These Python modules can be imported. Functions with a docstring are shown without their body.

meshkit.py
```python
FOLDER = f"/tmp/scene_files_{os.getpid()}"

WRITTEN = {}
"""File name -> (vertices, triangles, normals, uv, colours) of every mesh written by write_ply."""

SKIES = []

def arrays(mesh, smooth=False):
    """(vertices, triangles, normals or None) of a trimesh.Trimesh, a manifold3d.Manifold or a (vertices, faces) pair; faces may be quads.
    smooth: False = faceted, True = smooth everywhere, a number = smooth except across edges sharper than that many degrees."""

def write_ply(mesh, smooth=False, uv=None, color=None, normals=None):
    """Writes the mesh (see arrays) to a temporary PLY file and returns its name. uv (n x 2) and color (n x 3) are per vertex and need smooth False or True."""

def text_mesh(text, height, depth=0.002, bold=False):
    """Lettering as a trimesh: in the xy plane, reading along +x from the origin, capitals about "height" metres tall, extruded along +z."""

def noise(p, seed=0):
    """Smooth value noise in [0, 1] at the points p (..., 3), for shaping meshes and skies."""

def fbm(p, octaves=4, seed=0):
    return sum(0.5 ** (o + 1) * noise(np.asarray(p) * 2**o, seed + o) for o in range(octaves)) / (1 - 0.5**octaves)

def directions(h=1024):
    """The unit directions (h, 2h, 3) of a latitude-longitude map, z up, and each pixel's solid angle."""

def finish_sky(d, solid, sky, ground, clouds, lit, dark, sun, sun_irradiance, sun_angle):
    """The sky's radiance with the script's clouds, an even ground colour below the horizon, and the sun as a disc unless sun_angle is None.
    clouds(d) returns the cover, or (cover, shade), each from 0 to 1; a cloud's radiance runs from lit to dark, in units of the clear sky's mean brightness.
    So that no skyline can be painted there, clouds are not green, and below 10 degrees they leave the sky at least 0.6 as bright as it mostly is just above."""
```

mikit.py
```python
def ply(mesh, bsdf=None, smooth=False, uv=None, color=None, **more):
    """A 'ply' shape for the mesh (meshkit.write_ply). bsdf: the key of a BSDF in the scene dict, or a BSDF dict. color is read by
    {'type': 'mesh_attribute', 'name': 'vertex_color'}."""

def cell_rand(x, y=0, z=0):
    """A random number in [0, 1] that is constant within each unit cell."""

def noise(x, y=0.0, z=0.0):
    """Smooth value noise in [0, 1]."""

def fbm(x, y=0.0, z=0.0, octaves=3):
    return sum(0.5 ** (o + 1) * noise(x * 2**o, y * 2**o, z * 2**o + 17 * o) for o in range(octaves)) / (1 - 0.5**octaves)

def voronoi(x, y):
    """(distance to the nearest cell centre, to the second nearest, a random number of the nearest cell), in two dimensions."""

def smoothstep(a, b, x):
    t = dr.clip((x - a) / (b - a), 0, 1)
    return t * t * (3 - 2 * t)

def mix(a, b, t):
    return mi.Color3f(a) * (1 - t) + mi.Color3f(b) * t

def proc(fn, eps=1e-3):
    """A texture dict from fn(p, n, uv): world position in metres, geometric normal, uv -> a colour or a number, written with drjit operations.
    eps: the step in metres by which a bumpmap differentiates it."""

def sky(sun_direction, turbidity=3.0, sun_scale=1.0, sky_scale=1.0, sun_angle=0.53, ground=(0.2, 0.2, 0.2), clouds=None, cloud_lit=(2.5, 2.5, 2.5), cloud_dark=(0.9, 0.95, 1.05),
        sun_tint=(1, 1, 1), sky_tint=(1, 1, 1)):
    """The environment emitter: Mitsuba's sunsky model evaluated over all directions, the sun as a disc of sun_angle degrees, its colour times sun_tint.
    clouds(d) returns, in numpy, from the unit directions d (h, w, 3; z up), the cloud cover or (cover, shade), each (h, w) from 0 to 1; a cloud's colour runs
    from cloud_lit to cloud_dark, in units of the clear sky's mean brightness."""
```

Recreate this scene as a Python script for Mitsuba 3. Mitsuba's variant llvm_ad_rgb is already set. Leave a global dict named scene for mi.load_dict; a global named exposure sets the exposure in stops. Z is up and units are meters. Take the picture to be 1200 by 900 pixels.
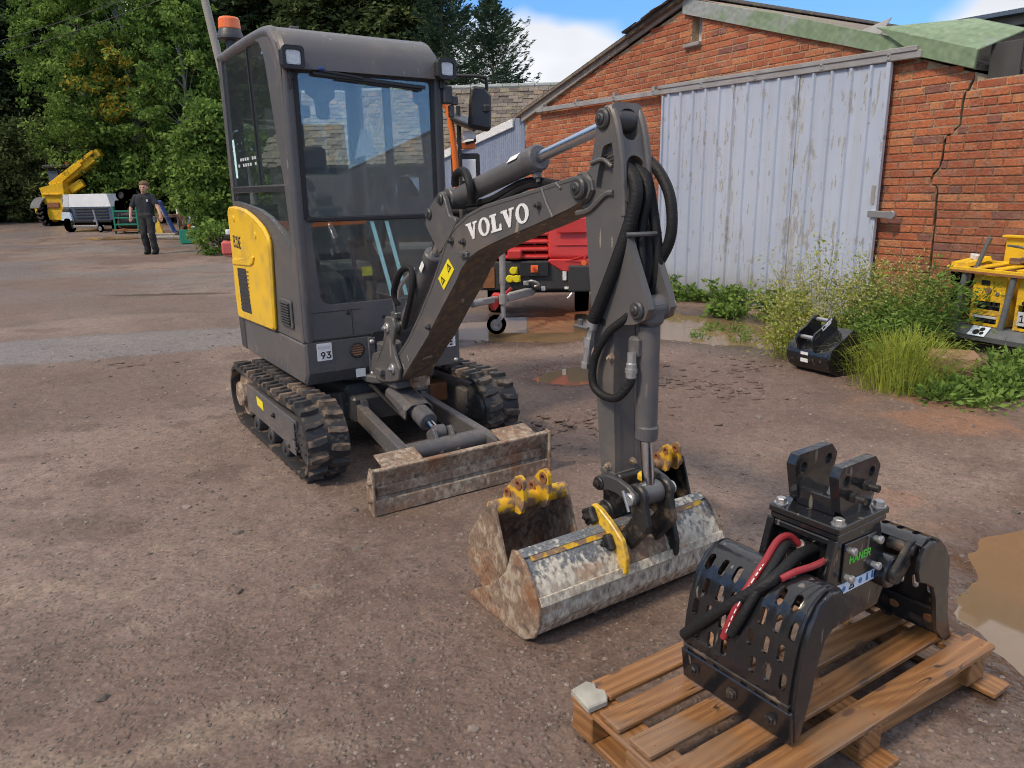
import math, random
import numpy as np, trimesh, manifold3d, shapely
import shapely.geometry as sg
import drjit as dr
import mitsuba as mi, mikit, meshkit
from mikit import noise, fbm, voronoi, smoothstep, mix, cell_rand
from mitsuba import ScalarTransform4f as T

random.seed(7); RNG = np.random.default_rng(7)
scene, labels = {}, {}

# ------------------------------------------------------------------ camera, sky, exposure
EYE = np.array([0, 0, 1.5]); PITCH = math.atan(224 / 870); ROLL = math.radians(0.9)
fw = np.array([0, math.cos(PITCH), -math.sin(PITCH)]); r0 = np.array([1., 0, 0]); u0 = np.cross(r0, fw)
upv = math.cos(ROLL) * u0 + math.sin(ROLL) * r0
scene['camera'] = {'type': 'perspective', 'fov': math.degrees(2 * math.atan(600 / 870)), 'fov_axis': 'x', 'near_clip': 0.05, 'far_clip': 600.0,
                   'to_world': T().look_at(origin=EYE.tolist(), target=(EYE + fw).tolist(), up=upv.tolist())}

def clouds(d):
    q = d / (0.35 + np.maximum(d[..., 2:], 0.02))
    n = meshkit.fbm(q * np.array([1.5, 1.5, 1.0]) + np.array([-19.996, 12.723, 9.82]), 5, 3)
    m = meshkit.fbm(q * 3.2 + 9.0, 4, 11)
    cover = np.clip((n - 0.425) / 0.08, 0, 1) ** 1.3
    return cover, np.clip((m - 0.45) * 1.6, 0, 0.75) * cover

scene['sky'] = mikit.sky((-0.55, -0.42, 0.78), turbidity=3, sun_scale=0.34, sun_angle=9, clouds=clouds, cloud_lit=(2.15, 2.2, 2.32), cloud_dark=(1.1, 1.17, 1.28), ground=(0.15, 0.12, 0.11), sky_tint=(0.60, 0.88, 1.12))
exposure = 2.45

# ------------------------------------------------------------------ frames
def frame(o, ex, ey):
    ex = np.asarray(ex, float); ex = ex / np.linalg.norm(ex)
    ey = np.asarray(ey, float); ey = ey - ex * (ey @ ex); ey = ey / np.linalg.norm(ey)
    m = np.eye(4); m[:3, 0], m[:3, 1], m[:3, 2], m[:3, 3] = ex, ey, np.cross(ex, ey), o
    return m
Zv = np.array([0, 0, 1.])
YAW = math.radians(33.4)
MO = np.array([-.924, 4.631, 0]); MF = np.array([math.sin(YAW), -math.cos(YAW), 0]); ML = np.array([math.cos(YAW), math.sin(YAW), 0])
MACH = frame(MO, MF, ML)                     # excavator: x forward, y to its left, z up
SIDE = np.eye(4); SIDE[:3, 0], SIDE[:3, 1], SIDE[:3, 2] = (1, 0, 0), (0, 0, 1), (0, -1, 0)   # local xy -> (x,z), extrusion -> -y
FRONT = np.eye(4); FRONT[:3, 0], FRONT[:3, 1], FRONT[:3, 2] = (0, 1, 0), (0, 0, 1), (1, 0, 0)  # local xy -> (y,z), extrusion -> +x

# ------------------------------------------------------------------ mesh helpers
def tm(v, f): return trimesh.Trimesh(np.asarray(v, float), np.asarray(f, int), process=False)
def xf(mesh, m):
    mesh = mesh.copy(); mesh.apply_transform(m); return mesh
def cat(*ms):
    ms = [m for g in ms for m in (g if isinstance(g, (list, tuple)) else [g])]
    return trimesh.util.concatenate(ms)
def box(c, s, ch=0.004, m=None):
    s = np.asarray(s, float) / 2; ch = min(ch, s.min() * 0.6)
    if ch <= 0:
        b = trimesh.creation.box(extents=2 * s)
    else:
        pts = []
        for sx in (-1, 1):
            for sy in (-1, 1):
                for sz in (-1, 1):
                    g = np.array([sx, sy, sz])
                    for k in range(3):
                        o = s - ch; o[k] = s[k]; pts.append(g * o)
        b = trimesh.convex.convex_hull(np.array(pts))
    b.apply_translation(c)
    return xf(b, m) if m is not None else b
def hull(pts): return trimesh.convex.convex_hull(np.asarray(pts, float))
def obox(p0, p1, w, h, up=(0, 0, 1), ch=0.003):
    """a bar of width w and height h from p0 to p1"""
    p0, p1 = np.asarray(p0, float), np.asarray(p1, float); d = p1 - p0; L = np.linalg.norm(d)
    up = np.asarray(up, float)
    if abs(d @ up) / L > 0.98: up = np.array([1., 0, 0])
    m = frame((p0 + p1) / 2, d, np.cross(up, d))
    return box((0, 0, 0), (L, w, h), ch, m)
def cyl(p0, p1, r, n=16, r2=None, ch=0.0):
    p0, p1 = np.asarray(p0, float), np.asarray(p1, float); d = p1 - p0; L = np.linalg.norm(d); d = d / L
    a = np.cross(d, [0, 0, 1] if abs(d[2]) < 0.9 else [1, 0, 0]); a /= np.linalg.norm(a); b = np.cross(d, a)
    r2 = r if r2 is None else r2
    rings = [(0, r - ch), (ch, r), (L - ch, r2), (L, r2 - ch)] if ch > 0 else [(0, r), (L, r2)]
    t = np.arange(n) * 2 * np.pi / n; ring = np.cos(t)[:, None] * a + np.sin(t)[:, None] * b
    v = np.vstack([p0 + d * h + ring * rr for h, rr in rings] + [p0[None], p1[None]]); f = []
    k = len(rings); i = np.arange(n); j = (i + 1) % n
    for q in range(k - 1):
        f += [np.stack([q * n + i, q * n + j, (q + 1) * n + j], 1), np.stack([q * n + i, (q + 1) * n + j, (q + 1) * n + i], 1)]
    f += [np.stack([j, i, i * 0 + k * n], 1), np.stack([(k - 1) * n + i, (k - 1) * n + j, i * 0 + k * n + 1], 1)]
    return tm(v, np.vstack(f))
def spline(pts, n=8):
    p = np.asarray(pts, float); p = np.vstack([2 * p[0] - p[1], p, 2 * p[-1] - p[-2]]); out = []
    for i in range(1, len(p) - 2):
        for t in np.linspace(0, 1, n, endpoint=False):
            a, b, c, d = p[i - 1:i + 3]
            out.append(0.5 * (2 * b + (c - a) * t + (2 * a - 5 * b + 4 * c - d) * t * t + (3 * b - a - 3 * c + d) * t ** 3))
    return np.array(out + [p[-2]])
def tube(path, r, n=10, caps=True):
    p = np.asarray(path, float); k = len(p); r = np.broadcast_to(r, (k,))
    d = np.gradient(p, axis=0); d /= np.linalg.norm(d, axis=1, keepdims=True) + 1e-12
    a = np.cross(d[0], [0.1, 0.2, 1]); a /= np.linalg.norm(a); t = np.arange(n) * 2 * np.pi / n; v = []
    for q in range(k):
        a = a - d[q] * (a @ d[q]); a /= np.linalg.norm(a); b = np.cross(d[q], a)
        v.append(p[q] + r[q] * (np.cos(t)[:, None] * a + np.sin(t)[:, None] * b))
    i = np.arange(n); j = (i + 1) % n; f = []
    for q in range(k - 1):
        f += [np.stack([q * n + i, q * n + j, (q + 1) * n + j], 1), np.stack([q * n + i, (q + 1) * n + j, (q + 1) * n + i], 1)]
    v = np.vstack(v)
    if caps:
        v = np.vstack([v, p[0], p[-1]])
        f += [np.stack([j, i, i * 0 + k * n], 1), np.stack([(k - 1) * n + i, (k - 1) * n + j, i * 0 + k * n + 1], 1)]
    return tm(v, np.vstack(f))
def prism(poly, h0, h1, ch=0.0, m=None):
    """polygon (list of xy, or shapely) extruded along local z from h0 to h1, edges chamfered by ch"""
    if not isinstance(poly, (list, tuple, np.ndarray)):
        g = [poly] if poly.geom_type == 'Polygon' else list(poly.geoms)
        out = cat([trimesh.creation.extrude_polygon(q, h1 - h0, engine='earcut') for q in g]); out.apply_translation((0, 0, h0))
    else:
        p = np.asarray(poly, float)
        if sg.Polygon(p).exterior.is_ccw is False: p = p[::-1]
        n = len(p)
        if ch <= 0:
            out = trimesh.creation.extrude_polygon(sg.Polygon(p), h1 - h0, engine='earcut'); out.apply_translation((0, 0, h0))
        else:
            e = np.roll(p, -1, 0) - p; e /= np.linalg.norm(e, axis=1, keepdims=True) + 1e-12
            nrm = np.stack([-e[:, 1], e[:, 0]], 1); pn = np.roll(nrm, 1, 0)
            mv = nrm + pn; mv /= np.maximum((mv * nrm).sum(1, keepdims=True), 0.35)
            q = p + mv * ch
            tv, tf = trimesh.creation.triangulate_polygon(sg.Polygon(p), engine='earcut')
            tf = np.asarray(tf)[:, :3]
            idx = np.array([np.argmin(((p - x) ** 2).sum(1)) for x in np.asarray(tv)[:, :2]]); tf = idx[tf]
            a, b, c = p[tf[:, 0]], p[tf[:, 1]], p[tf[:, 2]]
            area = (b[:, 0] - a[:, 0]) * (c[:, 1] - a[:, 1]) - (b[:, 1] - a[:, 1]) * (c[:, 0] - a[:, 0])
            tf[area < 0] = tf[area < 0][:, ::-1]
            z = lambda xy, h: np.column_stack([xy, np.full(len(xy), h)])
            v = np.vstack([z(q, h0), z(p, h0 + ch), z(p, h1 - ch), z(q, h1)]); i = np.arange(n); j = (i + 1) % n; f = [tf[:, ::-1], tf + 3 * n]
            for k in range(3):
                f += [np.stack([k * n + i, k * n + j, (k + 1) * n + j], 1), np.stack([k * n + i, (k + 1) * n + j, (k + 1) * n + i], 1)]
            out = tm(v, np.vstack(f))
    return xf(out, m) if m is not None else out
def sprism(poly, b0, b1, ch=0.0): return prism(poly, -b1, -b0, ch, SIDE)     # side profile (x,z), from y=b0 to y=b1
def fprism(poly, a0, a1, ch=0.0): return prism(poly, a0, a1, ch, FRONT)       # front profile (y,z), from x=a0 to x=a1
def rrect(x0, y0, x1, y1, r, n=4):
    out = []
    for cx, cy, a in ((x1 - r, y0 + r, -90), (x1 - r, y1 - r, 0), (x0 + r, y1 - r, 90), (x0 + r, y0 + r, 180)):
        for t in np.linspace(a, a + 90, n): out.append((cx + r * math.cos(math.radians(t)), cy + r * math.sin(math.radians(t))))
    return out
def roundpoly(p, r, n=4):
    """round the corners of a polygon"""
    g = sg.Polygon(p).buffer(-r, join_style=1, quad_segs=n).buffer(2 * r, join_style=1, quad_segs=n).buffer(-r, join_style=1, quad_segs=n)
    return np.array(g.exterior.coords)[:-1]
def hexbolt(p, d, r, h):
    return cat(cyl(p, np.asarray(p) + np.asarray(d) * h, r, 6, ch=r * 0.12), cyl(np.asarray(p), np.asarray(p) + np.asarray(d) * h * 0.25, r * 1.35, 14), cyl(p, np.asarray(p) + np.asarray(d) * h * 1.5, r * 0.5, 8))
def ico(c, r, sub=2, s=(1, 1, 1)):
    m = trimesh.creation.icosphere(subdivisions=sub, radius=r); m.vertices = m.vertices * np.asarray(s) + np.asarray(c); return m
def lathe(prof, n=24, m=None):
    p = np.asarray(prof, float); k = len(p); t = np.arange(n) * 2 * np.pi / n
    v = np.vstack([np.column_stack([r * np.cos(t), r * np.sin(t), np.full(n, z)]) for r, z in p]); i = np.arange(n); j = (i + 1) % n; f = []
    for q in range(k - 1):
        f += [np.stack([q * n + i, q * n + j, (q + 1) * n + j], 1), np.stack([q * n + i, (q + 1) * n + j, (q + 1) * n + i], 1)]
    out = tm(v, np.vstack(f)); return xf(out, m) if m is not None else out
def align(p0, d):
    d = np.asarray(d, float); a = np.cross([0.3, 1, 0.1] if abs(d[1]) < .8 * np.linalg.norm(d) else [1, 0, 0], d)
    return frame(p0, a, np.cross(d, a))

# ------------------------------------------------------------------ scene helpers
def numbered(key):
    if key not in scene and key not in labels: return key
    k = 1
    while f'{key}_{k:03d}' in scene or f'{key}_{k:03d}' in labels: k += 1
    return f'{key}_{k:03d}'
def add(name, mesh, mat, parent=None, smooth=30, m=None, uv=None, label=None, cat_=None, group=None, kind=None):
    key = numbered(f'{parent}__{name}' if parent else name)
    if m is not None: mesh = xf(mesh, m)
    if uv is not None:
        uv = np.broadcast_to(np.asarray(uv, float), (len(mesh.vertices), 2)); smooth = smooth if isinstance(smooth, bool) else False
    scene[key] = mikit.ply(mesh, mat, smooth=smooth, uv=uv)
    lab = {k: v for k, v in (('label', label), ('category', cat_), ('group', group), ('kind', kind)) if v}
    if lab: labels[key] = lab
    return key
def thing(name, label, cat_, group=None):
    key = numbered(name); labels[key] = {'label': label, 'category': cat_}
    if group: labels[key]['group'] = group
    return key

# ------------------------------------------------------------------ materials
def mat(key, d): scene[key] = d; return key
def pr(base, rough=0.5, **k):
    b = base if isinstance(base, dict) else {'type': 'rgb', 'value': list(base)}
    r = rough
    return {'type': 'principled', 'base_color': b, 'roughness': r, **k}
def two(d): return {'type': 'twosided', 'bsdf': d}
def bump(d, fn, scale=1.0, eps=1e-3): return {'type': 'bumpmap', 'arbitrary': mikit.proc(fn, eps), 'scale': scale, 'bsdf': d}
C = lambda *a: mi.Color3f(*a)

PUD = [(2.45, 2.42, 0.98, 0.62, 0.75, 0.05), (2.05, 8.30, 0.80, 1.60, 0.53, 0.04), (0.20, 8.5, 1.25, 0.85, 0.2, 0.04), (0.70, 6.20, 0.62, 0.34, 0.4, 0.035), (-5.6, 11.9, 0.8, 0.13, 0.0, 0.03)]
def pud_mask(p):
    m = mi.Float(9.0)
    for cx, cy, rx, ry, a, d in PUD:
        u = (p.x - cx) * math.cos(a) + (p.y - cy) * math.sin(a); v = -(p.x - cx) * math.sin(a) + (p.y - cy) * math.cos(a)
        m = dr.minimum(m, dr.sqrt(dr.square(u / rx) + dr.square(v / ry)))
    return smoothstep(1.65, 1.0, m + 0.7 * (fbm(p.x * 2.2, p.y * 2.2, 9.0, 4) - 0.5))
def ground_col(p, n, uv):
    big = fbm(p.x * 0.55 + 3, p.y * 0.55, 0.0, 4); mid = fbm(p.x * 3.1, p.y * 3.1, 5.0, 3); fine = noise(p.x * 140, p.y * 140, 2.0); f2 = noise(p.x * 55, p.y * 55, 7.0); f3 = noise(p.x * 22, p.y * 22, 8.0)
    c = mix(C(0.128, 0.085, 0.067), C(0.190, 0.136, 0.110), smoothstep(0.3, 0.7, big))
    c = mix(c, C(0.104, 0.068, 0.052), smoothstep(0.5, 0.72, mid) * 0.7)
    rusty = smoothstep(0.60, 0.74, fbm(p.x * 1.3 + 11, p.y * 1.3 + 4, 1.0, 4)) * smoothstep(1.2, 2.6, p.x) * smoothstep(8.0, 4.0, p.y)
    c = mix(c, C(0.235, 0.115, 0.060), rusty * 0.7)
    d1, d2, w = voronoi(p.x * 46 + 2.0 * noise(p.x * 9, p.y * 9, 1), p.y * 46)
    stone = smoothstep(0.42, 0.25, d1) * dr.select(w > 0.72, 1.0, 0.0)
    tone = mix(C(0.08, 0.066, 0.058), C(0.21, 0.175, 0.155), cell_rand(dr.floor(w * 5000), 3, 1))
    c = mix(c, tone, stone * 0.55)
    sandy = smoothstep(0.56, 0.70, 0.45 * fbm(p.x * 1.1 + 31, p.y * 2.3 + 8, 2.0, 5) + 0.55 * fbm(p.x * 5.1 + 3, p.y * 7.3 + 8, 2.0, 5)) * smoothstep(-0.2, -0.7, p.x) * smoothstep(5.2, 3.6, p.y)
    c = mix(c, C(0.40, 0.32, 0.235), sandy * 0.18)
    sky_sheen = wet_sheen_mask(p); c = mix(c, C(0.185, 0.178, 0.192), sky_sheen * 0.62)  # bluish sky sheen on the wet band, painted into the base colour
    pu = pud_mask(p); c = mix(c, c * C(0.50, 0.46, 0.42), pu)
    return c * (0.50 + 0.46 * fine + 0.32 * f2 + 0.22 * f3)
def wet_sheen_mask(p):
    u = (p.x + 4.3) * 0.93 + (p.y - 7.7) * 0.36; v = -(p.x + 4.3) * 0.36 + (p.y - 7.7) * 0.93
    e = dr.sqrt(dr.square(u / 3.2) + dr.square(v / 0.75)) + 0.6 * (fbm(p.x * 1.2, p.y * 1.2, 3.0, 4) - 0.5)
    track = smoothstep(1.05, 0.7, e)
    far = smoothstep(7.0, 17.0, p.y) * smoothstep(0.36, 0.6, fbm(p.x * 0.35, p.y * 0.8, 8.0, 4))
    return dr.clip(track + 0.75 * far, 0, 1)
def ground_rough(p, n, uv):
    w = wet_sheen_mask(p); q = fbm(p.x * 2.4, p.y * 2.4, 4.0, 3)
    return dr.maximum(0.2, 0.66 - 0.40 * w - 0.12 * smoothstep(0.5, 0.7, q) - 0.30 * pud_mask(p))
def ground_bump(p, n, uv):
    d1, d2, w = voronoi(p.x * 46 + 2.0 * noise(p.x * 9, p.y * 9, 1), p.y * 46)
    st = smoothstep(0.5, 0.1, d1) * (0.15 + 0.85 * dr.select(w > 0.6, w, 0.0))
    k = 1.0
    return (0.0060 * st + 0.014 * fbm(p.x * 17, p.y * 17, 1.0, 5) + 0.012 * noise(p.x * 6, p.y * 6, 9.0)) * k
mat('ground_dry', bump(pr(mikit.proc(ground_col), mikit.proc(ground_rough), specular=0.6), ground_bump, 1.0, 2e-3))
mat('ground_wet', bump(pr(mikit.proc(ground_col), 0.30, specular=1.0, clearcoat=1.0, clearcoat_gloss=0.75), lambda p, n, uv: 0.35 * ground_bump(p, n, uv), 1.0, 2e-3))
mat('ground_mud', {'type': 'blendbsdf', 'weight': mikit.proc(lambda p, n, uv: dr.clip(wet_sheen_mask(p) + 0.5 * pud_mask(p), 0, 1)), 'a': {'type': 'ref', 'id': 'ground_dry'}, 'b': {'type': 'ref', 'id': 'ground_wet'}})
def puddle_col(p, n, uv):
    return mix(C(0.21, 0.135, 0.072), C(0.155, 0.110, 0.068), fbm(p.x * 1.5, p.y * 1.5, 2.0, 3))
mat('puddle_water', pr(mikit.proc(puddle_col), 0.03, specular=1.0))

def brick_col(p, n, uv):
    t = uv.x; q = fbm(p.x * 14, p.y * 14, p.z * 14, 3); s = noise(p.x * 60, p.y * 60, p.z * 60)
    c = mix(C(0.32, 0.088, 0.042), C(0.44, 0.140, 0.060), smoothstep(0.0, 0.75, t))
    c = mix(c, C(0.22, 0.090, 0.070), smoothstep(0.92, 0.96, t))
    c = mix(c, C(0.47, 0.19, 0.085), smoothstep(0.62, 0.70, t) * smoothstep(0.78, 0.72, t))
    c = mix(c, C(0.30, 0.17, 0.12), smoothstep(0.55, 0.72, q) * 0.6); c = mix(c, C(0.16, 0.07, 0.05), smoothstep(0.55, 0.8, fbm(p.x * 45, p.y * 45, p.z * 45, 3)) * 0.6)
    grime = smoothstep(0.45, 0.7, fbm(p.x * 1.1, p.y * 1.1, p.z * 1.6, 4))
    c = mix(c, c * 0.55 + C(0.03, 0.025, 0.02), grime * 0.6)
    c = mix(c, C(0.15, 0.115, 0.085), smoothstep(0.55, 0.0, p.z + 0.5 * (q - 0.5)) * 0.6)
    return c * (0.72 + 0.5 * s)
def rough_bump(p, n, uv): return 0.004 * fbm(p.x * 40, p.y * 40, p.z * 40, 3)
mat('brick', bump(pr(mikit.proc(brick_col), 0.85), rough_bump))
def mortar_col(p, n, uv):
    q = fbm(p.x * 5, p.y * 5, p.z * 9, 3); hi = smoothstep(1.7, 2.5, p.z + 0.6 * (q - 0.5))
    return mix(C(0.16, 0.085, 0.052), C(0.40, 0.31, 0.20), 0.25 + 0.75 * hi) * (0.6 + 0.6 * noise(p.x * 50, p.y * 50, p.z * 50))
mat('mortar', bump(pr(mikit.proc(mortar_col), 0.95), rough_bump))
def door_col(p, n, uv):
    along = p.x * 0.504 - p.y * 0.864; s = along + 8.36
    base = mix(C(0.365, 0.42, 0.525), C(0.43, 0.485, 0.585), fbm(s * 2, p.z * 0.6, 1.0, 3))
    k = fbm(s * 26, p.z * 6.5, 2.0, 6) * 0.72 + 0.28 * fbm(s * 5, p.z * 1.1, 4.0, 3); bias = 0.16 * smoothstep(0.18, 0.02, dr.abs(s - 2.17)) + 0.09 * smoothstep(0.06, 0.0, dr.abs(s - 1.23)) + 0.03 * smoothstep(0.9, 2.3, p.z) + 0.03 * smoothstep(0.6, 2.6, s)
    peel = smoothstep(0.656, 0.672, k + bias)
    c = mix(base, mix(C(0.25, 0.26, 0.29), C(0.40, 0.41, 0.42), noise(s * 60, p.z * 22, 3.0)), peel)
    streak = smoothstep(0.5, 0.75, fbm(s * 22, p.z * 0.5, 6.0, 3)) * 0.25
    c = mix(c, C(0.30, 0.29, 0.28), streak * 0.6)
    splash = smoothstep(0.55, 0.05, p.z + 0.25 * (fbm(s * 6, p.z * 6, 4.0, 3) - 0.5))
    return mix(c, C(0.20, 0.16, 0.13), splash * 0.55)
mat('door_paint', pr(mikit.proc(door_col), 0.55))
mat('clad_blue', pr(mikit.proc(lambda p, n, uv: mix(C(0.17, 0.215, 0.32), C(0.25, 0.29, 0.38), fbm(p.x * 9, p.y * 9, p.z * 1.5, 4))), 0.6))
def alu_col(p, n, uv): return mix(C(0.36, 0.36, 0.36), mix(C(0.24, 0.20, 0.17), C(0.44, 0.44, 0.45), noise(p.x * 7, p.y * 7, p.z * 7)), fbm(p.x * 16, p.y * 16, p.z * 16, 3))
mat('weathered_metal', pr(mikit.proc(alu_col), 0.5, metallic=0.3))
def flash_col(p, n, uv):
    q = fbm(p.x * 3.0, p.y * 3.0, p.z * 5.0, 4)
    right = smoothstep(0.2, 3.2, (p.x - 2.321) * 0.504 - (p.y - 11.033) * 0.864 + 1.2 * (q - 0.5))
    st = fbm(p.x * 16, p.y * 16, p.z * 3.0, 4); g = mix(C(0.30, 0.33, 0.33), mix(C(0.13, 0.21, 0.11), C(0.24, 0.31, 0.20), st), smoothstep(0.34, 0.62, q * 0.5 + 0.30 * right + 0.25 * st))
    return g * (0.75 + 0.4 * noise(p.x * 25, p.y * 25, p.z * 25))
mat('mossy_sheet', pr(mikit.proc(flash_col), 0.6))
def slate_col(p, n, uv):
    t = uv.x; q = fbm(p.x * 6, p.y * 6, p.z * 6, 3)
    c = mix(C(0.085, 0.072, 0.062), C(0.215, 0.180, 0.150), t); c = mix(c, C(0.22, 0.19, 0.11), smoothstep(0.52, 0.68, q) * 0.6); c = mix(c, C(0.26, 0.13, 0.06), smoothstep(0.90, 0.97, t) * 0.6)
    return c * (0.7 + 0.5 * noise(p.x * 30, p.y * 30, p.z * 30))
mat('slate', pr(mikit.proc(slate_col), 0.75))
mat('dark_board', pr(mikit.proc(lambda p, n, uv: mix(C(0.022, 0.022, 0.025), C(0.075, 0.073, 0.073), fbm(p.x * 5, p.y * 5, p.z * 1.5, 4))), 0.8))
mat('felt', pr(mikit.proc(lambda p, n, uv: mix(C(0.20, 0.20, 0.20), C(0.33, 0.32, 0.30), fbm(p.x * 4, p.y * 4, p.z * 4, 4))), 0.85))

def paint_dirt(p, base, k=1.0):
    d = fbm(p.x * 7, p.y * 7, p.z * 7, 4); sp = noise(p.x * 70, p.y * 70, p.z * 70)
    c = mix(base, C(0.20, 0.155, 0.125), smoothstep(0.50, 0.75, d) * 0.35 * k)
    low = smoothstep(0.75, 0.35, p.z + 0.35 * (d - 0.5))
    c = mix(c, C(0.19, 0.15, 0.12), low * smoothstep(0.45, 0.75, sp * 0.55 + d * 0.5) * 0.55 * k)
    return c
def grey_col(p, n, uv):
    c = paint_dirt(p, C(0.096, 0.094, 0.099), 0.7); s = fbm(p.x * 38 + 4, p.y * 38, p.z * 6, 4); run = smoothstep(0.52, 0.75, fbm(p.x * 30, p.y * 30, p.z * 1.6, 3))
    c = mix(c, C(0.155, 0.135, 0.12), run * 0.10)
    return mix(c, C(0.24, 0.21, 0.18), smoothstep(0.73, 0.78, s) * 0.5)
mat('grey_paint', pr(mikit.proc(grey_col), 0.42, specular=0.45))
def boom_col(p, n, uv):
    c = paint_dirt(p, C(0.096, 0.093, 0.094), 1.0)
    s = fbm(p.x * 40, p.y * 40, p.z * 9, 5)
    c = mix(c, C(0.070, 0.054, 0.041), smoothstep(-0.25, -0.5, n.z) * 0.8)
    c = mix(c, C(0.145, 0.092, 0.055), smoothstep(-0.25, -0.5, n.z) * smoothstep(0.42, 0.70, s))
    sc = smoothstep(0.735, 0.76, fbm(p.x * 30 + 4, p.y * 30, p.z * 3, 4)); return mix(c, C(0.30, 0.26, 0.21), sc * 0.8)
mat('boom_paint', pr(mikit.proc(boom_col), 0.45, specular=0.45))
def yellow_col(p, n, uv): return paint_dirt(p, mix(C(0.78, 0.485, 0.018), C(0.70, 0.43, 0.025), fbm(p.x * 8, p.y * 8, p.z * 8, 3)), 0.8)
mat('yellow_paint', pr(mikit.proc(yellow_col), 0.35, specular=0.5, clearcoat=0.3, clearcoat_gloss=0.8))
def mudsteel_col(p, n, uv):
    a = fbm(p.x * 9, p.y * 9, p.z * 9, 4); b = fbm(p.x * 60, p.y * 60, p.z * 28, 4); f = noise(p.x * 170, p.y * 170, p.z * 90)
    c = mix(C(0.185, 0.125, 0.090), C(0.32, 0.235, 0.165), smoothstep(0.25, 0.75, a * 0.5 + b * 0.5)); c = mix(c, C(0.41, 0.355, 0.28), smoothstep(0.45, 0.72, b + 0.5 * (a - 0.5)) * 0.75)
    c = mix(c, C(0.23, 0.095, 0.038), smoothstep(0.48, 0.75, fbm(p.x * 5 + 7, p.y * 5, p.z * 5, 5)) * 0.7)
    return mix(c, C(0.075, 0.062, 0.055), smoothstep(0.55, 0.75, fbm(p.x * 34, p.y * 34, p.z * 34 + 5, 4)) * 0.6) * (0.75 + 0.45 * f)
mat('muddy_steel', bump(pr(mikit.proc(mudsteel_col), 0.65), lambda p, n, uv: 0.006 * fbm(p.x * 30, p.y * 30, p.z * 30, 3)))
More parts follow.
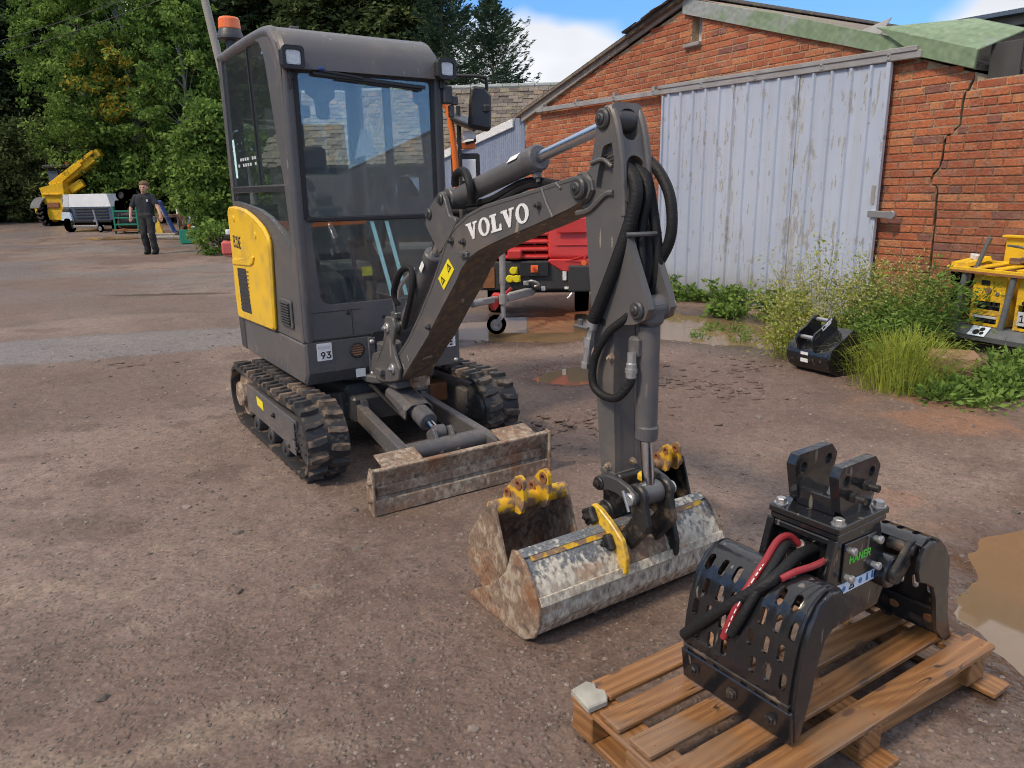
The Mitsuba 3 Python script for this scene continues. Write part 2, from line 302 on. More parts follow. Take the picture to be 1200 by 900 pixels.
def bucket_col(p, n, uv):
    a = fbm(p.x * 7, p.y * 7, p.z * 7, 4); b = fbm(p.x * 80, p.y * 80, p.z * 30, 5); f = noise(p.x * 190, p.y * 190, p.z * 80)
    dark = mix(C(0.10, 0.115, 0.135), C(0.17, 0.18, 0.19), f); mud = mix(C(0.33, 0.285, 0.225), C(0.56, 0.52, 0.44), smoothstep(0.3, 0.7, b))
    cov = smoothstep(0.38, 0.60, b * 0.8 + 0.55 * a - 0.30 * smoothstep(0.195, 0.275, p.z) + 0.02)
    c = mix(dark, mud, cov); low = smoothstep(0.12, 0.0, p.z + 0.16 * (b - 0.5))
    c = mix(c, mix(C(0.26, 0.14, 0.08), C(0.14, 0.09, 0.065), f), low * 0.85); c = mix(c, C(0.30, 0.16, 0.08), smoothstep(0.60, 0.75, fbm(p.x * 14, p.y * 14, p.z * 14 + 3, 4)) * 0.6)
    return c * (0.80 + 0.35 * f)
mat('bucket_mud', bump(pr(mikit.proc(bucket_col), 0.6), lambda p, n, uv: 0.005 * fbm(p.x * 35, p.y * 35, p.z * 35, 3)))
def wornyel_col(p, n, uv):
    k = fbm(p.x * 26, p.y * 26, p.z * 26, 4); r = mix(C(0.17, 0.095, 0.05), C(0.28, 0.19, 0.125), fbm(p.x * 60, p.y * 60, p.z * 60, 2))
    return mix(C(0.62, 0.36, 0.02), r, smoothstep(0.40, 0.55, k))
mat('worn_yellow', bump(pr(mikit.proc(wornyel_col), 0.55), lambda p, n, uv: 0.003 * fbm(p.x * 40, p.y * 40, p.z * 40, 3)))
def rubber_col(p, n, uv):
    k = fbm(p.x * 16, p.y * 16, p.z * 16, 4)
    return mix(C(0.028, 0.028, 0.030), C(0.20, 0.145, 0.10), smoothstep(0.50, 0.66, k) * 0.7)
mat('track_rubber', pr(mikit.proc(rubber_col), 0.55))
def lug_col(p, n, uv):
    k = fbm(p.x * 24, p.y * 24, p.z * 24, 3)
    return mix(C(0.040, 0.038, 0.038), mix(C(0.15, 0.105, 0.075), C(0.24, 0.175, 0.125), k), smoothstep(0.44, 0.68, k * 0.7 + uv.x * 0.3) * 0.85)
mat('lug_rubber', pr(mikit.proc(lug_col), 0.6))
def gloss_black_col(p, n, uv):
    s = fbm(p.x * 60, p.y * 60, p.z * 9, 3)
    return mix(C(0.012, 0.012, 0.014), C(0.22, 0.19, 0.16), smoothstep(0.70, 0.78, s) * 0.6)
mat('gloss_black', bump(two(pr(mikit.proc(gloss_black_col), 0.17, specular=0.75)), lambda p, n, uv: 0.0022 * fbm(p.x * 22, p.y * 22, p.z * 22, 3)))
mat('worn_black', two(pr(mikit.proc(lambda p, n, uv: mix(C(0.018, 0.018, 0.019), C(0.13, 0.095, 0.07), smoothstep(0.50, 0.72, fbm(p.x * 22, p.y * 22, p.z * 22, 4)) * 0.8)), 0.45)))
def wood_col(p, n, uv):
    # uv.x: metres along the board + a per board offset, uv.y: metres across
    kx = uv.x * 9.0; kn = noise(dr.floor(uv.x / 7.0) * 3.3 + uv.x * 2.2, uv.y * 8, 3.0)
    ring = dr.sin((uv.y * 210 + 9.0 * fbm(uv.x * 2.2, uv.y * 14, 1.0, 3) + 16 * kn))
    g = fbm(uv.x * 7, uv.y * 260, 4.0, 3)
    c = mix(C(0.190, 0.084, 0.030), C(0.325, 0.160, 0.062), 0.5 + 0.5 * ring * 0.7); c = mix(c, C(0.16, 0.078, 0.032), smoothstep(0.52, 0.70, g) * 0.6)
    st = fbm(p.x * 5, p.y * 5, p.z * 5, 4); c = mix(c, C(0.23, 0.150, 0.095), smoothstep(0.50, 0.66, st) * 0.6)
    ck = dr.abs(fbm(uv.x * 1.3, uv.y * 42, 7.0, 2) - 0.5); c = mix(c, C(0.055, 0.030, 0.018), smoothstep(0.012, 0.003, ck) * smoothstep(0.48, 0.62, noise(uv.x * 3.1, uv.y * 9, 5.0)))
    d1, d2, w = voronoi(uv.x * 5.0, uv.y * 14.0)
    knot = smoothstep(0.17, 0.08, d1) * dr.select(w > 0.62, 1.0, 0.0); return mix(c, C(0.10, 0.055, 0.04), knot * 0.85)
mat('pallet_wood', bump(pr(mikit.proc(wood_col), 0.34, specular=0.55), lambda p, n, uv: 0.0012 * fbm(uv.x * 8, uv.y * 230, 4.0, 3)))
mat('grey_wood', pr(mikit.proc(lambda p, n, uv: mix(C(0.22, 0.21, 0.18), C(0.46, 0.45, 0.39), fbm(p.x * 40, p.y * 18, p.z * 40, 3))), 0.8))
mat('timber_barge', pr(mikit.proc(lambda p, n, uv: mix(C(0.20, 0.185, 0.17), C(0.36, 0.335, 0.30), fbm(p.x * 12, p.y * 12, p.z * 3, 4))), 0.8))
mat('brown_block', bump(pr(mikit.proc(lambda p, n, uv: mix(C(0.17, 0.085, 0.05), C(0.30, 0.19, 0.12), fbm(p.x * 20, p.y * 20, p.z * 20, 4))), 0.8), rough_bump))
def leaf_col(p, n, uv):
    # uv.x picks the kind of leaf, uv.y its own tone
    t = uv.y; k = uv.x
    c = mix(C(0.045, 0.070, 0.028), C(0.145, 0.190, 0.075), t)                          # 0 dark conifer
    c = mix(c, mix(C(0.085, 0.160, 0.036), C(0.235, 0.350, 0.085), t), smoothstep(0.15, 0.25, k))    # 0.3 light broadleaf
    c = mix(c, mix(C(0.034, 0.062, 0.040), C(0.092, 0.140, 0.085), t), smoothstep(0.40, 0.45, k))    # 0.5 blue-green cypress
    c = mix(c, mix(C(0.16, 0.21, 0.03), C(0.42, 0.46, 0.09), t), smoothstep(0.55, 0.62, k))        # 0.7 yellow-green grass
    c = mix(c, mix(C(0.32, 0.32, 0.11), C(0.52, 0.50, 0.23), t), smoothstep(0.78, 0.83, k))          # 0.87 seed heads
    return mix(c, mix(C(0.30, 0.22, 0.03), C(0.46, 0.38, 0.06), t), smoothstep(0.93, 0.97, k))       # 1 autumn yellow
mat('leaves', {'type': 'principledthin', 'base_color': mikit.proc(leaf_col), 'roughness': 0.5, 'diff_trans': 0.55, 'spec_trans': 0.0, 'eta': 1.4})
mat('bark', pr(mikit.proc(lambda p, n, uv: mix(C(0.06, 0.048, 0.036), C(0.17, 0.14, 0.11), fbm(p.x * 9, p.y * 9, p.z * 3, 4))), 0.9))
mat('pale_bark', pr((0.33, 0.32, 0.28), 0.8)); mat('pole_wood', pr((0.30, 0.285, 0.26), 0.8))
mat('glass_clear', {'type': 'thindielectric', 'int_ior': 1.52, 'specular_transmittance': {'type': 'rgb', 'value': [0.86, 0.94, 0.92]}})
mat('glass', {'type': 'blendbsdf', 'weight': 0.04, 'a': {'type': 'ref', 'id': 'glass_clear'}, 'b': two(pr((0.40, 0.50, 0.56), 0.7))})  # faint diffuse layer paints a bluish sky haze into the panes
mat('glass_screen', {'type': 'thindielectric', 'int_ior': 1.9, 'specular_transmittance': {'type': 'rgb', 'value': [0.90, 0.97, 0.95]}})
mat('glass_sky_haze', {'type': 'blendbsdf', 'weight': 0.07, 'a': {'type': 'ref', 'id': 'glass_screen'}, 'b': two(pr((0.58, 0.69, 0.75), 0.7))})  # pale blue diffuse layer paints reflected sky haze onto the windscreen
mat('black_plastic', pr((0.020, 0.020, 0.022), 0.45)); mat('seal_rubber', pr((0.018, 0.018, 0.019), 0.6)); mat('dark_interior', pr((0.035, 0.036, 0.038), 0.7)); mat('seat_fabric', pr((0.055, 0.057, 0.062), 0.85))
mat('dark_grey_paint', pr((0.050, 0.050, 0.052), 0.45)); mat('hose_rubber', bump(pr((0.011, 0.011, 0.012), 0.62, specular=0.35), lambda p, n, uv: 0.0015 * noise(p.x * 160, p.y * 160, p.z * 160)))
mat('chrome', {'type': 'roughconductor', 'alpha': 0.09, 'specular_reflectance': {'type': 'rgb', 'value': [0.62, 0.63, 0.66]}})
mat('zinc', pr((0.46, 0.46, 0.46), 0.38, metallic=0.75)); mat('steel_grey', pr((0.14, 0.14, 0.14), 0.4, metallic=0.4)); mat('rust', bump(pr(mikit.proc(lambda p, n, uv: mix(C(0.16, 0.065, 0.03), C(0.33, 0.145, 0.06), fbm(p.x * 20, p.y * 20, p.z * 20, 4))), 0.8), rough_bump))
mat('white_decal', pr((0.75, 0.75, 0.75), 0.4)); mat('black_decal', pr((0.012, 0.012, 0.012), 0.5)); mat('yellow_decal', pr((0.78, 0.66, 0.02), 0.4)); mat('blue_decal', pr((0.06, 0.19, 0.45), 0.4)); mat('green_decal', pr((0.10, 0.55, 0.06), 0.4))
mat('pale_blue_decal', pr((0.62, 0.72, 0.82), 0.4)); mat('teal_decal', pr((0.58, 0.86, 0.84), 0.4)); mat('pale_grey_decal', pr((0.50, 0.52, 0.54), 0.4))
mat('orange_lens', pr((0.80, 0.16, 0.03), 0.2, specular=0.6, clearcoat=0.6)); mat('lamp_lens', pr((0.62, 0.62, 0.58), 0.12, specular=0.8, clearcoat=0.8))
mat('orange_paint', pr((0.72, 0.16, 0.02), 0.4)); mat('red_paint', pr(mikit.proc(lambda p, n, uv: mix(C(0.50, 0.030, 0.030), C(0.60, 0.060, 0.055), fbm(p.x * 4, p.y * 4, p.z * 4, 3))), 0.4)); mat('red_hose', pr((0.27, 0.022, 0.028), 0.5))
mat('white_paint', pr((0.66, 0.68, 0.70), 0.4)); mat('blue_grey_paint', pr((0.075, 0.105, 0.155), 0.45)); mat('machine_grey', pr(mikit.proc(lambda p, n, uv: mix(C(0.085, 0.10, 0.115), C(0.155, 0.165, 0.17), fbm(p.x * 12, p.y * 12, p.z * 12, 4))), 0.55))
mat('green_plastic', pr((0.02, 0.23, 0.145), 0.5)); mat('blue_plastic', pr((0.025, 0.06, 0.22), 0.5)); mat('pink_red_plastic', pr((0.52, 0.10, 0.10), 0.5)); mat('skin', pr((0.50, 0.27, 0.19), 0.55)); mat('hair', pr((0.13, 0.075, 0.038), 0.7))
mat('shirt', pr((0.020, 0.023, 0.030), 0.85)); mat('trousers', pr((0.030, 0.030, 0.031), 0.85)); mat('boots', pr((0.014, 0.014, 0.014), 0.6)); mat('tyre', pr((0.04, 0.038, 0.036), 0.75)); mat('mirror_glass', {'type': 'roughconductor', 'alpha': 0.03})
mat('stone', pr(mikit.proc(lambda p, n, uv: mix(C(0.085, 0.068, 0.058), C(0.25, 0.205, 0.175), uv.x)), 0.75))
# ------------------------------------------------------------------ ground and water
def gz(x, y):
    x, y = np.asarray(x, float), np.asarray(y, float)
    t = (y - 18) / 3.0; return 0.033 * 3.0 * np.where(t > 20, t, np.log1p(np.exp(np.minimum(t, 20)))) - 0.0002
def gheight(x, y):
    p = np.stack([x, y, 0 * x], -1)
    z = gz(x, y) + 0.020 * (meshkit.fbm(p * 1.1, 4, 2) - 0.5) + 0.012 * (meshkit.fbm(p * 6, 3, 5) - 0.5)
    nz = meshkit.fbm(p * 2.2, 4, 9) - 0.5
    for cx, cy, rx, ry, a, d in PUD:
        u = (x - cx) * np.cos(a) + (y - cy) * np.sin(a); v = -(x - cx) * np.sin(a) + (y - cy) * np.cos(a)
        e = np.sqrt((u / rx) ** 2 + (v / ry) ** 2) + 0.55 * nz
        z = z - d * np.clip(1.25 - e, 0, 0.6) / 0.6
    # churned mud beside the tracks, ruts
    for cx, cy, r in ((0.12, 4.6, 0.5), (0.45, 4.75, 0.4)):
        w = np.exp(-((x - cx) ** 2 + (y - cy) ** 2) / (2 * (r * .5) ** 2)); z = z + w * (0.10 * (meshkit.fbm(p * 9, 4, 21) - 0.42)).clip(-0.01, 0.06)
    return z
def axis(lo, hi, a, b, step, ratio):
    mid = np.arange(lo, hi + 1e-6, step); out = [mid]
    k, s, v = [], step, mid[-1]
    while v < b: s *= ratio; v += s; k.append(v)
    q, s, v = [], step, mid[0]
    while v > a: s *= ratio; v -= s; q.append(v)
    return np.concatenate([q[::-1], mid, k])
gx, gy = axis(-3.2, 4.6, -95, 95, 0.045, 1.055), axis(1.3, 9.2, -45, 130, 0.045, 1.05)
XX, YY = np.meshgrid(gx, gy); ZZ = gheight(XX, YY); nx_, ny_ = len(gx), len(gy)
ii = (np.arange(ny_ - 1)[:, None] * nx_ + np.arange(nx_ - 1)[None]).ravel()
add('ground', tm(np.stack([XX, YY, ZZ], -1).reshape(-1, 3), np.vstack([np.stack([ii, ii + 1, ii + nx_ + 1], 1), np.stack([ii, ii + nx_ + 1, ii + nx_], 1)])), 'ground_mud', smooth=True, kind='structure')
PUDL = ['shallow brown puddle beside the pallet at the right edge', 'grey reflecting puddle in front of the sliding door', 'brown puddle under the red trailer compressor', 'small puddle behind the dipper arm reflecting orange brick', 'narrow puddle on the left behind the yellow engine panel']
for (cx, cy, rx, ry, a, d), lb in zip(PUD, PUDL):
    t = np.linspace(0, 2 * np.pi, 40)[:-1]; u, v = 1.3 * rx * np.cos(t), 1.3 * ry * np.sin(t)
    poly = np.stack([cx + u * np.cos(a) - v * np.sin(a), cy + u * np.sin(a) + v * np.cos(a)], 1)
    z = -0.019
    v3 = np.vstack([np.column_stack([poly, np.full(len(poly), z)]), [[cx, cy, z]]]); i = np.arange(len(poly))
    add('puddle', tm(v3, np.stack([i, (i + 1) % len(poly), i * 0 + len(poly)], 1)), 'puddle_water', smooth=False, kind='structure', label=lb)
def sheet(cx, cy, rx, ry, seed, lift=0.012):
    t = np.linspace(0, 2 * np.pi, 60)[:-1]; k = 0.65 + 0.7 * meshkit.fbm(np.stack([np.cos(t) * 1.5 + seed, np.sin(t) * 1.5, 0 * t], 1), 4, seed)
    x, y = cx + rx * k * np.cos(t), cy + ry * k * np.sin(t); i = np.arange(len(t))
    v = np.vstack([np.stack([x, y, gheight(x, y) * 0 + gz(x, y) + lift], 1), [[cx, cy, gz(cx, cy) + lift]]])
    return tm(v, np.stack([i, (i + 1) % len(t), i * 0 + len(t)], 1))
add('puddle', sheet(-12.95, 24.9, 1.15, 0.55, 3), 'puddle_water', smooth=False, kind='structure', label='far brown puddle beside the walking man')
add('puddle', sheet(-10.2, 24.6, 0.7, 0.25, 4), 'puddle_water', smooth=False, kind='structure', label='small far puddle just right of the walking man')

# ------------------------------------------------------------------ brick shed
B0 = np.array([2.321, 11.033, 0]); BD = np.array([0.504, -0.8637, 0]); BD /= np.linalg.norm(BD); BN = np.cross(BD, Zv)
BF = frame(B0, BD, Zv)                                       # x along the wall (to the right), y up, z out of the wall
S = lambda s, z, o=0.0: B0 + BD * s + Zv * z + BN * o
shed = thing('brick_shed', 'weathered orange red brick shed with a low gable and a cracked right corner', 'shed')
def top_at(s):
    return np.interp(s, [-3.98, 0.32, 3.5, 4.14, 4.16, 7.0], [2.82, 3.92, 2.77, 2.53, 2.472, 2.468])
CR = [(4.11, 2.5), (4.11, 2.44), (4.05, 2.36), (4.04, 2.27), (4.04, 2.04), (3.97, 2.01), (3.91, 1.97), (3.91, 1.76), (3.89, 1.68), (3.82, 1.6), (3.82, 1.55), (3.90, 1.5), (3.90, 1.36), (3.91, 1.19), (3.92, 0.84), (3.92, 0.55), (3.90, 0.0)]
cz = np.array([c[1] for c in CR])[::-1]; cs = np.array([c[0] for c in CR])[::-1]
crack_at = lambda z: float(np.interp(z, cz, cs)); crack_w = lambda z: float(np.interp(z, [0, .5, 1.0, 2.5], [.008, .015, .024, .028])) * (1 + .5 * math.sin(z * 23) * math.sin(z * 7.1))
outline = [(-3.98, -0.1), (7.0, -0.1)] + [(s, float(top_at(s)) - 0.012) for s in (7.0, 4.17, 4.13, 3.5, 0.32, -3.98)]
wallp = sg.Polygon(outline)
crackp = sg.Polygon([(crack_at(z) - crack_w(z) / 2, z) for z in np.linspace(0, 2.6, 40)] + [(crack_at(z) + crack_w(z) / 2, z) for z in np.linspace(2.6, 0, 40)])
slot = sg.box(0.30, 3.40, 0.49, 3.75)
wall = add('wall', prism(wallp.difference(crackp).difference(slot), -0.20, -0.010, 0, BF), 'mortar', shed, smooth=False)
add('wall_backing', prism(wallp.buffer(-0.05), -0.30, -0.205, 0, BF), 'dark_interior', shed, smooth=False)
def brick_mesh(s0, s1, z0, z1, o, tilt, c=0.006):
    b = [(s0, z0), (s1, z0), (s1, z1), (s0, z1)]; q = [(s0 + c, z0 + c), (s1 - c, z0 + c), (s1 - c, z1 - c), (s0 + c, z1 - c)]
    t = [o - tilt, o + tilt, o + tilt, o - tilt]
    v = [(x, y, -0.02) for x, y in b] + [(x, y, h - c) for (x, y), h in zip(b, t)] + [(x, y, h) for (x, y), h in zip(q, t)]; f = []
    for k in range(4):
        j = (k + 1) % 4
        for a in (0, 4): f += [(a + k, a + j, a + 4 + j), (a + k, a + 4 + j, a + 4 + k)]
    f += [(8, 9, 10), (8, 10, 11)]
    return xf(tm(v, f), BF)
rb = random.Random(3); bricks = []
COURSE, row, z = 0.0795, 0, 0.0
while z < 3.95:
    s = -3.98 + (0.0 if row % 2 else -0.128) + (row % 7) * 0.013; header = (row % 5 == 3)
    while s < 7.0:
        L = (0.118 if header else 0.250) + rb.uniform(-.006, .006) - (0.128 if (not header and rb.random() < 0.07) else 0)
        s0, s1 = max(s, -3.98), s + L; z0, z1 = z + 0.004, z + COURSE - 0.007 + rb.uniform(-.002, .002); m = (s0 + s1) / 2
        segs = [(s0, s1)]
        if z1 < 2.52:
            c, w = crack_at((z0 + z1) / 2), crack_w(z)
            if s0 < c + w and s1 > c - w: segs = [(s0, c - w / 2), (c + w / 2, s1)]
        for a, b in segs:
            if b - a < 0.03: continue
            if a > crack_at(z) and z1 < 2.52: off_z = -.007
            else: off_z = 0.0
            if -0.02 < a and b < 3.18 and z1 < 2.62: continue
            if z1 > top_at((a + b) / 2) - 0.0 or z1 > 3.84: continue
            if a < 0.49 and b > 0.30 and z1 > 3.40 and z0 < 3.75:
                if a < 0.30 - 0.04: b = 0.30
                elif b > 0.53: a = 0.49
                else: continue
            tone = rb.random(); 
            if m < 0.2: tone = tone * 0.85
            dist = np.linalg.norm(S((a + b) / 2, z) - EYE)
            off = rb.uniform(-0.003, 0.003) - (0.006 if rb.random() < 0.05 else 0)
            vis = a < 5.0
            bricks.append(((b - a) / dist ** 2 * (1 if vis else 0.01), a, b, z0 + off_z, z1 + off_z, off, rb.uniform(-.0015, .0015), tone))
        s += L + 0.010
    z += COURSE; row += 1
bricks.sort(key=lambda b: -b[0])
for q in bricks[:300]:
    add('brick', brick_mesh(*q[1:7]), 'brick', wall, uv=(q[7], 0))
rest = [brick_mesh(*q[1:7]) for q in bricks[300:]]
uvr = np.concatenate([np.tile([[q[7], 0]], (len(m.vertices), 1)) for q, m in zip(bricks[300:], rest)])
key = f'{wall}__brickwork'; scene[key] = mikit.ply(cat(rest), 'brick', smooth=False, uv=uvr); labels[key] = {'kind': 'stuff'}
# window slot
add('window', prism(slot, -0.15, -0.14, 0, BF), 'pale_grey_decal', shed, smooth=False)
add('sill', box((0.35, 3.375, 0.01), (0.30, 0.05, 0.10), 0.008, BF), 'felt', shed)
# roof over the shed
def roofplane(p0, p1, depth, th, m_, name, parent, front=0.12):
    a, b = np.array([p0[0], p0[1] + 0, front]), np.array([p1[0], p1[1], front]); n = np.array([-(b - a)[1], (b - a)[0], 0]); n /= np.linalg.norm(n); n = n if n[1] > 0 else -n
    v = []
    for h in (0, th):
        for zz in (front, -depth): v += [a * [1, 1, 0] + [0, 0, zz] + n * h, b * [1, 1, 0] + [0, 0, zz] + n * h]
    return add(name, xf(hull(np.array(v)), BF), m_, parent, smooth=False)
roof = roofplane((-4.15, 2.845), (0.30, 3.985), 9.0, 0.05, 'slate', 'roof', shed)
roof2 = roofplane((0.32, 3.90), (4.10, 2.56), 9.0, 0.05, 'slate', 'roof', shed, front=0.0)
rs = random.Random(5)
for k in range(6):                                           # broken slates along the upper left verge
    t = k / 6; s = -0.95 + 1.25 * t; zz = np.interp(s, [-4.15, 0.30], [2.845, 3.985]) + 0.05
    q = hull([(s + a * (0.30) + 0.0, zz + a * 0.30 * 0.256 + c + rs.uniform(0, .015), o) for a in (0, 1) for c in (0, 0.022) for o in (0.17 + rs.uniform(-.02, .03), -0.3)])
    add('slate', xf(q, BF), 'dark_board', roof, smooth=False)
add('barge_board', prism([(-4.02, 2.76), (-0.98, 3.59), (-0.95, 3.72), (-4.02, 2.91)], 0.015, 0.06, 0.004, BF), 'timber_barge', shed)
add('barge_board', prism([(-1.0, 3.60), (0.25, 3.93), (0.25, 3.965), (-1.0, 3.665)], 0.0, 0.04, 0.003, BF), 'felt', shed, label='thin dark upper verge of the left slope')
add('verge_flashing', prism([(0.16, 3.79), (1.75, 3.285), (3.62, 2.70), (3.30, 2.97), (1.9, 3.445), (0.16, 3.98)], 0.02, 0.05, 0.004, BF), 'mossy_sheet', shed, label='grey metal verge sheet stained with green algae')
gk = add('corner_flashing', prism([(3.12, 3.085), (3.60, 2.74), (4.16, 2.55), (4.175, 2.715)], 0.06, 0.10, 0.004, BF), 'mossy_sheet', shed, label='green folded metal capping over the right corner')
v = np.array([(3.12, 3.09, 0.10), (4.175, 2.718, 0.10), (4.36, 2.90, -0.35), (3.75, 3.12, -0.55)]); add('top_sheet', xf(tm(np.vstack([v, v - [0, .012, 0]]), [(0, 1, 2), (0, 2, 3), (4, 6, 5), (4, 7, 6), (0, 4, 5), (0, 5, 1), (1, 5, 6), (1, 6, 2), (2, 6, 7), (2, 7, 3), (3, 7, 4), (3, 4, 0)]), BF), 'mossy_sheet', gk, smooth=False)
add('bent_flap', xf(tm([(2.82, 3.09, .03), (3.12, 3.02, .03), (3.19, 3.18, -.02), (2.82, 3.10, .02), (3.12, 3.03, .02), (3.19, 3.18, -.03)], [(0, 1, 2), (5, 4, 3), (0, 2, 5), (0, 5, 3), (1, 4, 5), (1, 5, 2)]), BF), 'weathered_metal', gk, smooth=False)
for k in range(9):
    s = 4.19 + k * 0.30
    add('dark_board', box((s + 0.148, 2.60, -0.09 - 0.008 * (k % 2)), (0.278, 0.345, 0.03), 0.006, BF), 'dark_board', shed, label='black weathered boarding above the right corner' if k == 0 else None)
# sliding door
rail = add('door_rail', cat(obox(S(-3.42, 2.905, .09), S(3.64, 2.765, .09), 0.05, 0.075, ch=.006), obox(S(-0.2, 2.90, .10), S(3.6, 2.82, .10), 0.06, 0.05, ch=.006)), 'weathered_metal', shed)
for s in (-3.2, -2.2, -1.2, -0.3, 0.65, 1.55, 2.5, 3.3):
    add('bracket', cat(box((s, 2.905 - (s + 3.4) * 0.0198 + 0.03, 0.075), (0.05, 0.11, 0.10), 0.006, BF), hexbolt(S(s, 2.93 - (s + 3.4) * 0.0198, .125), BN, .012, .012)), 'weathered_metal', rail)
door = add('sliding_door', box((1.6, 1.40, 0.045), (3.36, 2.66, 0.025), 0.003, BF), 'clad_blue', shed)
def ribbed(s0, s1, pitch, first, zt0, zt1, z0=0.04, o=0.075, h=0.028, w=0.055):
    xs = [s0]; os = [o]
    r = first
    while r < s1 - w:
        if r > s0 + 0.01: xs += [r, r + w * .25, r + w * .75, r + w]; os += [o, o + h, o + h, o]
        r += pitch
    xs.append(s1); os.append(o); xs, os = np.array(xs), np.array(os); n = len(xs)
    zt = zt0 + (zt1 - zt0) * (xs - s0) / (s1 - s0)
    v = np.vstack([np.stack([xs, 0 * xs + z0, os], 1), np.stack([xs, zt, os], 1), np.stack([xs, 0 * xs + z0, os - .006], 1), np.stack([xs, zt, os - .006], 1)]); i = np.arange(n - 1); f = []
    for a, b in ((0, 1), (3, 2)):
        f += [np.stack([a * n + i, a * n + i + 1, b * n + i + 1], 1), np.stack([a * n + i, b * n + i + 1, b * n + i], 1)]
    return xf(tm(v, np.vstack(f)), BF)
DT = lambda s: 2.80 - 0.0205 * (s + 0.11)
for a, b, k in ((-0.10, 1.235, 0), (1.225, 2.19, 1), (2.18, 3.28, 2)):
    add('panel', ribbed(a, b, 0.238, -0.03 + 0.004 * k, DT(a), DT(b), o=0.075 + 0.007 * (k % 2)), 'door_paint', door, smooth=False)
add('door_edge', box((3.30, 1.37, 0.085), (0.05, 2.72, 0.05), 0.005, BF), 'door_paint', door); add('door_edge', box((-0.115, 1.41, 0.085), (0.03, 2.74, 0.05), 0.005, BF), 'door_paint', door)
bolt = add('bolt', cat(obox(S(3.25, 1.225, .125), S(3.53, 1.215, .125), 0.03, 0.07, ch=.004), cyl(S(3.53, 1.215, .11), S(3.53, 1.215, .16), 0.045, 16, ch=.004)), 'zinc', door)
add('hinge_plate', box((3.28, 1.42, 0.115), (0.045, 0.20, 0.012), 0.003, BF), 'weathered_metal', door)
# shed side and back walls so that it is a building from any side
add('side_wall', cat(box((-3.9, 1.3, -4.6), (0.2, 2.7, 8.6), 0, BF), box((6.9, 1.2, -4.6), (0.2, 2.4, 8.6), 0, BF), box((1.5, 1.3, -8.8), (10.6, 2.6, 0.2), 0, BF)), 'brick', shed, smooth=False, uv=(0.4, 0))
# grey building behind the right corner
gb = thing('grey_outbuilding', 'grey felt clad outbuilding with navy eaves behind the right corner of the brick shed', 'building')
E1, E2 = S(3.35, 3.17, -0.75), S(6.5, 3.10, -0.75)
add('wall', box((5.6, 1.65, -1.6), (4.6, 2.85, 1.5), 0, BF), 'dark_board', gb, smooth=False)
add('eaves', obox(S(3.0, 3.16, -0.80), S(8.0, 3.06, -0.80), 0.20, 0.045), 'blue_grey_paint', gb); add('fascia', obox(S(3.6, 3.085, -0.83), S(5.0, 3.055, -0.83), 0.03, 0.09), 'timber_barge', gb)
add('beam_end', obox(S(4.62, 3.03, -0.95), S(4.62, 3.06, -0.35), 0.20, 0.13), 'timber_barge', gb)
# blue clad lean-to on the left of the shed
cl = thing('clad_lean_to', 'blue grey corrugated steel lean-to wall joining the left end of the brick shed', 'building')
def clad(s0, s1, zt):
    out = []
    for k in range(int((s1 - s0) / 0.076)):
        s = s0 + k * 0.076; zz = zt(s + .035); out.append(prism([(s, 0), (s + .018, .022), (s + .058, .022), (s + .076, 0), (s + .076, -.006), (s, -.006)], 0.0, zz, 0, BF @ np.array([[1, 0, 0, 0], [0, 0, 1, 0], [0, -1, 0, -0.02], [0, 0, 0, 1.]]) @ np.diag([1, -1, 1, 1.])))
    return cat(out)
add('cladding', clad(-8.2, -4.0, lambda s: 2.88 if s > -4.34 else 2.80 + 0.155 * (s + 4.34)), 'clad_blue', cl, smooth=False)
add('wall', box((-6.1, 1.2, -1.2), (4.1, 2.3, 2.2), 0, BF), 'dark_board', cl, smooth=False)
add('fascia', prism([(-8.2, 2.16), (-4.34, 2.70), (-4.34, 2.85), (-8.2, 2.33)], 0.03, 0.06, 0.004, BF), 'white_paint', cl)
# slate roofed building further back
sb = thing('slate_roofed_barn', 'old barn with a lichen covered slate roof behind the excavator cab', 'barn')
A = frame((-6.9, 21.2, 2.3), (0.97, -0.12, 0), (0, 0.72, 0.62)); pitch = 0.26
L_, W_ = 10.2, 3.35
add('roof', box((L_ / 2, W_ / 2, -0.06), (L_, W_, 0.06), 0, A), 'slate', sb, smooth=False, uv=(0.3, 0)); rk = f'{sb}__roof'
rs = random.Random(9); tiles, uvs = [], []
for r in range(int(W_ / 0.17)):
    for c in range(int(L_ / 0.28)):
        if rs.random() < 0.015: continue
        x0 = c * 0.28 + (0.14 if r % 2 else 0); y0 = r * 0.17
        m = box((x0 + .14, y0 + .10, 0.0 + rs.uniform(-.008, .012)), (0.27, 0.22, 0.016), 0); m.apply_transform(trimesh.transformations.rotation_matrix(rs.uniform(-.05, .05), (0, 0, 1), (x0 + .14, y0 + .1, 0))); m.apply_transform(trimesh.transformations.rotation_matrix(-0.07, (1, 0, 0), (x0, y0, 0)))
        tiles.append(m); uvs.append(np.tile([[rs.random(), 0]], (8, 1)))
key = f'{rk}__slate'; scene[key] = mikit.ply(xf(cat(tiles), A), 'slate', smooth=False, uv=np.concatenate(uvs)); labels[key] = {'kind': 'stuff'}
for k in range(22): add('ridge_tile', xf(prism([(-.09, -.05), (.09, -.05), (.06, .03), (0, .055), (-.06, .03)], k * .465, k * .465 + .45, 0, np.array([[0, 0, 1, 0], [1, 0, 0, W_], [0, 1, 0, .0], [0, 0, 0, 1.]])), A), 'mossy_sheet', rk, smooth=False)
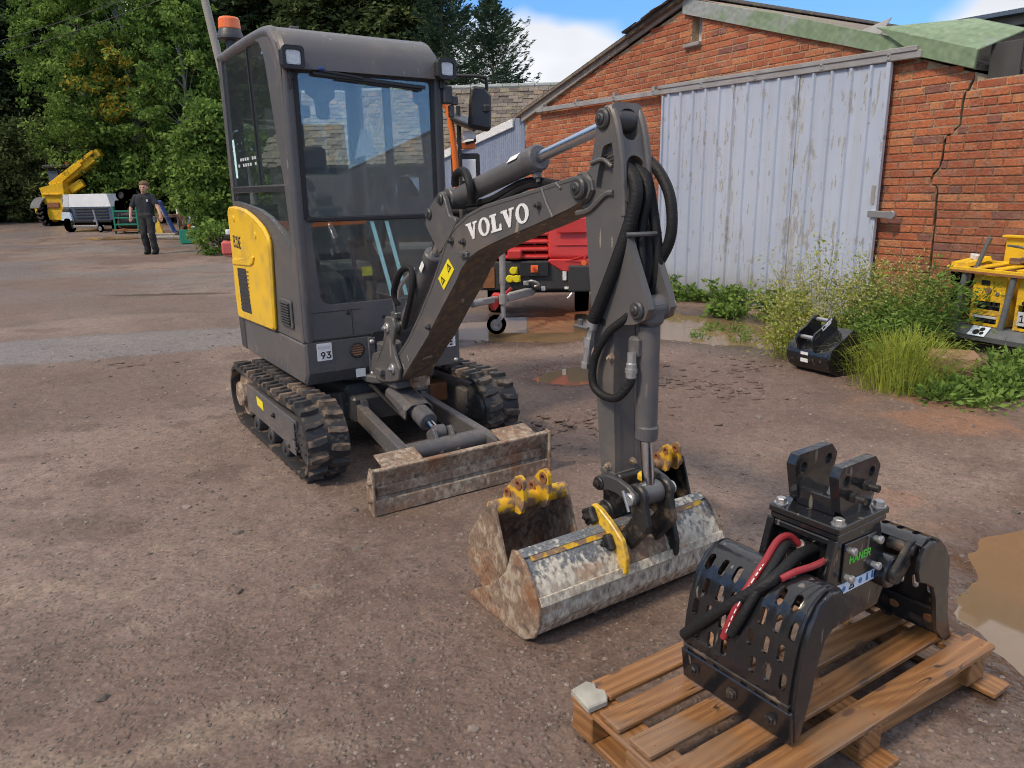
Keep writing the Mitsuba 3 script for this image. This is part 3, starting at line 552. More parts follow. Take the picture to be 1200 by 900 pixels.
add('wall', cat(box((-2.0, 22.2, 1.0), (9.6, 0.3, 3.2), 0), box((-2.0, 26.2, 1.0), (9.6, 0.3, 3.2), 0), box((-6.7, 24.2, 1.6), (.3, 4.0, 4.6), 0), box((2.7, 24.0, 1.6), (.3, 4.0, 4.6), 0)), 'dark_board', sb, smooth=False, uv=(0.2, 0))
A2 = frame((-6.9, 26.9, 2.3), (0.97, -0.12, 0), (0, -0.72, 0.62)); add('back_slope', box((L_ / 2, W_ / 2, -0.03), (L_, W_ + .2, 0.06), 0, A2), 'slate', sb, smooth=False, uv=(0.3, 0))
# buildings behind the camera (seen mirrored in the cab glass)
rb2 = thing('yard_house', 'low grey rendered yard building with slate roof and white garage door behind the viewer', 'building')
H = frame((24.5, -12.8, 0), (0.55, 0.83, 0), Zv) @ np.diag([1.6, .84, 1.2, 1.])
add('wall', prism([(-6, 0), (6, 0), (6, 2.6), (2.8, 5.2), (-0.4, 2.6), (-6, 2.6)], -6.0, 0.0, 0, H), 'felt', rb2, smooth=False)
add('roof', cat(xf(hull([(-6.2, 2.5, 0.3), (-0.3, 2.5, 0.3), (-6.2, 4.9, -3.0), (-0.3, 4.9, -3.0), (-6.2, 2.6, 0.3), (-0.3, 2.6, .3), (-6.2, 5.0, -3.0), (-0.3, 5.0, -3.0)]), H), xf(hull([(6.1, 2.5, .2), (2.8, 5.3, .2), (6.1, 2.5, -6), (2.8, 5.3, -6), (6.1, 2.6, .2), (2.8, 5.4, .2), (6.1, 2.6, -6), (2.8, 5.4, -6)]), H), xf(hull([(-.5, 2.5, .2), (2.8, 5.3, .2), (-.5, 2.5, -6), (2.8, 5.3, -6), (-.5, 2.6, .2), (2.8, 5.4, .2), (-.5, 2.6, -6), (2.8, 5.4, -6)]), H)), 'slate', rb2, smooth=False, uv=(0.5, 0))
add('garage_door', box((-3.2, 1.1, 0.03), (2.6, 2.2, 0.06), 0.01, H), 'white_paint', rb2); add('window', box((2.8, 2.2, 0.02), (1.1, 1.2, 0.05), 0.01, H), 'pale_blue_decal', rb2)
# wooden pole with two wires
pole = thing('timber_pole', 'leaning grey timber pole rising behind the cab roof', 'pole')
add('pole', cyl((-7.5, 23.0, 0.1), (-8.87, 23.0, 9.5), 0.13, 14, 0.10), 'pole_wood', pole)
for a, b in (((-8.55, 23, 7.3), (-34, 30.5, 4.6)), ((-8.6, 23, 7.6), (-36, 33, 5.6))):
    a, b = np.array(a), np.array(b); add('wire', tube([a + (b - a) * t - [0, 0, 1.0 * t * (1 - t) * 3] for t in np.linspace(0, 1, 14)], 0.012, 5), 'black_plastic', pole)

# ------------------------------------------------------------------ trees and plants
def leafquads(c, a, L, W, rng, up=None):
    n = len(c); r = rng.normal(size=(n, 3)); a = a / (np.linalg.norm(a, axis=1, keepdims=True) + 1e-9)
    s = np.cross(a, r); s /= np.linalg.norm(s, axis=1, keepdims=True) + 1e-9
    L, W = np.broadcast_to(L, (n,))[:, None], np.broadcast_to(W, (n,))[:, None]
    v = np.stack([c - a * L / 2, c + s * W / 2 - a * L * .08, c + a * L / 2, c - s * W / 2 - a * L * .08], 1).reshape(-1, 3); i = np.arange(n) * 4
    return v, np.vstack([np.stack([i, i + 1, i + 2], 1), np.stack([i, i + 2, i + 3], 1)])
def foliage(name, parent, v, f, kind, tone, **k):
    key = numbered(f'{parent}__{name}' if parent else name)
    uv = np.stack([np.broadcast_to(kind, (len(tone),)), np.clip(tone, 0, 1)], 1).repeat(4, 0)
    scene[key] = mikit.ply((v, f), 'leaves', smooth=False, uv=uv)
    if k: labels[key] = {a.rstrip('_'): b for a, b in k.items()}
    return key
def conifer(x, y, h, r, nb, per, kind, label, seed, group=None, power=0.75, leafL=(.22, .42), z0=0.06, droop=.28, cat_='tree', thin=(.28, .5), fan=1.0):
    g = np.random.default_rng(seed); z = float(gz(x, y)); t = thing('conifer_tree', label, cat_, group)
    T_ = z0 + (1 - z0) * g.random(nb) ** 0.9; az = g.random(nb) * 2 * np.pi; lump = meshkit.fbm(np.stack([np.cos(az) * 1.6 + seed, np.sin(az) * 1.6, T_ * h * .45], 1), 3, seed)
    L = (r * (1 - T_) ** power + .15) * (0.45 + 1.05 * lump) * (.8 + .4 * g.random(nb)); bt = np.clip((lump - .5) * 1.2 + .42 + .22 * g.normal(size=nb), 0, 1)
    u = 0.22 + 0.78 * g.random((nb, per)) ** 0.7; d = np.stack([np.cos(az), np.sin(az), 0 * az], 1); side = np.stack([-np.sin(az), np.cos(az), 0 * az], 1)
    Lx = (L[:, None] * u)[..., None]; spread = fan * (0.11 * L[:, None] * (1.25 - u) + .10)[..., None]
    c = d[:, None] * Lx + side[:, None] * spread * g.normal(size=(nb, per, 1)) + np.array([0, 0, 1.]) * (T_ * h)[:, None, None] - np.array([0, 0, 1.]) * (droop * Lx * u[..., None] ** 1.3 - 0.10 * Lx) + np.array([0, 0, 1.]) * spread * .55 * g.normal(size=(nb, per, 1))
    a = d[:, None] * 1.0 + side[:, None] * 0.8 * g.normal(size=(nb, per, 1)) + g.normal(size=(nb, per, 3)) * .35 - np.array([0, 0, .35 if droop > 0 else -.45])
    n = nb * per; c = c.reshape(-1, 3) + [x, y, z]; ln = g.uniform(*leafL, n)
    v, f = leafquads(c, a.reshape(-1, 3), ln, ln * g.uniform(*thin, n), g); tone = np.repeat(bt, per) + .16 * g.normal(size=n)
    foliage('crown', t, v, f, kind, tone)
    tr = [cyl((x, y, z - .1), (x + g.normal() * .1, y, z + h * .93), .018 * h + .04, 10, .02)]
    for k in g.choice(nb, min(40, nb), replace=False): p = np.array([x, y, z + T_[k] * h]); tr.append(tube([p, p + d[k] * L[k] * .45 + [0, 0, .02], p + d[k] * L[k] * .85 - [0, 0, droop * L[k] * .55]], [.035, .02, .008], 5, False))
    add('trunk', cat(tr), 'bark', t, smooth=True); return t
def broadleaf(name, x, y, h, r, nc, per, kind, label, seed, leaf=(.10, .2), zlo=0.12, bark='bark', cat_='tree', group=None, clump=.42, autumn=None, top=1.0):
    g = np.random.default_rng(seed); z = float(gz(x, y)); t = thing(name, label, cat_, group)
    u = g.random(nc) ** .9; prof = np.sin(np.pi * np.clip(.12 + .86 * u, 0, 1)) ** .6; az = g.random(nc) * 2 * np.pi; rad = r * prof * np.sqrt(g.uniform(.12, 1.0, nc)) * (.8 + .5 * g.random(nc))
    cc = np.stack([rad * np.cos(az), rad * np.sin(az), h * (zlo + (1 - zlo) * u)], 1); bt = np.clip(.5 + .27 * g.normal(size=nc), .05, 1); cr = clump * g.uniform(.5, 1.35, nc)
    q = g.normal(size=(nc, per, 3)); q *= (g.random((nc, per, 1)) ** .5) / (np.linalg.norm(q, axis=2, keepdims=True)); c = cc[:, None] + q * cr[:, None, None] * np.array([1, 1, .62]); n = nc * per
    a = q + g.normal(size=(nc, per, 3)) * .7 - np.array([0, 0, .3]); ln = g.uniform(*leaf, n); v, f = leafquads(c.reshape(-1, 3) + [x, y, z], a.reshape(-1, 3), ln, ln * g.uniform(.45, .75, n), g)
    tone = np.repeat(bt, per) + .15 * g.normal(size=n); kk = np.full(nc, kind)
    if autumn is not None: kk[np.linalg.norm(cc - np.array(autumn[:3]), axis=1) < autumn[3]] = 1.0
    kk = np.repeat(kk, per); kk = np.where((kk == 1.0) & (g.random(n) < .45), kind, kk)
    foliage('crown', t, v, f, kk, tone)
    tr = [tube([(x, y, z - .1), (x + .05 * h * .2, y, z + h * .4), (x + .02, y + .03, z + h * .9)], [.012 * h + .02, .009 * h + .01, .012], 8)]
    for k in g.choice(nc, min(28, nc), replace=False): p = np.array([x, y, z + cc[k, 2] * .72]); e = cc[k] + [x, y, z]; tr.append(tube([p, (p + e) / 2 + [0, 0, .08], e], [.006 * h * .5 + .008, .012, .006], 5, False))
    add('trunk', cat(tr), bark, t, smooth=True); return t
def at(px, Y):                                                # ground position in the column px (1200 wide) at distance Y
    ray = fw + (px - 600) / 870 * (math.cos(ROLL) * r0 - math.sin(ROLL) * u0) + (450 - 250) / 870 * upv; return ray[0] / ray[1] * Y
for px, Y, h, r, sd, lb in ((-75, 38, 15, 4.6, 1, 'tall dark conifer at the far left edge of the yard'), (20, 40, 17, 4.8, 2, 'tall dark conifer standing behind the yellow loader'), (105, 42, 18, 4.6, 3, 'dark conifer behind the white topped compressor'), (250, 41, 18, 4.8, 4, 'tall dark conifer behind the timber pole'),
                            (335, 37, 17, 4.4, 5, 'dark conifer seen through the left half of the cab'), (410, 35, 16.5, 4.2, 6, 'dark conifer directly above the cab roof'), (478, 34, 13.5, 3.4, 7, 'dark conifer right of the cab roof')):
    conifer(at(px, Y), Y, h, r, 1500, 40, 0.0 if px < 300 else 0.08, lb, sd, 'conifers behind the yard')
conifer(at(527, 31), 31, 9.8, 2.5, 430, 64, 0.5, 'blue green cypress with ragged edge against the sky', 8, power=.62, leafL=(.12, .26), droop=-.38, thin=(.16, .28), fan=.62)
conifer(at(580, 30), 30, 7.9, 2.7, 330, 64, 0.5, 'short spiky cypress furthest right against the cloud', 9, power=.62, leafL=(.12, .24), droop=-.50, thin=(.16, .28), fan=.55)
broadleaf('birch_tree', at(170, 33.5), 33.5, 15.0, 3.1, 800, 54, 0.3, 'tall light green birch with a few yellowing leaves behind the man', 11, bark='pale_bark', autumn=(.6, -2.2, 5.4, 1.7), leaf=(.12, .24))
broadleaf('birch_tree', at(118, 34), 34, 11.0, 2.5, 480, 50, 0.27, 'lower light green birch left of the tall birch', 12, bark='pale_bark', leaf=(.10, .2))
broadleaf('birch_tree', at(232, 32), 32, 9.0, 2.2, 360, 50, 0.28, 'slim green birch behind the bushy elder', 13, bark='pale_bark', leaf=(.12, .24))
broadleaf('elder_shrub', at(254, 24), 24, 4.0, 1.05, 300, 46, 0.26, 'bushy grey green elder shrub just left of the cab', 14, cat_='shrub', zlo=.05, leaf=(.10, .2))
for k, (px, Y, h, r) in enumerate(((-60, 34, 3.6, 2.6), (8, 35, 4.0, 2.6), (62, 35.5, 4.4, 2.6), (118, 35, 3.8, 2.4), (160, 34, 3.3, 2.2), (205, 33, 3.5, 2.2), (300, 31, 3.6, 2.4), (360, 30, 3.8, 2.4), (430, 30, 4.0, 2.4))):
    lb = ['dark undergrowth bush at the left frame edge', 'dark bush left of the yellow loader', 'bush behind the yellow loader', 'bush behind the white topped compressor', 'bush directly behind the man', 'bush between the man and the elder shrub', 'bush behind the engine panel', 'bush behind the cab seat', 'bush behind the cab right side'][k]
    broadleaf('undergrowth_bush', at(px, Y), Y, h, r, 150, 40, 0.05 if k < 4 else 0.22, lb, 30 + k, cat_='bush', zlo=.02, leaf=(.12, .26), clump=.55)
broadleaf('undergrowth_bush', at(252, 19.5), 19.5, 0.75, 0.75, 60, 40, 0.29, 'low green weeds in front of the elder shrub', 45, cat_='bush', zlo=.0, leaf=(.06, .13), clump=.22)
def wood_mass(spots, seed):
    """far trees round the yard, outside the frame, as one mass (mirrored in the cab glass)"""
    g = np.random.default_rng(seed); C_, A_, T_ = [], [], []
    for x, y, h, r in spots:
        n = 9000; t = g.random(n) ** .9; az = g.random(n) * 2 * np.pi; q = r * (1 - t) ** .6 * np.sqrt(g.uniform(.3, 1, n)) * (.6 + .8 * meshkit.fbm(np.stack([np.cos(az) * 2 + x, np.sin(az) * 2, t * h * .6], 1), 3, 2))
        C_.append(np.stack([x + q * np.cos(az), y + q * np.sin(az), t * h], 1)); A_.append(np.stack([np.cos(az), np.sin(az), -.4 + 0 * az], 1) + .5 * g.normal(size=(n, 3))); T_.append(np.clip(.45 + .3 * g.normal(size=n), 0, 1))
    c, a, t = np.vstack(C_), np.vstack(A_), np.concatenate(T_); ln = g.uniform(.4, .8, len(c)); v, f = leafquads(c, a, ln, ln * .5, g); foliage('outer_wood', None, v, f, .1, t, **{'kind_': 'stuff'}, label='dark wood closing the yard outside the frame', category='wood')
wood_mass([(-36, 38, 15, 5.5), (-34, 33, 14, 5.5), (-33, 27, 14, 5), (-31, 20, 13, 5), (-30, 10, 13, 5), (-26, 0, 12, 5), (-20, -10, 13, 5), (16, -18, 12, 5)], 60)

def herb(name, label, cat_, x, y, h, r, ns, nl, kind, seed, leaf=(.03, .07), ratio=.4, heads=0, headkind=.87, lean=.35, group=None, z=None):
    """an upright weed: stems that lean outwards, leaves along them, seed heads on top"""
    g = np.random.default_rng(seed); z = float(gheight(np.array(x), np.array(y))) - .01 if z is None else z; t = thing(name, label, cat_, group); st, C_, A_, K_, T_ = [], [], [], [], []
    for k in range(ns):
        az = g.random() * 2 * np.pi; q = np.sqrt(g.random()); b = np.array([x + r * .45 * q * math.cos(az), y + r * .45 * q * math.sin(az), z]); hh = h * g.uniform(.55, 1.0) * (1 - .25 * q)
        d = np.array([math.cos(az), math.sin(az), 0]) * lean * q * hh + g.normal(size=3) * .04 * hh; tip = b + d + [0, 0, hh]; mid = b + d * .3 + [0, 0, hh * .55]
        st.append(tube([b, mid, tip], [.0045, .0035, .0018], 4, False)); u = g.random(nl) ** .8; pts = b + (mid - b) * np.minimum(u * 2, 1)[:, None] + (tip - mid) * np.maximum(u * 2 - 1, 0)[:, None]
        w = r * .16 * (1.15 - u)[:, None] + .02; off = g.normal(size=(nl, 3)); off[:, 2] *= .5; C_.append(pts + off * w); A_.append(off + [0, 0, .35]); K_.append(np.full(nl, kind)); T_.append(np.clip(.5 + .2 * g.normal() + .18 * g.normal(size=nl), 0, 1))
        if heads:
            u = g.uniform(.62, 1.06, heads); pts = b + (tip - b) * u[:, None]; off = g.normal(size=(heads, 3)) * h * .065; C_.append(pts + off); A_.append(g.normal(size=(heads, 3))); K_.append(np.full(heads, headkind)); T_.append(g.random(heads))
    c, a, kk, tt = np.vstack(C_), np.vstack(A_), np.concatenate(K_), np.concatenate(T_); ln = np.where(kk == headkind, g.uniform(.012, .028, len(c)), g.uniform(*leaf, len(c)))
    v, f = leafquads(c, a, ln, ln * np.where(kk == headkind, .8, ratio), g); foliage('leaves', t, v, f, kk, tt)
    key = f'{t}__stems'; m = cat(st); scene[key] = mikit.ply(m, 'leaves', smooth=False, uv=np.tile([[.3 if not heads else .7, .3]], (len(m.vertices), 1))); return t
def tussock(label, x, y, h, r, n, kind, seed, droop=.5, z=None):
    g = np.random.default_rng(seed); t = thing('grass_tussock', label, 'grass', None); V, F_, UV = [], [], []; z = float(gheight(np.array(x), np.array(y))) - .01 if z is None else z
    az = g.random(n) * 2 * np.pi; q = g.random(n) ** .7 * r * .6; hh = h * g.uniform(.35, 1.05, n) * (1 - .35 * q / (r * .6)); w = g.uniform(.0015, .0035, n); az2 = az + g.normal(size=n) * .7; fall = g.uniform(.1, 1.0, n) * (.35 + 1.1 * q / (r * .6))
    for k in range(n):
        d = np.array([math.cos(az[k]), math.sin(az[k]), 0]); s = np.array([-d[1], d[0], 0]) * w[k]; b = np.array([x, y, z]) + d * q[k] + g.normal(size=3) * [.03, .03, 0]; d = np.array([math.cos(az2[k]), math.sin(az2[k]), 0]); o = hh[k] * droop * 1.6 * fall[k]
        p = [b, b + d * o * .25 + [0, 0, hh[k] * .6], b + d * o * .65 + [0, 0, hh[k] * .92], b + d * o * 1.15 + [0, 0, hh[k] * .86]]; i = len(V)
        V += [p[0] - s, p[0] + s, p[1] - s, p[1] + s, p[2] - s * .7, p[2] + s * .7, p[3]]; F_ += [(i, i + 1, i + 3), (i, i + 3, i + 2), (i + 2, i + 3, i + 5), (i + 2, i + 5, i + 4), (i + 4, i + 5, i + 6)]; UV += [[kind, np.clip(.5 + .25 * g.normal(), 0, 1)]] * 7
    key = f'{t}__blades'; scene[key] = mikit.ply((np.array(V), np.array(F_)), 'leaves', smooth=False, uv=np.array(UV)); return t
# ------------------------------------------------------------------ the mini excavator
EX = thing('mini_excavator', 'grey mini excavator with yellow engine panel and glazed cab standing on rubber tracks', 'excavator')
def ex(name, mesh, m_, parent=None, **k): return add(name, mesh, m_, parent or EX, m=MACH, **k)
V3 = lambda *a: np.array(a, float)
# tracks
TR, FA, RA, ZC = 0.185, 0.555, -0.665, 0.215                   # wheel radius, axle positions
def track_path(s):
    """point and outward normal of the belt centre line at arc length s"""
    Lf = FA - RA; per = 2 * Lf + 2 * math.pi * TR; s = s % per
    if s < Lf: return V3(RA + s, ZC - TR - 0.0), V3(0, -1)
    s -= Lf
    if s < math.pi * TR: a = -math.pi / 2 + s / TR; return V3(FA + TR * math.cos(a), ZC + TR * math.sin(a)), V3(math.cos(a), math.sin(a))
    s -= math.pi * TR
    if s < Lf: t = s / Lf; return V3(FA - s, ZC + TR - 0.012 * math.sin(math.pi * t)), V3(0, 1)
    s -= Lf; a = math.pi / 2 + s / TR; return V3(RA + TR * math.cos(a), ZC + TR * math.sin(a)), V3(math.cos(a), math.sin(a))
PER = 2 * (FA - RA) + 2 * math.pi * TR
rt = random.Random(2)
def build_track(y0, y1, outer):
    n = 150; v = []; 
    for k in range(n):
        p, q = track_path(PER * k / n); a = p - q * 0.012; b = p + q * 0.010
        v += [(a[0], y0, a[1]), (b[0], y0, b[1]), (b[0], y1, b[1]), (a[0], y1, a[1])]
    f = []
    for k in range(n):
        i, j = 4 * k, 4 * ((k + 1) % n)
        for e in range(4): a, b = e, (e + 1) % 4; f += [(i + a, j + a, j + b), (i + a, j + b, i + b)]
    f = [t[::-1] for t in f]
    tk = ex('track', tm(v, f), 'track_rubber', smooth=40)
    N = 42; w = y1 - y0
    for k in range(N):
        for c in (0, 1):
            s0 = PER * (k + 0.5 * c) / N; p, q = track_path(s0); t = V3(q[1], -q[0]) * -1; d = 0.018
            ya, yb = (y0 + 0.003, y0 + w * .47) if c == 0 else (y0 + w * .53, y1 - 0.003)
            yin = yb if c == 0 else ya; pts = []
            h = 0.026 + rt.uniform(-.003, .003)
            for yy in (ya, (ya + yb) / 2, yb):
                sl = (0.30 if abs(yy - yin) < 1e-6 else 0.0) * 0.05                        # chevron sweep
                for along, up, ins in ((-d, 0, 0), (d, 0, 0), (-d * .72, h, .006), (d * .72, h, .006)):
                    g = p + q * (0.008 + up) + t * (along + sl); y = yy + (ins if yy == ya else -ins if yy == yb else 0); pts.append((g[0], y, g[1]))
            ex('lug', hull(pts), 'lug_rubber', tk, uv=(rt.random(), 0))
    # inner drive ridges seen along the lower run
    fr = ex('track_frame', cat(sprism([(RA + .10, .13), (FA - .13, .12), (FA - .10, .17), (FA - .10, .30), (RA + .12, .315)], y0 + .03, y1 - .03, .008), sprism([(RA + .14, .10), (FA - .2, .095), (FA - .2, .14), (RA + .14, .14)], y0 + .07, y1 - .07, .004)), 'grey_paint')
    for (cx, r, nm) in ((RA, .155, 'sprocket'), (FA, .16, 'idler')):
        ex(nm, cat(cyl((cx, y0 + .05, ZC), (cx, y1 - .05, ZC), r, 28, ch=.012), cyl((cx, y0 + (.005 if nm == 'sprocket' else .035), ZC), (cx, y1 - .005, ZC), r * .56, 24, ch=.012), *[hexbolt((cx + .055 * math.cos(a), y0 + .012, ZC + .055 * math.sin(a)), (0, -1, 0), .008, .008) for a in np.arange(6) * math.pi / 3]), 'muddy_steel' if nm == 'sprocket' else 'dark_grey_paint', fr)
    for cx in (-.36, -.05, .24): ex('roller', cat(cyl((cx, y0 + .025, .085), (cx, y1 - .025, .085), .055, 18, ch=.008), cyl((cx, y0 + .015, .085), (cx, y1 - .015, .085), .022, 12)), 'dark_grey_paint', fr)
    if outer < 0:
        ex('warning_label', sprism([(-.30, .225), (-.165, .215), (-.165, .27), (-.30, .28)], y0 + .027, y0 + .0285), 'yellow_decal', fr)
        ex('cover_plate', sprism([(FA - .24, .10), (FA - .1, .10), (FA - .1, .29), (FA - .24, .295)], y0 + .022, y0 + .03, .003), 'grey_paint', fr)
        for a, z in ((.06, .24), (.35, .13)): ex('bolt', hexbolt((a, y0 + .03, z), (0, -1, 0), .014, .012), 'black_plastic', fr)
    return tk
build_track(-.66, -.43, -1); build_track(.43, .66, 1)
# undercarriage
uc = ex('undercarriage', cat(box((-.05, 0, .335), (.62, .50, .13), .02), box((-.3, 0, .25), (.16, .86, .10), .01), box((.22, -.24, .25), (.12, .40, .11), .01), box((.30, 0, .27), (.14, .50, .16), .015),
        obox((.28, -.27, .30), (.02, -.42, .26), .05, .14), obox((.28, .27, .30), (.02, .42, .26), .05, .14), sprism([(.2, .20), (.40, .17), (.44, .24), (.40, .33), (.2, .36)], -.21, -.17, .004), sprism([(.2, .20), (.40, .17), (.44, .24), (.40, .33), (.2, .36)], .17, .21, .004)), 'dark_grey_paint')
ex('extension_beam', box((.20, .335, .265), (.13, .20, .12), .008), 'rust', uc); ex('extension_beam', box((.20, -.335, .265), (.13, .20, .12), .008), 'dark_grey_paint', uc)
ex('slew_ring', cyl((-.12, 0, .39), (-.12, 0, .455), .30, 40, ch=.01), 'dark_grey_paint', uc)
# dozer blade: profile in (x,z)
BW = .52
arc = [(1.245 - .035 * math.sin(math.pi * t), .012 + .208 * t) for t in np.linspace(0, 1, 9)]
bl = ex('dozer_blade', cat(sprism(arc + [(x - .012, z) for x, z in arc[::-1]], -BW, BW, .002), box((1.232, 0, .222), (.035, 2 * BW, .014), .003), box((1.20, 0, .11), (.05, 2 * BW - .06, .05), .004)), 'muddy_steel')
ex('cutting_edge', sprism([(1.246, .0), (1.254, .003), (1.2475, .070), (1.240, .075)], -BW, BW, .002), 'muddy_steel', bl, label='smoother lower cutting edge')
for y in (-1, 1):
    ex('end_plate', sprism([(1.20, .02), (1.262, .0), (1.262, .234), (1.225, .240), (1.18, .14)], y * BW - .006, y * BW + .006, .002), 'muddy_steel', bl)
    ex('folded_wing', xf(box((0, 0, 0), (.115, .22, .012), .003), frame((1.165, y * .34, .240), (.96, 0, -.28), (0, 1, 0))), 'muddy_steel', bl)
    ex('push_arm', cat(obox((.36, y * .205, .255), (1.17, y * .255, .165), .055, .105, ch=.006)), 'grey_paint', bl)
    ex('stud', cat(*[hexbolt((1.235, y * (BW + .006), z), (0, y, 0), .012, .014) for z in (.08, .17)]), 'muddy_steel', bl)
ex('cross_tube', cyl((1.03, -.24, .195), (1.03, .24, .195), .052, 24, ch=.004), 'grey_paint', bl)
for y in (-.055, .045): ex('lug_plate', sprism(roundpoly([(.92, .25), (1.0, .30), (1.09, .18), (1.05, .13), (.97, .14)], .02), y - .010, y + .010, .003), 'grey_paint', bl)
bc = ex('blade_cylinder', cat(cyl((.50, -.005, .37), (.83, -.005, .285), .048, 24, ch=.006), cyl((.74, -.005, .309), (.845, -.005, .281), .055, 24, ch=.006), cyl((.955, -.06, .25), (.955, .05, .25), .022, 14)), 'grey_paint')
ex('rod', cyl((.84, -.005, .282), (.955, -.005, .25), .024, 16), 'chrome', bc); ex('rod_end', cyl((.955, -.035, .25), (.955, .03, .25), .042, 20, ch=.004), 'grey_paint', bc)
gp = [(-.085, 0), (-.085, .055), (-.05, .085), (.05, .085), (.085, .055), (.085, 0), (.077, 0), (.077, .052), (.047, .077), (-.047, .077), (-.077, .052), (-.077, 0)]
gfr = frame((.46, -.005, .345), (0, 1, 0), (.245, 0, .97)); ex('cylinder_guard', xf(prism(gp, .0, .27, .002), gfr), 'grey_paint', bc, label='bent steel guard over the blade cylinder')
for pts in ([(.30, -.12, .40), (.42, -.13, .40), (.56, -.10, .33), (.70, -.07, .27)], [(.28, .05, .43), (.38, .10, .42), (.42, .12, .36), (.40, .13, .30)], [(.26, -.02, .44), (.36, -.01, .43), (.44, .0, .40)]): ex('hose', tube(spline(pts, 6), .012, 8), 'hose_rubber')
# upper body
bodyF = [(-.97, .445), (.272, .445), (.325, .52), (.325, .695), (-.97, .695)]
bdy = ex('body', cat(sprism(bodyF, -.495, .50, .014), fprism([(-.20, .43), (.20, .43), (.22, .50), (-.22, .50)], -.4, .2, .01)), 'grey_paint')
ex('swing_recess', fprism(rrect(-.10, .46, .19, .72, .03), .325, .331, .001), 'black_plastic', bdy)
ex('front_plate', fprism([(-.12, .455), (-.075, .455), (-.075, .69), (-.12, .69)], .324, .336, .004), 'grey_paint', bdy); ex('front_plate', fprism(rrect(.235, .455, .49, .745, .02), .322, .338, .004), 'grey_paint', bdy, label='right front plate with worn warning decals')
sq = rrect(-.428, .588, -.340, .688, .004); st = ex('lot_sticker', fprism(sq, .3255, .3275), 'white_decal', bdy, label='white lot sticker numbered 93')
def text(s, h, o, ex_, ey_, depth=.0012, bold=True): return xf(meshkit.text_mesh(s, h, depth, bold), frame(o, ex_, ey_))
ex('number', text('93', .038, (-.410, .600), (1, 0, 0), (0, 1, 0)) if False else xf(meshkit.text_mesh('93', .038, .0015, True), frame((.3276, -.412, .600), (0, 1, 0), (0, 0, 1))), 'black_decal', st)
ex('lettering', xf(meshkit.text_mesh('PRO Auctions', .0085, .0012), frame((.3276, -.420, .664), (0, 1, 0), (0, 0, 1))), 'black_decal', st) if False else ex('barcode', cat(*[fprism([(-.42 + k * .0065, .656), (-.4165 + k * .0065, .656), (-.4165 + k * .0065, .674), (-.42 + k * .0065, .674)], .3275, .3285) for k in range(11)]), 'pale_grey_decal', st)
ex('small_sticker', fprism(rrect(-.205, .462, -.145, .512, .003), .3255, .327), 'white_decal', bdy)
ho = ex('horn_grille', cat(lathe([(.046, 0), (.046, .006), (.040, .008)], 24, align((.325, -.19, .625), (1, 0, 0)))), 'black_plastic', bdy)
for k in range(5): w = .040 * math.sqrt(max(0.05, 1 - ((k - 2) / 2.6) ** 2)); ex('slat', box((.328, -.19, .597 + k * .014), (.007, 2 * w, .006), .001), 'rust', ho)
for y, z in ((-.10, .665), (-.105, .475), (.46, .70), (.46, .48)): ex('bolt', cat(ico((.338, y, z), .016, 2, (1, 1, 1))), 'zinc', bdy)
for (y0, z0, y1, z1, mt) in ((.255, .64, .42, .70, 'white_decal'), (.26, .57, .46, .635, 'white_decal')): ex('decal', fprism([(y0, z0), (y1, z0), (y1, z1), (y0, z1)], .338, .3395), mt, bdy)
rdx = random.Random(4)
ex('decal_print', cat(*[fprism([(y, z), (y + w, z), (y + w, z + .010), (y, z + .010)], .3395, .3405) for z in (.58, .597, .614, .650, .667, .684) for y, w in ((.265 + rdx.random() * .02, .03 + rdx.random() * .03), (.35, .04 + rdx.random() * .02), (.42, .02 if z < .63 else .0 + .001))]), 'black_decal', bdy)
ex('rear_bumper', sprism(roundpoly([(-1.10, .45), (-.96, .45), (-.96, 1.40), (-1.03, 1.44), (-1.06, 1.30), (-1.12, .70)], .02), -.50, .50, .015), 'dark_grey_paint', bdy)
# yellow engine panel
yp = [(-1.025, 1.40), (-.99, 1.437), (-.85, 1.442), (-.722, 1.437), (-.58, 1.425), (-.462, 1.402), (-.36, 1.378), (-.277, 1.352), (-.20, 1.325), (-.132, 1.28), (-.11, 1.24), (-.105, 1.20), (-.165, .715), (-.19, .70), (-1.003, .68), (-1.03, .70), (-1.045, .84), (-1.02, 1.10)]
pan = ex('engine_panel', sprism(yp, -.522, -.492, .012), 'yellow_paint', label='yellow engine side panel')
ex('vent', sprism(roundpoly([(-.905, 1.036), (-.681, 1.044), (-.638, .748), (-.887, .741)], .012), -.5235, -.515, .001), 'dark_interior', pan, label='dark recessed vent'); ex('vent_mesh', cat(*[obox((-.90 + k * .004, -.5245, .76 + k * .026), (-.66 + k * -.004 * -1, -.5245, .768 + k * .026), .003, .006, ch=0) for k in range(11)]), 'dark_grey_paint', pan)
ex('moulding', cat(sprism(roundpoly([(-.99, 1.09), (-.56, 1.12), (-.47, 1.14), (-.42, 1.14), (-.47, 1.09), (-.55, 1.07), (-.99, 1.05)], .008), -.532, -.520, .006)), 'yellow_paint', pan)
for a, z in ((-.86, 1.36), (-.37, 1.27)): ex('screw', cyl((a, -.518, z), (a, -.528, z), .022, 16, ch=.004), 'yellow_paint', pan)
ex('lettering', xf(meshkit.text_mesh('EC18E', .075, .0012, True), frame((-.935, -.5225, 1.175), (1, 0, -.03), (0.1, 0, 1)) @ np.diag([.58, 1, 1, 1.])), 'dark_grey_paint', pan)
gr = ex('vent_grille', sprism(rrect(-.045, .758, .165, .922, .015), -.506, -.494, .003), 'grey_paint')
for k in range(9): ex('slat', box((.06, -.512, .778 + k * .0155), (.17, .016, .008), .002), 'dark_grey_paint', gr)
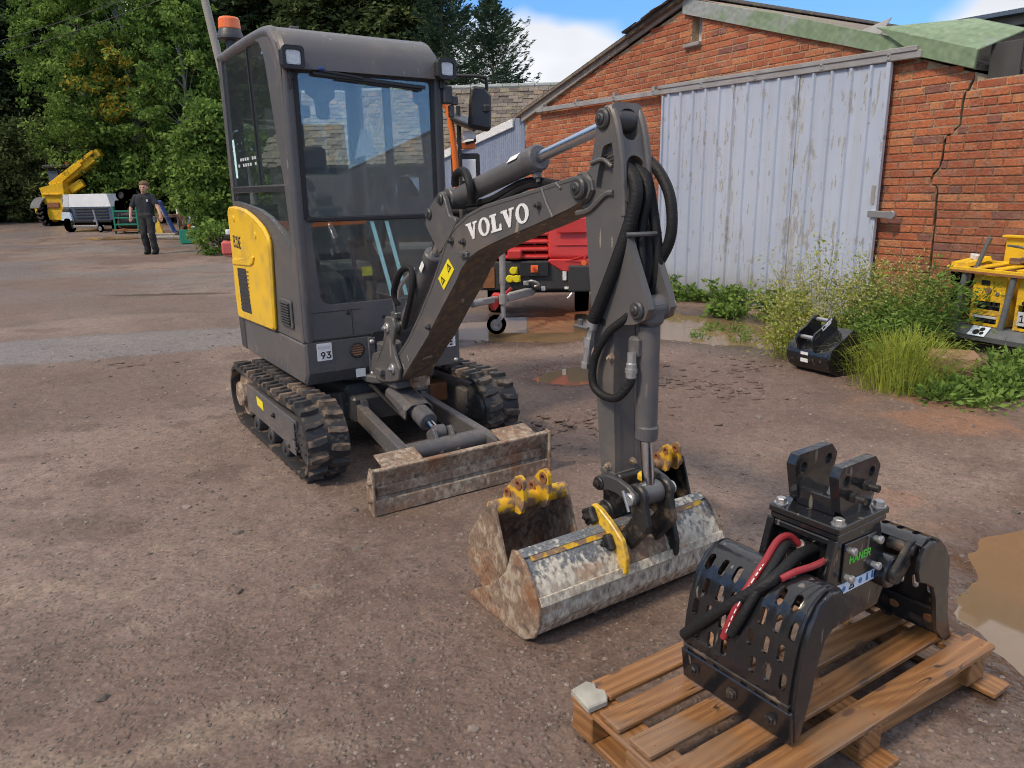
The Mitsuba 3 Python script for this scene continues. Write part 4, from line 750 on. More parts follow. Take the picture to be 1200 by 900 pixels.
# cab
PX0, PX1 = -.97, .31
roofp = [(PX0, 2.33), (PX0, 2.395), (-.4, 2.40), (.03, 2.385), (.14, 2.368), (.225, 2.335), (.285, 2.285), (.322, 2.22), (.335, 2.14), (.30, 2.135), (.285, 2.18), (.25, 2.24), (.15, 2.29), (0, 2.32)]
swin = [(-.905, 1.565), (-.88, 2.345), (-.17, 2.345), (-.09, 2.335), (-.03, 2.31), (.02, 2.265), (.05, 2.20), (.20, 1.565)]
qwin = [(-.92, 1.475), (-.91, 1.525), (.205, 1.525), (.245, 1.22), (.235, 1.18), (.13, 1.275), (-.0, 1.335), (-.15, 1.385), (-.35, 1.425), (-.6, 1.45)]
wall_side = sg.Polygon([(PX0, .70), (PX1, .70), (.312, 2.14), (.30, 2.20), (.26, 2.27), (.20, 2.32), (.10, 2.355), (0, 2.37), (PX0, 2.375)])
left = wall_side.difference(sg.Polygon(swin)).difference(sg.Polygon(qwin))
cab = ex('cab', cat(sprism(left, -.492, -.462), sprism(wall_side.difference(sg.Polygon([(-.85, .80), (-.87, 2.3), (.02, 2.25), (.24, 1.4), (.24, .80)])), .415, .445)), 'grey_paint', smooth=20)
# front posts and cross members
def post(pts, r): return tube(spline(pts, 6), r, 14)
ex('front_post', post([(.285, -.463, .70), (.288, -.463, 1.4), (.287, -.463, 2.08), (.262, -.463, 2.205), (.19, -.463, 2.30), (.06, -.463, 2.350), (-.4, -.463, 2.364), (-.96, -.463, 2.36)], .036), 'grey_paint', cab)
ex('front_post', post([(.285, .418, .70), (.288, .418, 1.4), (.287, .418, 2.08), (.262, .418, 2.205), (.19, .418, 2.30), (.06, .418, 2.350), (-.4, .418, 2.364), (-.96, .418, 2.36)], .034), 'dark_grey_paint', cab)
wsU = rrect(-.405, 1.388, .372, 2.125, .02); wsL = [(-.40, 1.36), (.385, 1.36), (.385, .93), (.36, .90), (-.33, .90), (-.375, .93)]
fr_ = sg.Polygon([(-.45, .705), (.41, .705), (.41, 2.16), (-.45, 2.16)]).difference(sg.Polygon(wsU)).difference(sg.Polygon(roundpoly(wsL, .03)))
ff = fr_.intersection(sg.box(-1, .7, 1, 1.374)); ex('front_panel', fprism(ff, .285, .308), 'grey_paint', cab, smooth=20); ex('screen_frame', fprism(fr_.intersection(sg.box(-1, 1.374, 1, 3)), .285, .310), 'seal_rubber', cab, smooth=20)
ex('screen_bar', box((.312, -.02, 1.374), (.018, .80, .024), .004), 'black_plastic', cab)
ex('panel_line', box((.3085, -.294, .861), (.002, .308, .0035), 0), 'black_plastic', cab); ex('panel_line', box((.3085, -.1985, .785), (.002, .0035, .148), 0), 'black_plastic', cab)
for y, z in ((-.22, .843), (.0, .80)): ex('bolt', hexbolt((.308, y, z), (1, 0, 0), .009, .004), 'black_plastic', cab)
ex('base_seal', box((-.33, -.024, .700), (1.29, .93, .022), .004), 'seal_rubber', cab)
ex('roof', cat(sprism(roofp, -.478, .432, .018)), 'grey_paint', cab, smooth=40); ex('roof_rib', cat(box((.0, -.30, 2.398), (.03, .05, .02), .004), box((-.1, .30, 2.398), (.03, .05, .02), .004)), 'grey_paint', cab)
ex('rear_wall', cat(fprism(sg.box(-.48, .70, .44, 2.36).difference(sg.box(-.38, 1.45, .36, 2.22)), PX0, PX0 + .03)), 'dark_grey_paint', cab, smooth=False); ex('floor', box((-.32, -.02, .74), (1.25, .88, .03), .0), 'dark_interior', cab)
ex('inner_lining', sprism([(-.95, .72), (.27, .72), (.27, .88), (-.05, .90), (-.2, 1.2), (-.5, 1.36), (-.95, 1.42)], -.46, -.455), 'dark_interior', cab, smooth=False)
for nm, poly, lo in (('side_window', swin, -.478), ('quarter_window', qwin, -.478)): ex(nm, tm([(x, lo, z) for x, z in poly], [(0, k, k + 1) for k in range(1, len(poly) - 1)]) if nm == 'side_window' else xf(tm(*[np.asarray(q) for q in (lambda vf: (np.column_stack([vf[0][:, 0], np.full(len(vf[0]), lo), vf[0][:, 1]]), np.asarray(vf[1])[:, :3]))(trimesh.creation.triangulate_polygon(sg.Polygon(poly), engine='earcut'))]), np.eye(4)), 'glass', cab, smooth=False)
ex('window_divider', cat(obox((-.315, -.476, 2.33), (-.277, -.476, 1.56), .03, .012), obox((-.92, -.482, 1.546), (.205, -.482, 1.540), .024, .036), obox((.05, -.478, 2.2), (.205, -.478, 1.55), .012, .014)), 'seal_rubber', cab)
ex('side_decal', sprism([(-.845, 1.62), (-.80, 1.62), (-.815, 1.86), (-.86, 1.86)], -.4805, -.4795), 'teal_decal', cab); ex('side_print', cat(*[sprism([(-.76 + k * .055, 1.72 - r * .035), (-.725 + k * .055, 1.72 - r * .035), (-.725 + k * .055, 1.738 - r * .035), (-.76 + k * .055, 1.738 - r * .035)], -.4805, -.4797) for r in range(2) for k in range(9) if (k * 7 + r * 3) % 5]), 'pale_grey_decal', cab)
def pane(poly, a): vf = trimesh.creation.triangulate_polygon(sg.Polygon(poly), engine='earcut'); q = np.asarray(vf[0]); f = np.asarray(vf[1])[:, :3]; return tm(np.column_stack([np.full(len(q), a), q]), f)
ex('windscreen', pane(wsU, .298), 'glass_sky_haze', cab, smooth=False); ex('lower_windscreen', pane(roundpoly(wsL, .03), .298), 'glass', cab, smooth=False)
vf = trimesh.creation.triangulate_polygon(sg.Polygon([(-.85, .80), (-.87, 2.3), (.02, 2.25), (.24, 1.4), (.24, .80)]), engine='earcut'); ex('door_window', tm(np.column_stack([vf[0][:, 0], np.full(len(vf[0]), .43), vf[0][:, 1]]), np.asarray(vf[1])[:, :3]), 'glass', cab, smooth=False)
ex('rear_window', tm([(PX0 + .015, y, z) for y, z in ((-.38, 1.45), (.36, 1.45), (.36, 2.22), (-.38, 2.22))], [(0, 1, 2), (0, 2, 3)]), 'glass', cab, smooth=False)
ex('door_pillar', cat(obox((-.40, .425, .8), (-.42, .425, 2.33), .05, .03), obox((.24, .43, .8), (.03, .43, 2.28), .03, .03), obox((-.9, -.02, 1.46), (-.9, -.02, 2.2), .06, .04)), 'dark_grey_paint', cab)
# latch boxes and screen motor behind the upper screen
ex('screen_latch', cat(fprism(roundpoly([(-.36, 2.10), (-.20, 2.085), (-.20, 2.01), (-.235, 1.99), (-.235, 1.90), (-.305, 1.90), (-.315, 2.0), (-.36, 2.03)], .015), .266, .29, .004), fprism(roundpoly([(-.40, 1.97), (-.345, 1.965), (-.345, 1.905), (-.40, 1.90)], .01), .27, .29, .003), fprism(roundpoly([(.27, 2.09), (.365, 2.08), (.365, 1.98), (.33, 1.96), (.31, 2.0), (.28, 2.01)], .01), .266, .29, .004)), 'black_plastic', cab)
wp = ex('wiper', cat(obox((.322, -.33, 2.125), (.322, .33, 2.09), .014, .02), obox((.326, -.30, 2.14), (.326, -.05, 2.115), .02, .014)), 'black_plastic', cab); ex('washer_nozzle', cat(box((.337, -.285, 2.146), (.02, .035, .018), .004)), 'blue_plastic', cab)
ex('blade', obox((.318, -.20, 2.105), (.318, .31, 2.075), .008, .012), 'seal_rubber', wp)
for y, pth in ((-.455, [(.315, -.455, 2.19), (.330, -.452, 2.12), (.326, -.452, 2.04)]),): ex('lamp_cable', tube(spline(pth, 5), .008, 7), 'black_plastic', cab)
for y in (-.03, .06): ex('teal_decal', fprism([(y - .018, 1.355), (y + .006, 1.355), (y + .11, .915), (y + .085, .915)], .2965, .2975), 'teal_decal', cab, label='pale teal stripe on the lower glass')
# interior
sk = ex('seat', cat(box((-.38, -.05, 1.02), (.46, .46, .12), .05), box((-.38, -.05, .88), (.36, .34, .18), .02)), 'seat_fabric'); ex('backrest', xf(box((0, 0, 0), (.12, .46, .58), .055), frame((-.63, -.05, 1.36), (.97, 0, .22), (0, 1, 0))), 'seat_fabric', sk); ex('headrest', box((-.70, -.05, 1.74), (.09, .26, .16), .04), 'seat_fabric', sk)
for y in (-.30, .20):
    co = ex('control_console', sprism(roundpoly([(-.55, .95), (-.08, .95), (-.03, 1.14), (-.12, 1.20), (-.55, 1.14)], .03), y - .06, y + .06, .012), 'black_plastic'); ex('control_lever', cat(tube(spline([(-.10, y, 1.18), (-.07, y, 1.28), (-.05, y, 1.36)], 4), .014, 8), ico((-.045, y, 1.39), .034, 2, (1, 1, 1.6))), 'black_plastic', co)
for y in (-.10, .02): ex('travel_lever', cat(tube([(.12, y, .76), (.16, y, 1.05), (.12, y, 1.22)], .012, 8), ico((.12, y, 1.24), .026)), 'black_plastic')
ex('front_cover', sprism(roundpoly([(-.10, .755), (.12, .755), (.10, 1.02), (-.04, 1.06)], .02), -.40, -.14, .01), 'black_plastic', cab)
ex('seat_belt', cat(obox((-.40, -.44, 1.32), (-.40, .22, 1.34), .02, .05)), 'orange_paint', sk, label='orange seat belt'); ex('display', xf(box((0, 0, 0), (.03, .17, .12), .01), frame((.16, .27, 1.55), (.9, .3, .2), (-.3, .95, 0))), 'black_plastic', cab); ex('display_screen', xf(box((.016, 0, 0), (.002, .14, .09), 0), frame((.16, .27, 1.55), (-.9, .3, .2), (-.3, -.95, 0))), 'pale_blue_decal', cab)
ex('document_sheet', fprism([(.05, 1.72), (.18, 1.75), (.16, 1.88), (.10, 1.89)], -.10, -.098), 'white_decal', cab); ex('yellow_label', fprism([(-.015, 1.02), (.075, 1.02), (.075, 1.075), (-.015, 1.075)], .05, .052), 'yellow_decal', cab)
# lights, beacon, mirror
for y, z in ((-.447, 2.183), (.44, 2.19)):
    wl = ex('work_light', cat(box((.352, y, z), (.070, .112, .112), .020), fprism(sg.Polygon(rrect(y - .056, z - .056, y + .056, z + .056, .02)).difference(sg.Polygon(rrect(y - .040, z - .036, y + .040, z + .036, .014))), .384, .400), box((.32, y, z - .07), (.03, .03, .06), .005)), 'black_plastic'); ex('lens', fprism(rrect(y - .040, z - .036, y + .040, z + .036, .014), .384, .392, .003), 'lamp_lens', wl); ex('reflector', cat(*[lathe([(r + .002, .3915), (r, .3935), (r - .004, .3935), (r - .006, .3915)], 20, frame((0.0, y, z), (0, 1, 0), (0, 0, 1))) for r in (.034,)], box((.3925, y, z), (.002, .022, .016), .001), box((.3922, y, z + .020), (.0015, .06, .004), 0), box((.3922, y, z - .020), (.0015, .06, .004), 0)), 'white_paint', wl)
ex('lamp_bracket', cat(box((.31, .475, 2.06), (.05, .06, .10), .008), box((.32, .52, 2.03), (.03, .04, .05), .006), box((.315, .50, 1.97), (.03, .03, .07), .006)), 'dark_grey_paint')
BB = V3(-.95, -.40, 2.375)
be = ex('beacon', cat(cyl(BB, BB + [0, 0, .12], .034, 16), lathe([(.0, .105), (.074, .105), (.083, .112), (.081, .135), (.066, .172), (.0, .174)], 28, align(BB, (0, 0, 1)))), 'dark_grey_paint'); ex('amber_lens', lathe([(.065, .168), (.069, .174), (.066, .228), (.058, .240), (0, .243)], 28, align(BB, (0, 0, 1))), 'orange_lens', be, label='amber lens')
mi_k = ex('mirror', xf(cat(prism(roundpoly([(-.07, -.12), (.075, -.13), (.07, .09), (.02, .13), (-.06, .13)], .025), -.03, .025, .018)), frame((.26, .73, 2.00), (.25, .96, -.1), (-.12, .14, .98))), 'black_plastic', label='black wing mirror'); ex('mirror_arm', tube(spline([(.27, .50, 2.155), (.27, .56, 2.175), (.26, .75, 2.185), (.255, .785, 2.165), (.255, .785, 2.05), (.27, .775, 2.0)], 6), .010, 8), 'black_plastic', mi_k); ex('mirror_clamp', box((.285, .76, 2.0), (.04, .05, .05), .01), 'black_plastic', mi_k)
# swing post
SWP = roundpoly([(.30, .45), (.49, .45), (.62, .478), (.70, .50), (.728, .575), (.68, .64), (.653, .70), (.700, .80), (.675, .852), (.568, .847), (.545, .74), (.50, .64), (.36, .60)], .022)
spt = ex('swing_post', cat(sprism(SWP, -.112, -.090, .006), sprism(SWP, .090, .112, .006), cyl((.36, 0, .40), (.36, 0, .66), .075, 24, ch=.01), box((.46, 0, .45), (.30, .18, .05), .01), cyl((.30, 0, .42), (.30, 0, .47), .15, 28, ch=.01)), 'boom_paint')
for a, z in ((.60, .785), (.645, .560)): ex('pin', cat(cyl((a, -.124, z), (a, .124, z), .030, 18, ch=.004), hexbolt((a, -.12, z), (0, -1, 0), .016, .016)), 'zinc', spt)
ex('grease_block', box((.50, -.125, .52), (.07, .04, .035), .006), 'grey_paint', spt)
ex('swivel_tube', cyl((.62, .06, .43), (.62, .06, .53), .06, 20, ch=.01), 'muddy_steel', spt)
# boom
boomp = [(.575, .545), (.66, .645), (.80, .756), (.95, .905), (1.082, 1.052), (1.17, 1.165), (1.24, 1.262), (1.30, 1.325), (1.36, 1.365), (1.468, 1.415), (1.60, 1.452), (2.028, 1.522), (2.199, 1.552), (2.275, 1.562), (2.315, 1.54), (2.325, 1.505), (2.305, 1.475), (2.20, 1.438), (2.117, 1.414), (1.97, 1.372), (1.839, 1.338), (1.66, 1.287), (1.554, 1.253), (1.470, 1.215), (1.40, 1.16), (1.346, 1.097), (1.19, .950), (1.033, .792), (.862, .645), (.72, .52), (.64, .485), (.585, .50)]
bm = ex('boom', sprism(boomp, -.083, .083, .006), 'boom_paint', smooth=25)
inset = np.array(sg.Polygon(boomp).buffer(-.028).exterior.coords)[:-1]
ex('rib', sprism(sg.Polygon(boomp).buffer(-.004).difference(sg.Polygon(boomp).buffer(-.016)), -.0855, -.082), 'boom_paint', bm, smooth=False)
for a, z in ((2.262, 1.512), (.645, .560)): ex('pin', cat(cyl((a, -.105, z), (a, .105, z), .040, 24, ch=.006), cyl((a, -.112, z), (a, .112, z), .022, 18, ch=.004), hexbolt((a, -.112, z), (0, -1, 0), .010, .008)), 'dark_grey_paint', bm)
ex('weld_seam', cat(tube([(2.03, -.085, 1.515), (2.06, -.085, 1.46), (2.10, -.085, 1.41)], .006, 6), tube([(2.12, -.085, 1.532), (2.15, -.085, 1.512)], .005, 6)), 'boom_paint', bm)
for a, z, r in ((1.43, 1.29, .013), (1.46, 1.235, .012), (2.012, 1.452, .012), (1.06, .85, .014), (1.32, 1.29, .014)): ex('bolt', hexbolt((a, -.083, z), (0, -1, 0), r, .018), 'dark_grey_paint', bm)
ex('grease_fitting', cat(box((1.445, -.092, 1.235), (.07, .02, .025), .004)), 'steel_grey', bm)
ear = roundpoly([(1.06, 1.36), (1.11, 1.435), (1.20, 1.50), (1.245, 1.515), (1.275, 1.47), (1.31, 1.40), (1.40, 1.395), (1.30, 1.30), (1.20, 1.22)], .022)
for y in (-.075, .075): ex('cylinder_ear', sprism(ear, y - .013, y + .013, .004), 'boom_paint', bm)
for a, z in ((1.235, 1.478), (1.115, 1.408)): ex('pin', cat(cyl((a, -.10, z), (a, .10, z), .027, 18, ch=.005), cyl((a, -.106, z), (a, .106, z), .014, 12)), 'dark_grey_paint', bm)
# brand letters on the boom, heavy serif
def letter(c):
    u = shapely.union_all
    bx = lambda x0, y0, x1, y1: sg.box(x0, y0, x1, y1)
    if c == 'V': return u([sg.Polygon([(.08, 1), (.36, 1), (.56, .34), (.50, 0), (.42, 0)]), sg.Polygon([(.66, 1), (.80, 1), (.56, 0), (.44, 0), (.46, .22)]), bx(0, .88, .43, 1), bx(.56, .88, .90, 1)]), .90
    if c == 'O': return sg.Point(0, 0).buffer(1, 24).difference(shapely.affinity.scale(sg.Point(0, 0).buffer(1, 24), .46, .76)), .86
    if c == 'L': return u([bx(.10, 0, .38, 1), bx(0, .88, .48, 1), bx(0, 0, .76, .13), sg.Polygon([(.76, 0), (.76, .36), (.66, .36), (.58, .12), (.58, 0)])]), .76
import shapely.affinity
tx, x = [], 0.0
for c in 'VOLVO':
    g, w = letter(c)
    if c == 'O': g = shapely.affinity.translate(shapely.affinity.scale(g, .43, .53, origin=(0, 0)), .43, .5)
    tx.append(shapely.affinity.translate(g, x, 0)); x += w + .07
word = shapely.affinity.scale(shapely.union_all(tx), .500 / x, .073, origin=(0, 0))
th = math.atan2(.105, .518)
ex('lettering', xf(prism(word, 0, .0015), frame((1.470, -.0852, 1.296), (math.cos(th), 0, math.sin(th)), (-math.sin(th), 0, math.cos(th)))), 'white_decal', bm, smooth=False, label='white heavy serif lettering')
wl_ = ex('warning_label', sprism([(1.176, 1.104), (1.282, 1.206), (1.337, 1.159), (1.23, 1.054)], -.0868, -.0852), 'yellow_decal', bm, label='yellow warning label with two black pictograms')
for (a, z) in ((1.222, 1.10), (1.287, 1.165)): ex('pictogram', cat(xf(prism(sg.Polygon([(-.022, -.016), (.022, -.016), (0, .024)]).difference(sg.Polygon([(-.014, -.011), (.014, -.011), (0, .014)])), 0, .001), frame((a, -.0868, z), (.75, 0, .66), (-.66, 0, .75))), xf(prism(sg.box(-.003, -.010, .003, .010), 0, .0012), frame((a + .004, -.0868, z), (.9, 0, .4), (-.4, 0, .9)))), 'black_decal', wl_)
ex('edge_scratch', cat(*[tube([(a, -.0855, z), (a + .02, -.0855, z - .03)], .003, 5) for a, z in ((.72, .60), (.78, .66))]), 'steel_grey', bm)
# boom cylinder in front of the boom
c0, c1, c2 = V3(.60, 0, .785), V3(.985, 0, 1.205), V3(1.115, 0, 1.345); dd = (c1 - c0) / np.linalg.norm(c1 - c0)
bcy = ex('boom_cylinder', cat(cyl(c0 + dd * .03, c1, .045, 26, ch=.006), cyl(c1 - dd * .05, c1 + dd * .006, .052, 26, ch=.008), cyl(c0 - [0, .05, 0], c0 + [0, .05, 0], .052, 24, ch=.006)), 'grey_paint'); ex('rod', cyl(c1, c2 + dd * .05, .024, 18), 'chrome', bcy)
for off in (-.07,):
    ex('feed_pipe', tube(spline([c0 + dd * .12 + [-.05, -.05, .05], c0 + dd * .22 + [-.06, -.06, .07], c0 + dd * .40 + [-.035, -.05, .045]], 6), .010, 8), 'zinc', bcy)
    ex('elbow', cat(tube(spline([c0 + dd * .10 + [-.03, -.055, .05], c0 + dd * .16 + [-.075, -.075, .085], c0 + dd * .30 + [-.06, -.075, .10], c0 + dd * .36 + [-.02, -.055, .07], c0 + dd * .30 + [.035, -.065, .0], c0 + dd * .10 + [.06, -.07, -.06]], 7), .017, 9)), 'hose_rubber', bcy); ex('fitting', cat(cyl(c0 + dd * .06 + [-.03, -.06, .035], c0 + dd * .16 + [-.075, -.078, .09], .013, 6), box(c0 + dd * .05 + [-.03, -.055, .03], (.07, .04, .035), .006)), 'steel_grey', bcy)
ex('decal', sprism([(.93, 1.11), (.968, 1.151), (.945, 1.172), (.907, 1.131)], -.0535, -.052), 'white_decal', bcy)
# dipper cylinder on top of the boom
c0, c1, c2 = V3(1.225, 0, 1.478), V3(1.890, 0, 1.632), V3(2.360, 0, 1.735); dd = (c1 - c0) / np.linalg.norm(c1 - c0); up = V3(-dd[2], 0, dd[0])
dcy = ex('dipper_cylinder', cat(cyl(c0 + dd * .04, c1, .045, 26, ch=.006), cyl(c1 - dd * .06, c1 + dd * .012, .053, 26, ch=.008), cyl(c0 - [0, .05, 0], c0 + [0, .05, 0], .05, 24, ch=.006), hexbolt(c1 - dd * .02 - up * .045, -up, .018, .03)), 'grey_paint'); ex('rod', cyl(c1, c2, .0225, 18), 'chrome', dcy); ex('rod_end', cyl(c2 - [0, .05, 0], c2 + [0, .05, 0], .046, 22, ch=.004), 'grey_paint', dcy)
ex('decal', xf(box((0, 0, 0), (.07, .034, .002), 0), frame(c1 - dd * .12 - [0, .035, 0] + up * .032, dd, (0, .7, .7) - dd * 0)), 'white_decal', dcy)
ex('elbow', tube(spline([c0 + dd * .06 + up * .05 - [0, .03, 0], c0 + dd * .10 + up * .085 - [0, .04, 0], c0 + dd * .20 + up * .075 - [0, .055, 0], c0 + dd * .25 + up * .0 - [0, .065, 0], c0 + dd * .22 - up * .07 - [0, .05, 0]], 7), .019, 10), 'hose_rubber', dcy)
for k in (0, 1): ex('hose', tube(spline([c0 + dd * .10 - up * (.05 + .03 * k), c0 + dd * .3 - up * (.075 + .03 * k), c0 + dd * .55 - up * (.06 + .02 * k) + [0, .02, 0], c0 + dd * .75 - up * .12 + [0, .03, 0]], 6), .016, 8), 'hose_rubber')
# dipper: cast head and box arm
dipn = [(2.362, 1.772), (2.337, 1.758), (2.325, 1.715), (2.306, 1.625), (2.290, 1.575), (2.215, 1.53), (2.222, 1.47), (2.268, 1.435), (2.283, 1.30), (2.300, 1.169), (2.378, .47), (2.455, .46), (2.450, .60), (2.436, .80), (2.432, 1.045), (2.490, 1.055), (2.535, 1.062), (2.585, 1.085), (2.60, 1.12), (2.585, 1.16), (2.53, 1.27), (2.488, 1.36), (2.460, 1.45), (2.453, 1.55), (2.446, 1.60), (2.426, 1.69), (2.408, 1.745), (2.388, 1.772)]
W0 = .066
arm = [(x, z) for x, z in dipn if not (x > 2.49 and z < 1.35)]
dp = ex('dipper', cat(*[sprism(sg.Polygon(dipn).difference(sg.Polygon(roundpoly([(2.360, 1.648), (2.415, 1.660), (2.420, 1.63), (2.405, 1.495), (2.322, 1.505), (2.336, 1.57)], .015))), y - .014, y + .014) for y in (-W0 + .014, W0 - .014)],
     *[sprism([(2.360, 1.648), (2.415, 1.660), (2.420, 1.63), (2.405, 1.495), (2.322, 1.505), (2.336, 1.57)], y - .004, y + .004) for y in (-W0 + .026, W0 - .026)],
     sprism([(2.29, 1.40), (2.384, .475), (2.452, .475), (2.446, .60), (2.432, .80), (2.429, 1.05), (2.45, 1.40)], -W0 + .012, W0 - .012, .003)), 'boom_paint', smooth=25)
# front strap of the cast head, with the two openings
HFR = frame((2.394, 0, 1.784), (0, 1, 0), (.075, 0, -.30))
ex('head_strap', xf(prism(sg.Polygon(rrect(-W0, 0, W0, .335, .02)).difference(sg.Polygon(rrect(-W0 + .026, .02, W0 - .026, .125, .035, 6))).difference(sg.Polygon(rrect(-W0 + .026, .175, W0 - .026, .30, .04, 6))), -.006, .022), HFR), 'boom_paint', dp, smooth=False)
ex('top_cap', cyl((2.372, -W0, 1.748), (2.372, W0, 1.748), .030, 24, ch=.006), 'boom_paint', dp)
ex('side_rail', cat(*[tube(spline([(2.386, y, 1.770), (2.408, y, 1.740), (2.430, y, 1.68), (2.450, y, 1.59), (2.458, y, 1.50), (2.464, y, 1.42)], 5), .013, 8) for y in (-W0 + .008, W0 - .008)]), 'boom_paint', dp)
ex('top_roller', cat(cyl((2.374, -.040, 1.732), (2.374, .040, 1.732), .040, 24, ch=.006)), 'dark_grey_paint', dp)
for (a, z, r) in ((2.360, 1.735, .034), (2.262, 1.512, .055), (2.55, 1.113, .032)): ex('pin', cat(cyl((a, -W0 - .014, z), (a, W0 + .014, z), r, 26, ch=.006), cyl((a, -W0 - .022, z), (a, W0 + .022, z), r * .55, 18, ch=.004), hexbolt((a, -W0 - .022, z), (0, -1, 0), r * .28, .006)), 'dark_grey_paint', dp)
ex('weld_plate', cat(tube(spline([(2.225, -W0 - .002, 1.425), (2.30, -W0 - .002, 1.44), (2.38, -W0 - .002, 1.49), (2.42, -W0 - .002, 1.495)], 5), .011, 7), tube(spline([(2.30, -W0 - .002, 1.595), (2.36, -W0 - .002, 1.605), (2.41, -W0 - .002, 1.58)], 5), .007, 7)), 'boom_paint', dp)
ex('cast_mark', cat(*[obox((2.345, -W0 - .0 + .012, 1.615 - k * .012), (2.40, -W0 + .012, 1.627 - k * .012), .004, .004) for k in range(3)]), 'dark_grey_paint', dp)
for a, z in ((2.345, 1.07), (2.375, 1.05)): ex('hose_clamp_hole', cyl((a, -W0 - .003, z), (a, -W0 + .001, z), .014, 14), 'black_plastic', dp)
for a, z in ((2.42, .52), (2.425, .93), (2.46, .53)): ex('bolt', hexbolt((a, -W0, z) if a < 2.45 else (2.450, .02, z), (0, -1, 0) if a < 2.45 else (1, 0, 0), .011, .016), 'muddy_steel', dp)
ex('collar', sprism([(2.374, .505), (2.458, .50), (2.460, .485), (2.374, .488)], -W0 - .004, W0 + .004, .002), 'boom_paint', dp)
ex('hose_bracket', cat(box((2.315, -.095, 1.03), (.08, .06, .010), .004), cyl((2.30, -.11, 1.03), (2.30, -.11, 1.055), .010, 8)), 'steel_grey', dp)
# bucket cylinder
c0, c1, c2 = V3(2.545, 0, 1.113), V3(2.540, 0, .648), V3(2.560, 0, .445)
bk = ex('bucket_cylinder', cat(cyl((2.538, 0, 1.055), c1, .0385, 26, ch=.005), cyl((2.545, 0, .70), c1 - [0, 0, .004], .0405, 26, ch=.006), box((2.545, 0, 1.10), (.085, .078, .10), .02), cyl(c0 - [0, .05, 0], c0 + [0, .05, 0], .045, 22, ch=.005), box((2.52, -.045, .98), (.05, .035, .075), .012)), 'grey_paint'); ex('rod', cyl(c1, c2 + [0, 0, .03], .022, 18), 'chrome', bk); ex('rod_end', cyl(c2 - [0, .048, 0], c2 + [0, .048, 0], .042, 22, ch=.005), 'steel_grey', bk)
ex('pipe_fitting', cat(cyl((2.53, -.07, .965), (2.53, -.07, .93), .016, 6), cyl((2.53, -.07, .93), (2.53, -.07, .875), .019, 14, ch=.003), cyl((2.53, -.07, .91), (2.53, -.07, .895), .022, 14)), 'zinc', bk)
# hoses on the dipper
hs = [([(2.34, -.02, 1.59), (2.43, -.025, 1.575), (2.488, -.030, 1.51), (2.484, -.045, 1.41), (2.440, -.075, 1.25), (2.378, -.088, 1.11), (2.347, -.092, 1.055)], .0235), ([(2.34, .02, 1.59), (2.44, .015, 1.575), (2.500, .01, 1.50), (2.490, .0, 1.37), (2.51, -.02, 1.22), (2.50, -.05, 1.10), (2.425, -.085, 1.02), (2.37, -.10, .92), (2.37, -.105, .83), (2.42, -.10, .795), (2.485, -.09, .80), (2.528, -.072, .855), (2.53, -.07, .89)], .0150),
      ([(2.30, .085, 1.57), (2.39, .080, 1.605), (2.46, .078, 1.580), (2.530, .075, 1.50), (2.556, .072, 1.41), (2.548, .070, 1.33), (2.50, .068, 1.25), (2.46, .07, 1.18)], .019), ([(2.38, .03, 1.58), (2.455, .04, 1.55), (2.492, .045, 1.44), (2.52, .05, 1.25), (2.49, .04, 1.10)], .018)]
for p_, r in hs: ex('hose', tube(spline(p_, 9), r, 12), 'hose_rubber')
ex('hose_coupling', cat(cyl((2.347, -.092, 1.06), (2.342, -.094, 1.02), .022, 14, ch=.003), cyl((2.342, -.094, 1.02), (2.336, -.098, .97), .015, 6), cyl((2.336, -.098, .99), (2.333, -.10, .955), .020, 6), cyl((2.334, -.10, .955), (2.325, -.104, .885), .014, 12), cyl((2.327, -.104, .90), (2.325, -.104, .88), .019, 6)), 'zinc'); ex('hose_strap', tube(spline([(2.49, -.07, 1.36), (2.515, -.03, 1.36), (2.52, .02, 1.36), (2.51, .065, 1.36)], 5), .008, 7), 'steel_grey', dp)
# bucket linkage
P1, P2, PL, PT = (2.412, .340), (2.512, .270), (2.405, .455), (2.572, .448)
tip = ex('dipper_tip', cat(sprism(roundpoly([(2.375, .50), (2.48, .50), (2.475, .40), (2.44, .31), (2.40, .30), (2.378, .36)], .02), -.06, .06, .006), cyl((P1[0], -.075, P1[1]), (P1[0], .075, P1[1]), .042, 22, ch=.004)), 'worn_black', dp)
curve = lambda w: [(2.405 - .0, .455 + w), (2.45, .478 + w), (2.50, .482 + w), (2.545, .468 + w), (2.585, .445 + w * .8)]
for y in (-.088, .088):
    g = sg.LineString([(2.405, .455), (2.45, .470), (2.50, .472), (2.545, .462), (2.572, .448)]).buffer(.028, 6); lk = ex('curved_link', sprism(np.array(g.exterior.coords)[:-1], y - .011, y + .011, .004), 'dark_grey_paint')
    ex('pin', cat(cyl((PL[0], y - .02, PL[1]), (PL[0], y + .02, PL[1]), .026, 18, ch=.004), hexbolt((PL[0], y - .018, PL[1]), (0, -1, 0), .017, .012)), 'worn_black', lk)
for y in (-.062, .062):
    g = sg.LineString([PT, (2.60, .36), (2.535, .275)]).buffer(.040, 6).union(sg.Point(PT).buffer(.05)); ex('bucket_link', sprism(np.array(g.simplify(.002).exterior.coords)[:-1], y - .014, y + .014, .006), 'worn_black')
ex('link_pin', cat(cyl((PT[0], -.11, PT[1]), (PT[0], .11, PT[1]), .024, 18, ch=.004), tube([(PT[0] + .01, -.112, PT[1] - .04), (PT[0] - .02, -.115, PT[1] + .03)], .006, 6)), 'zinc'); ex('yellow_guard', box((2.52, .02, .49), (.05, .05, .04), .012), 'yellow_paint')
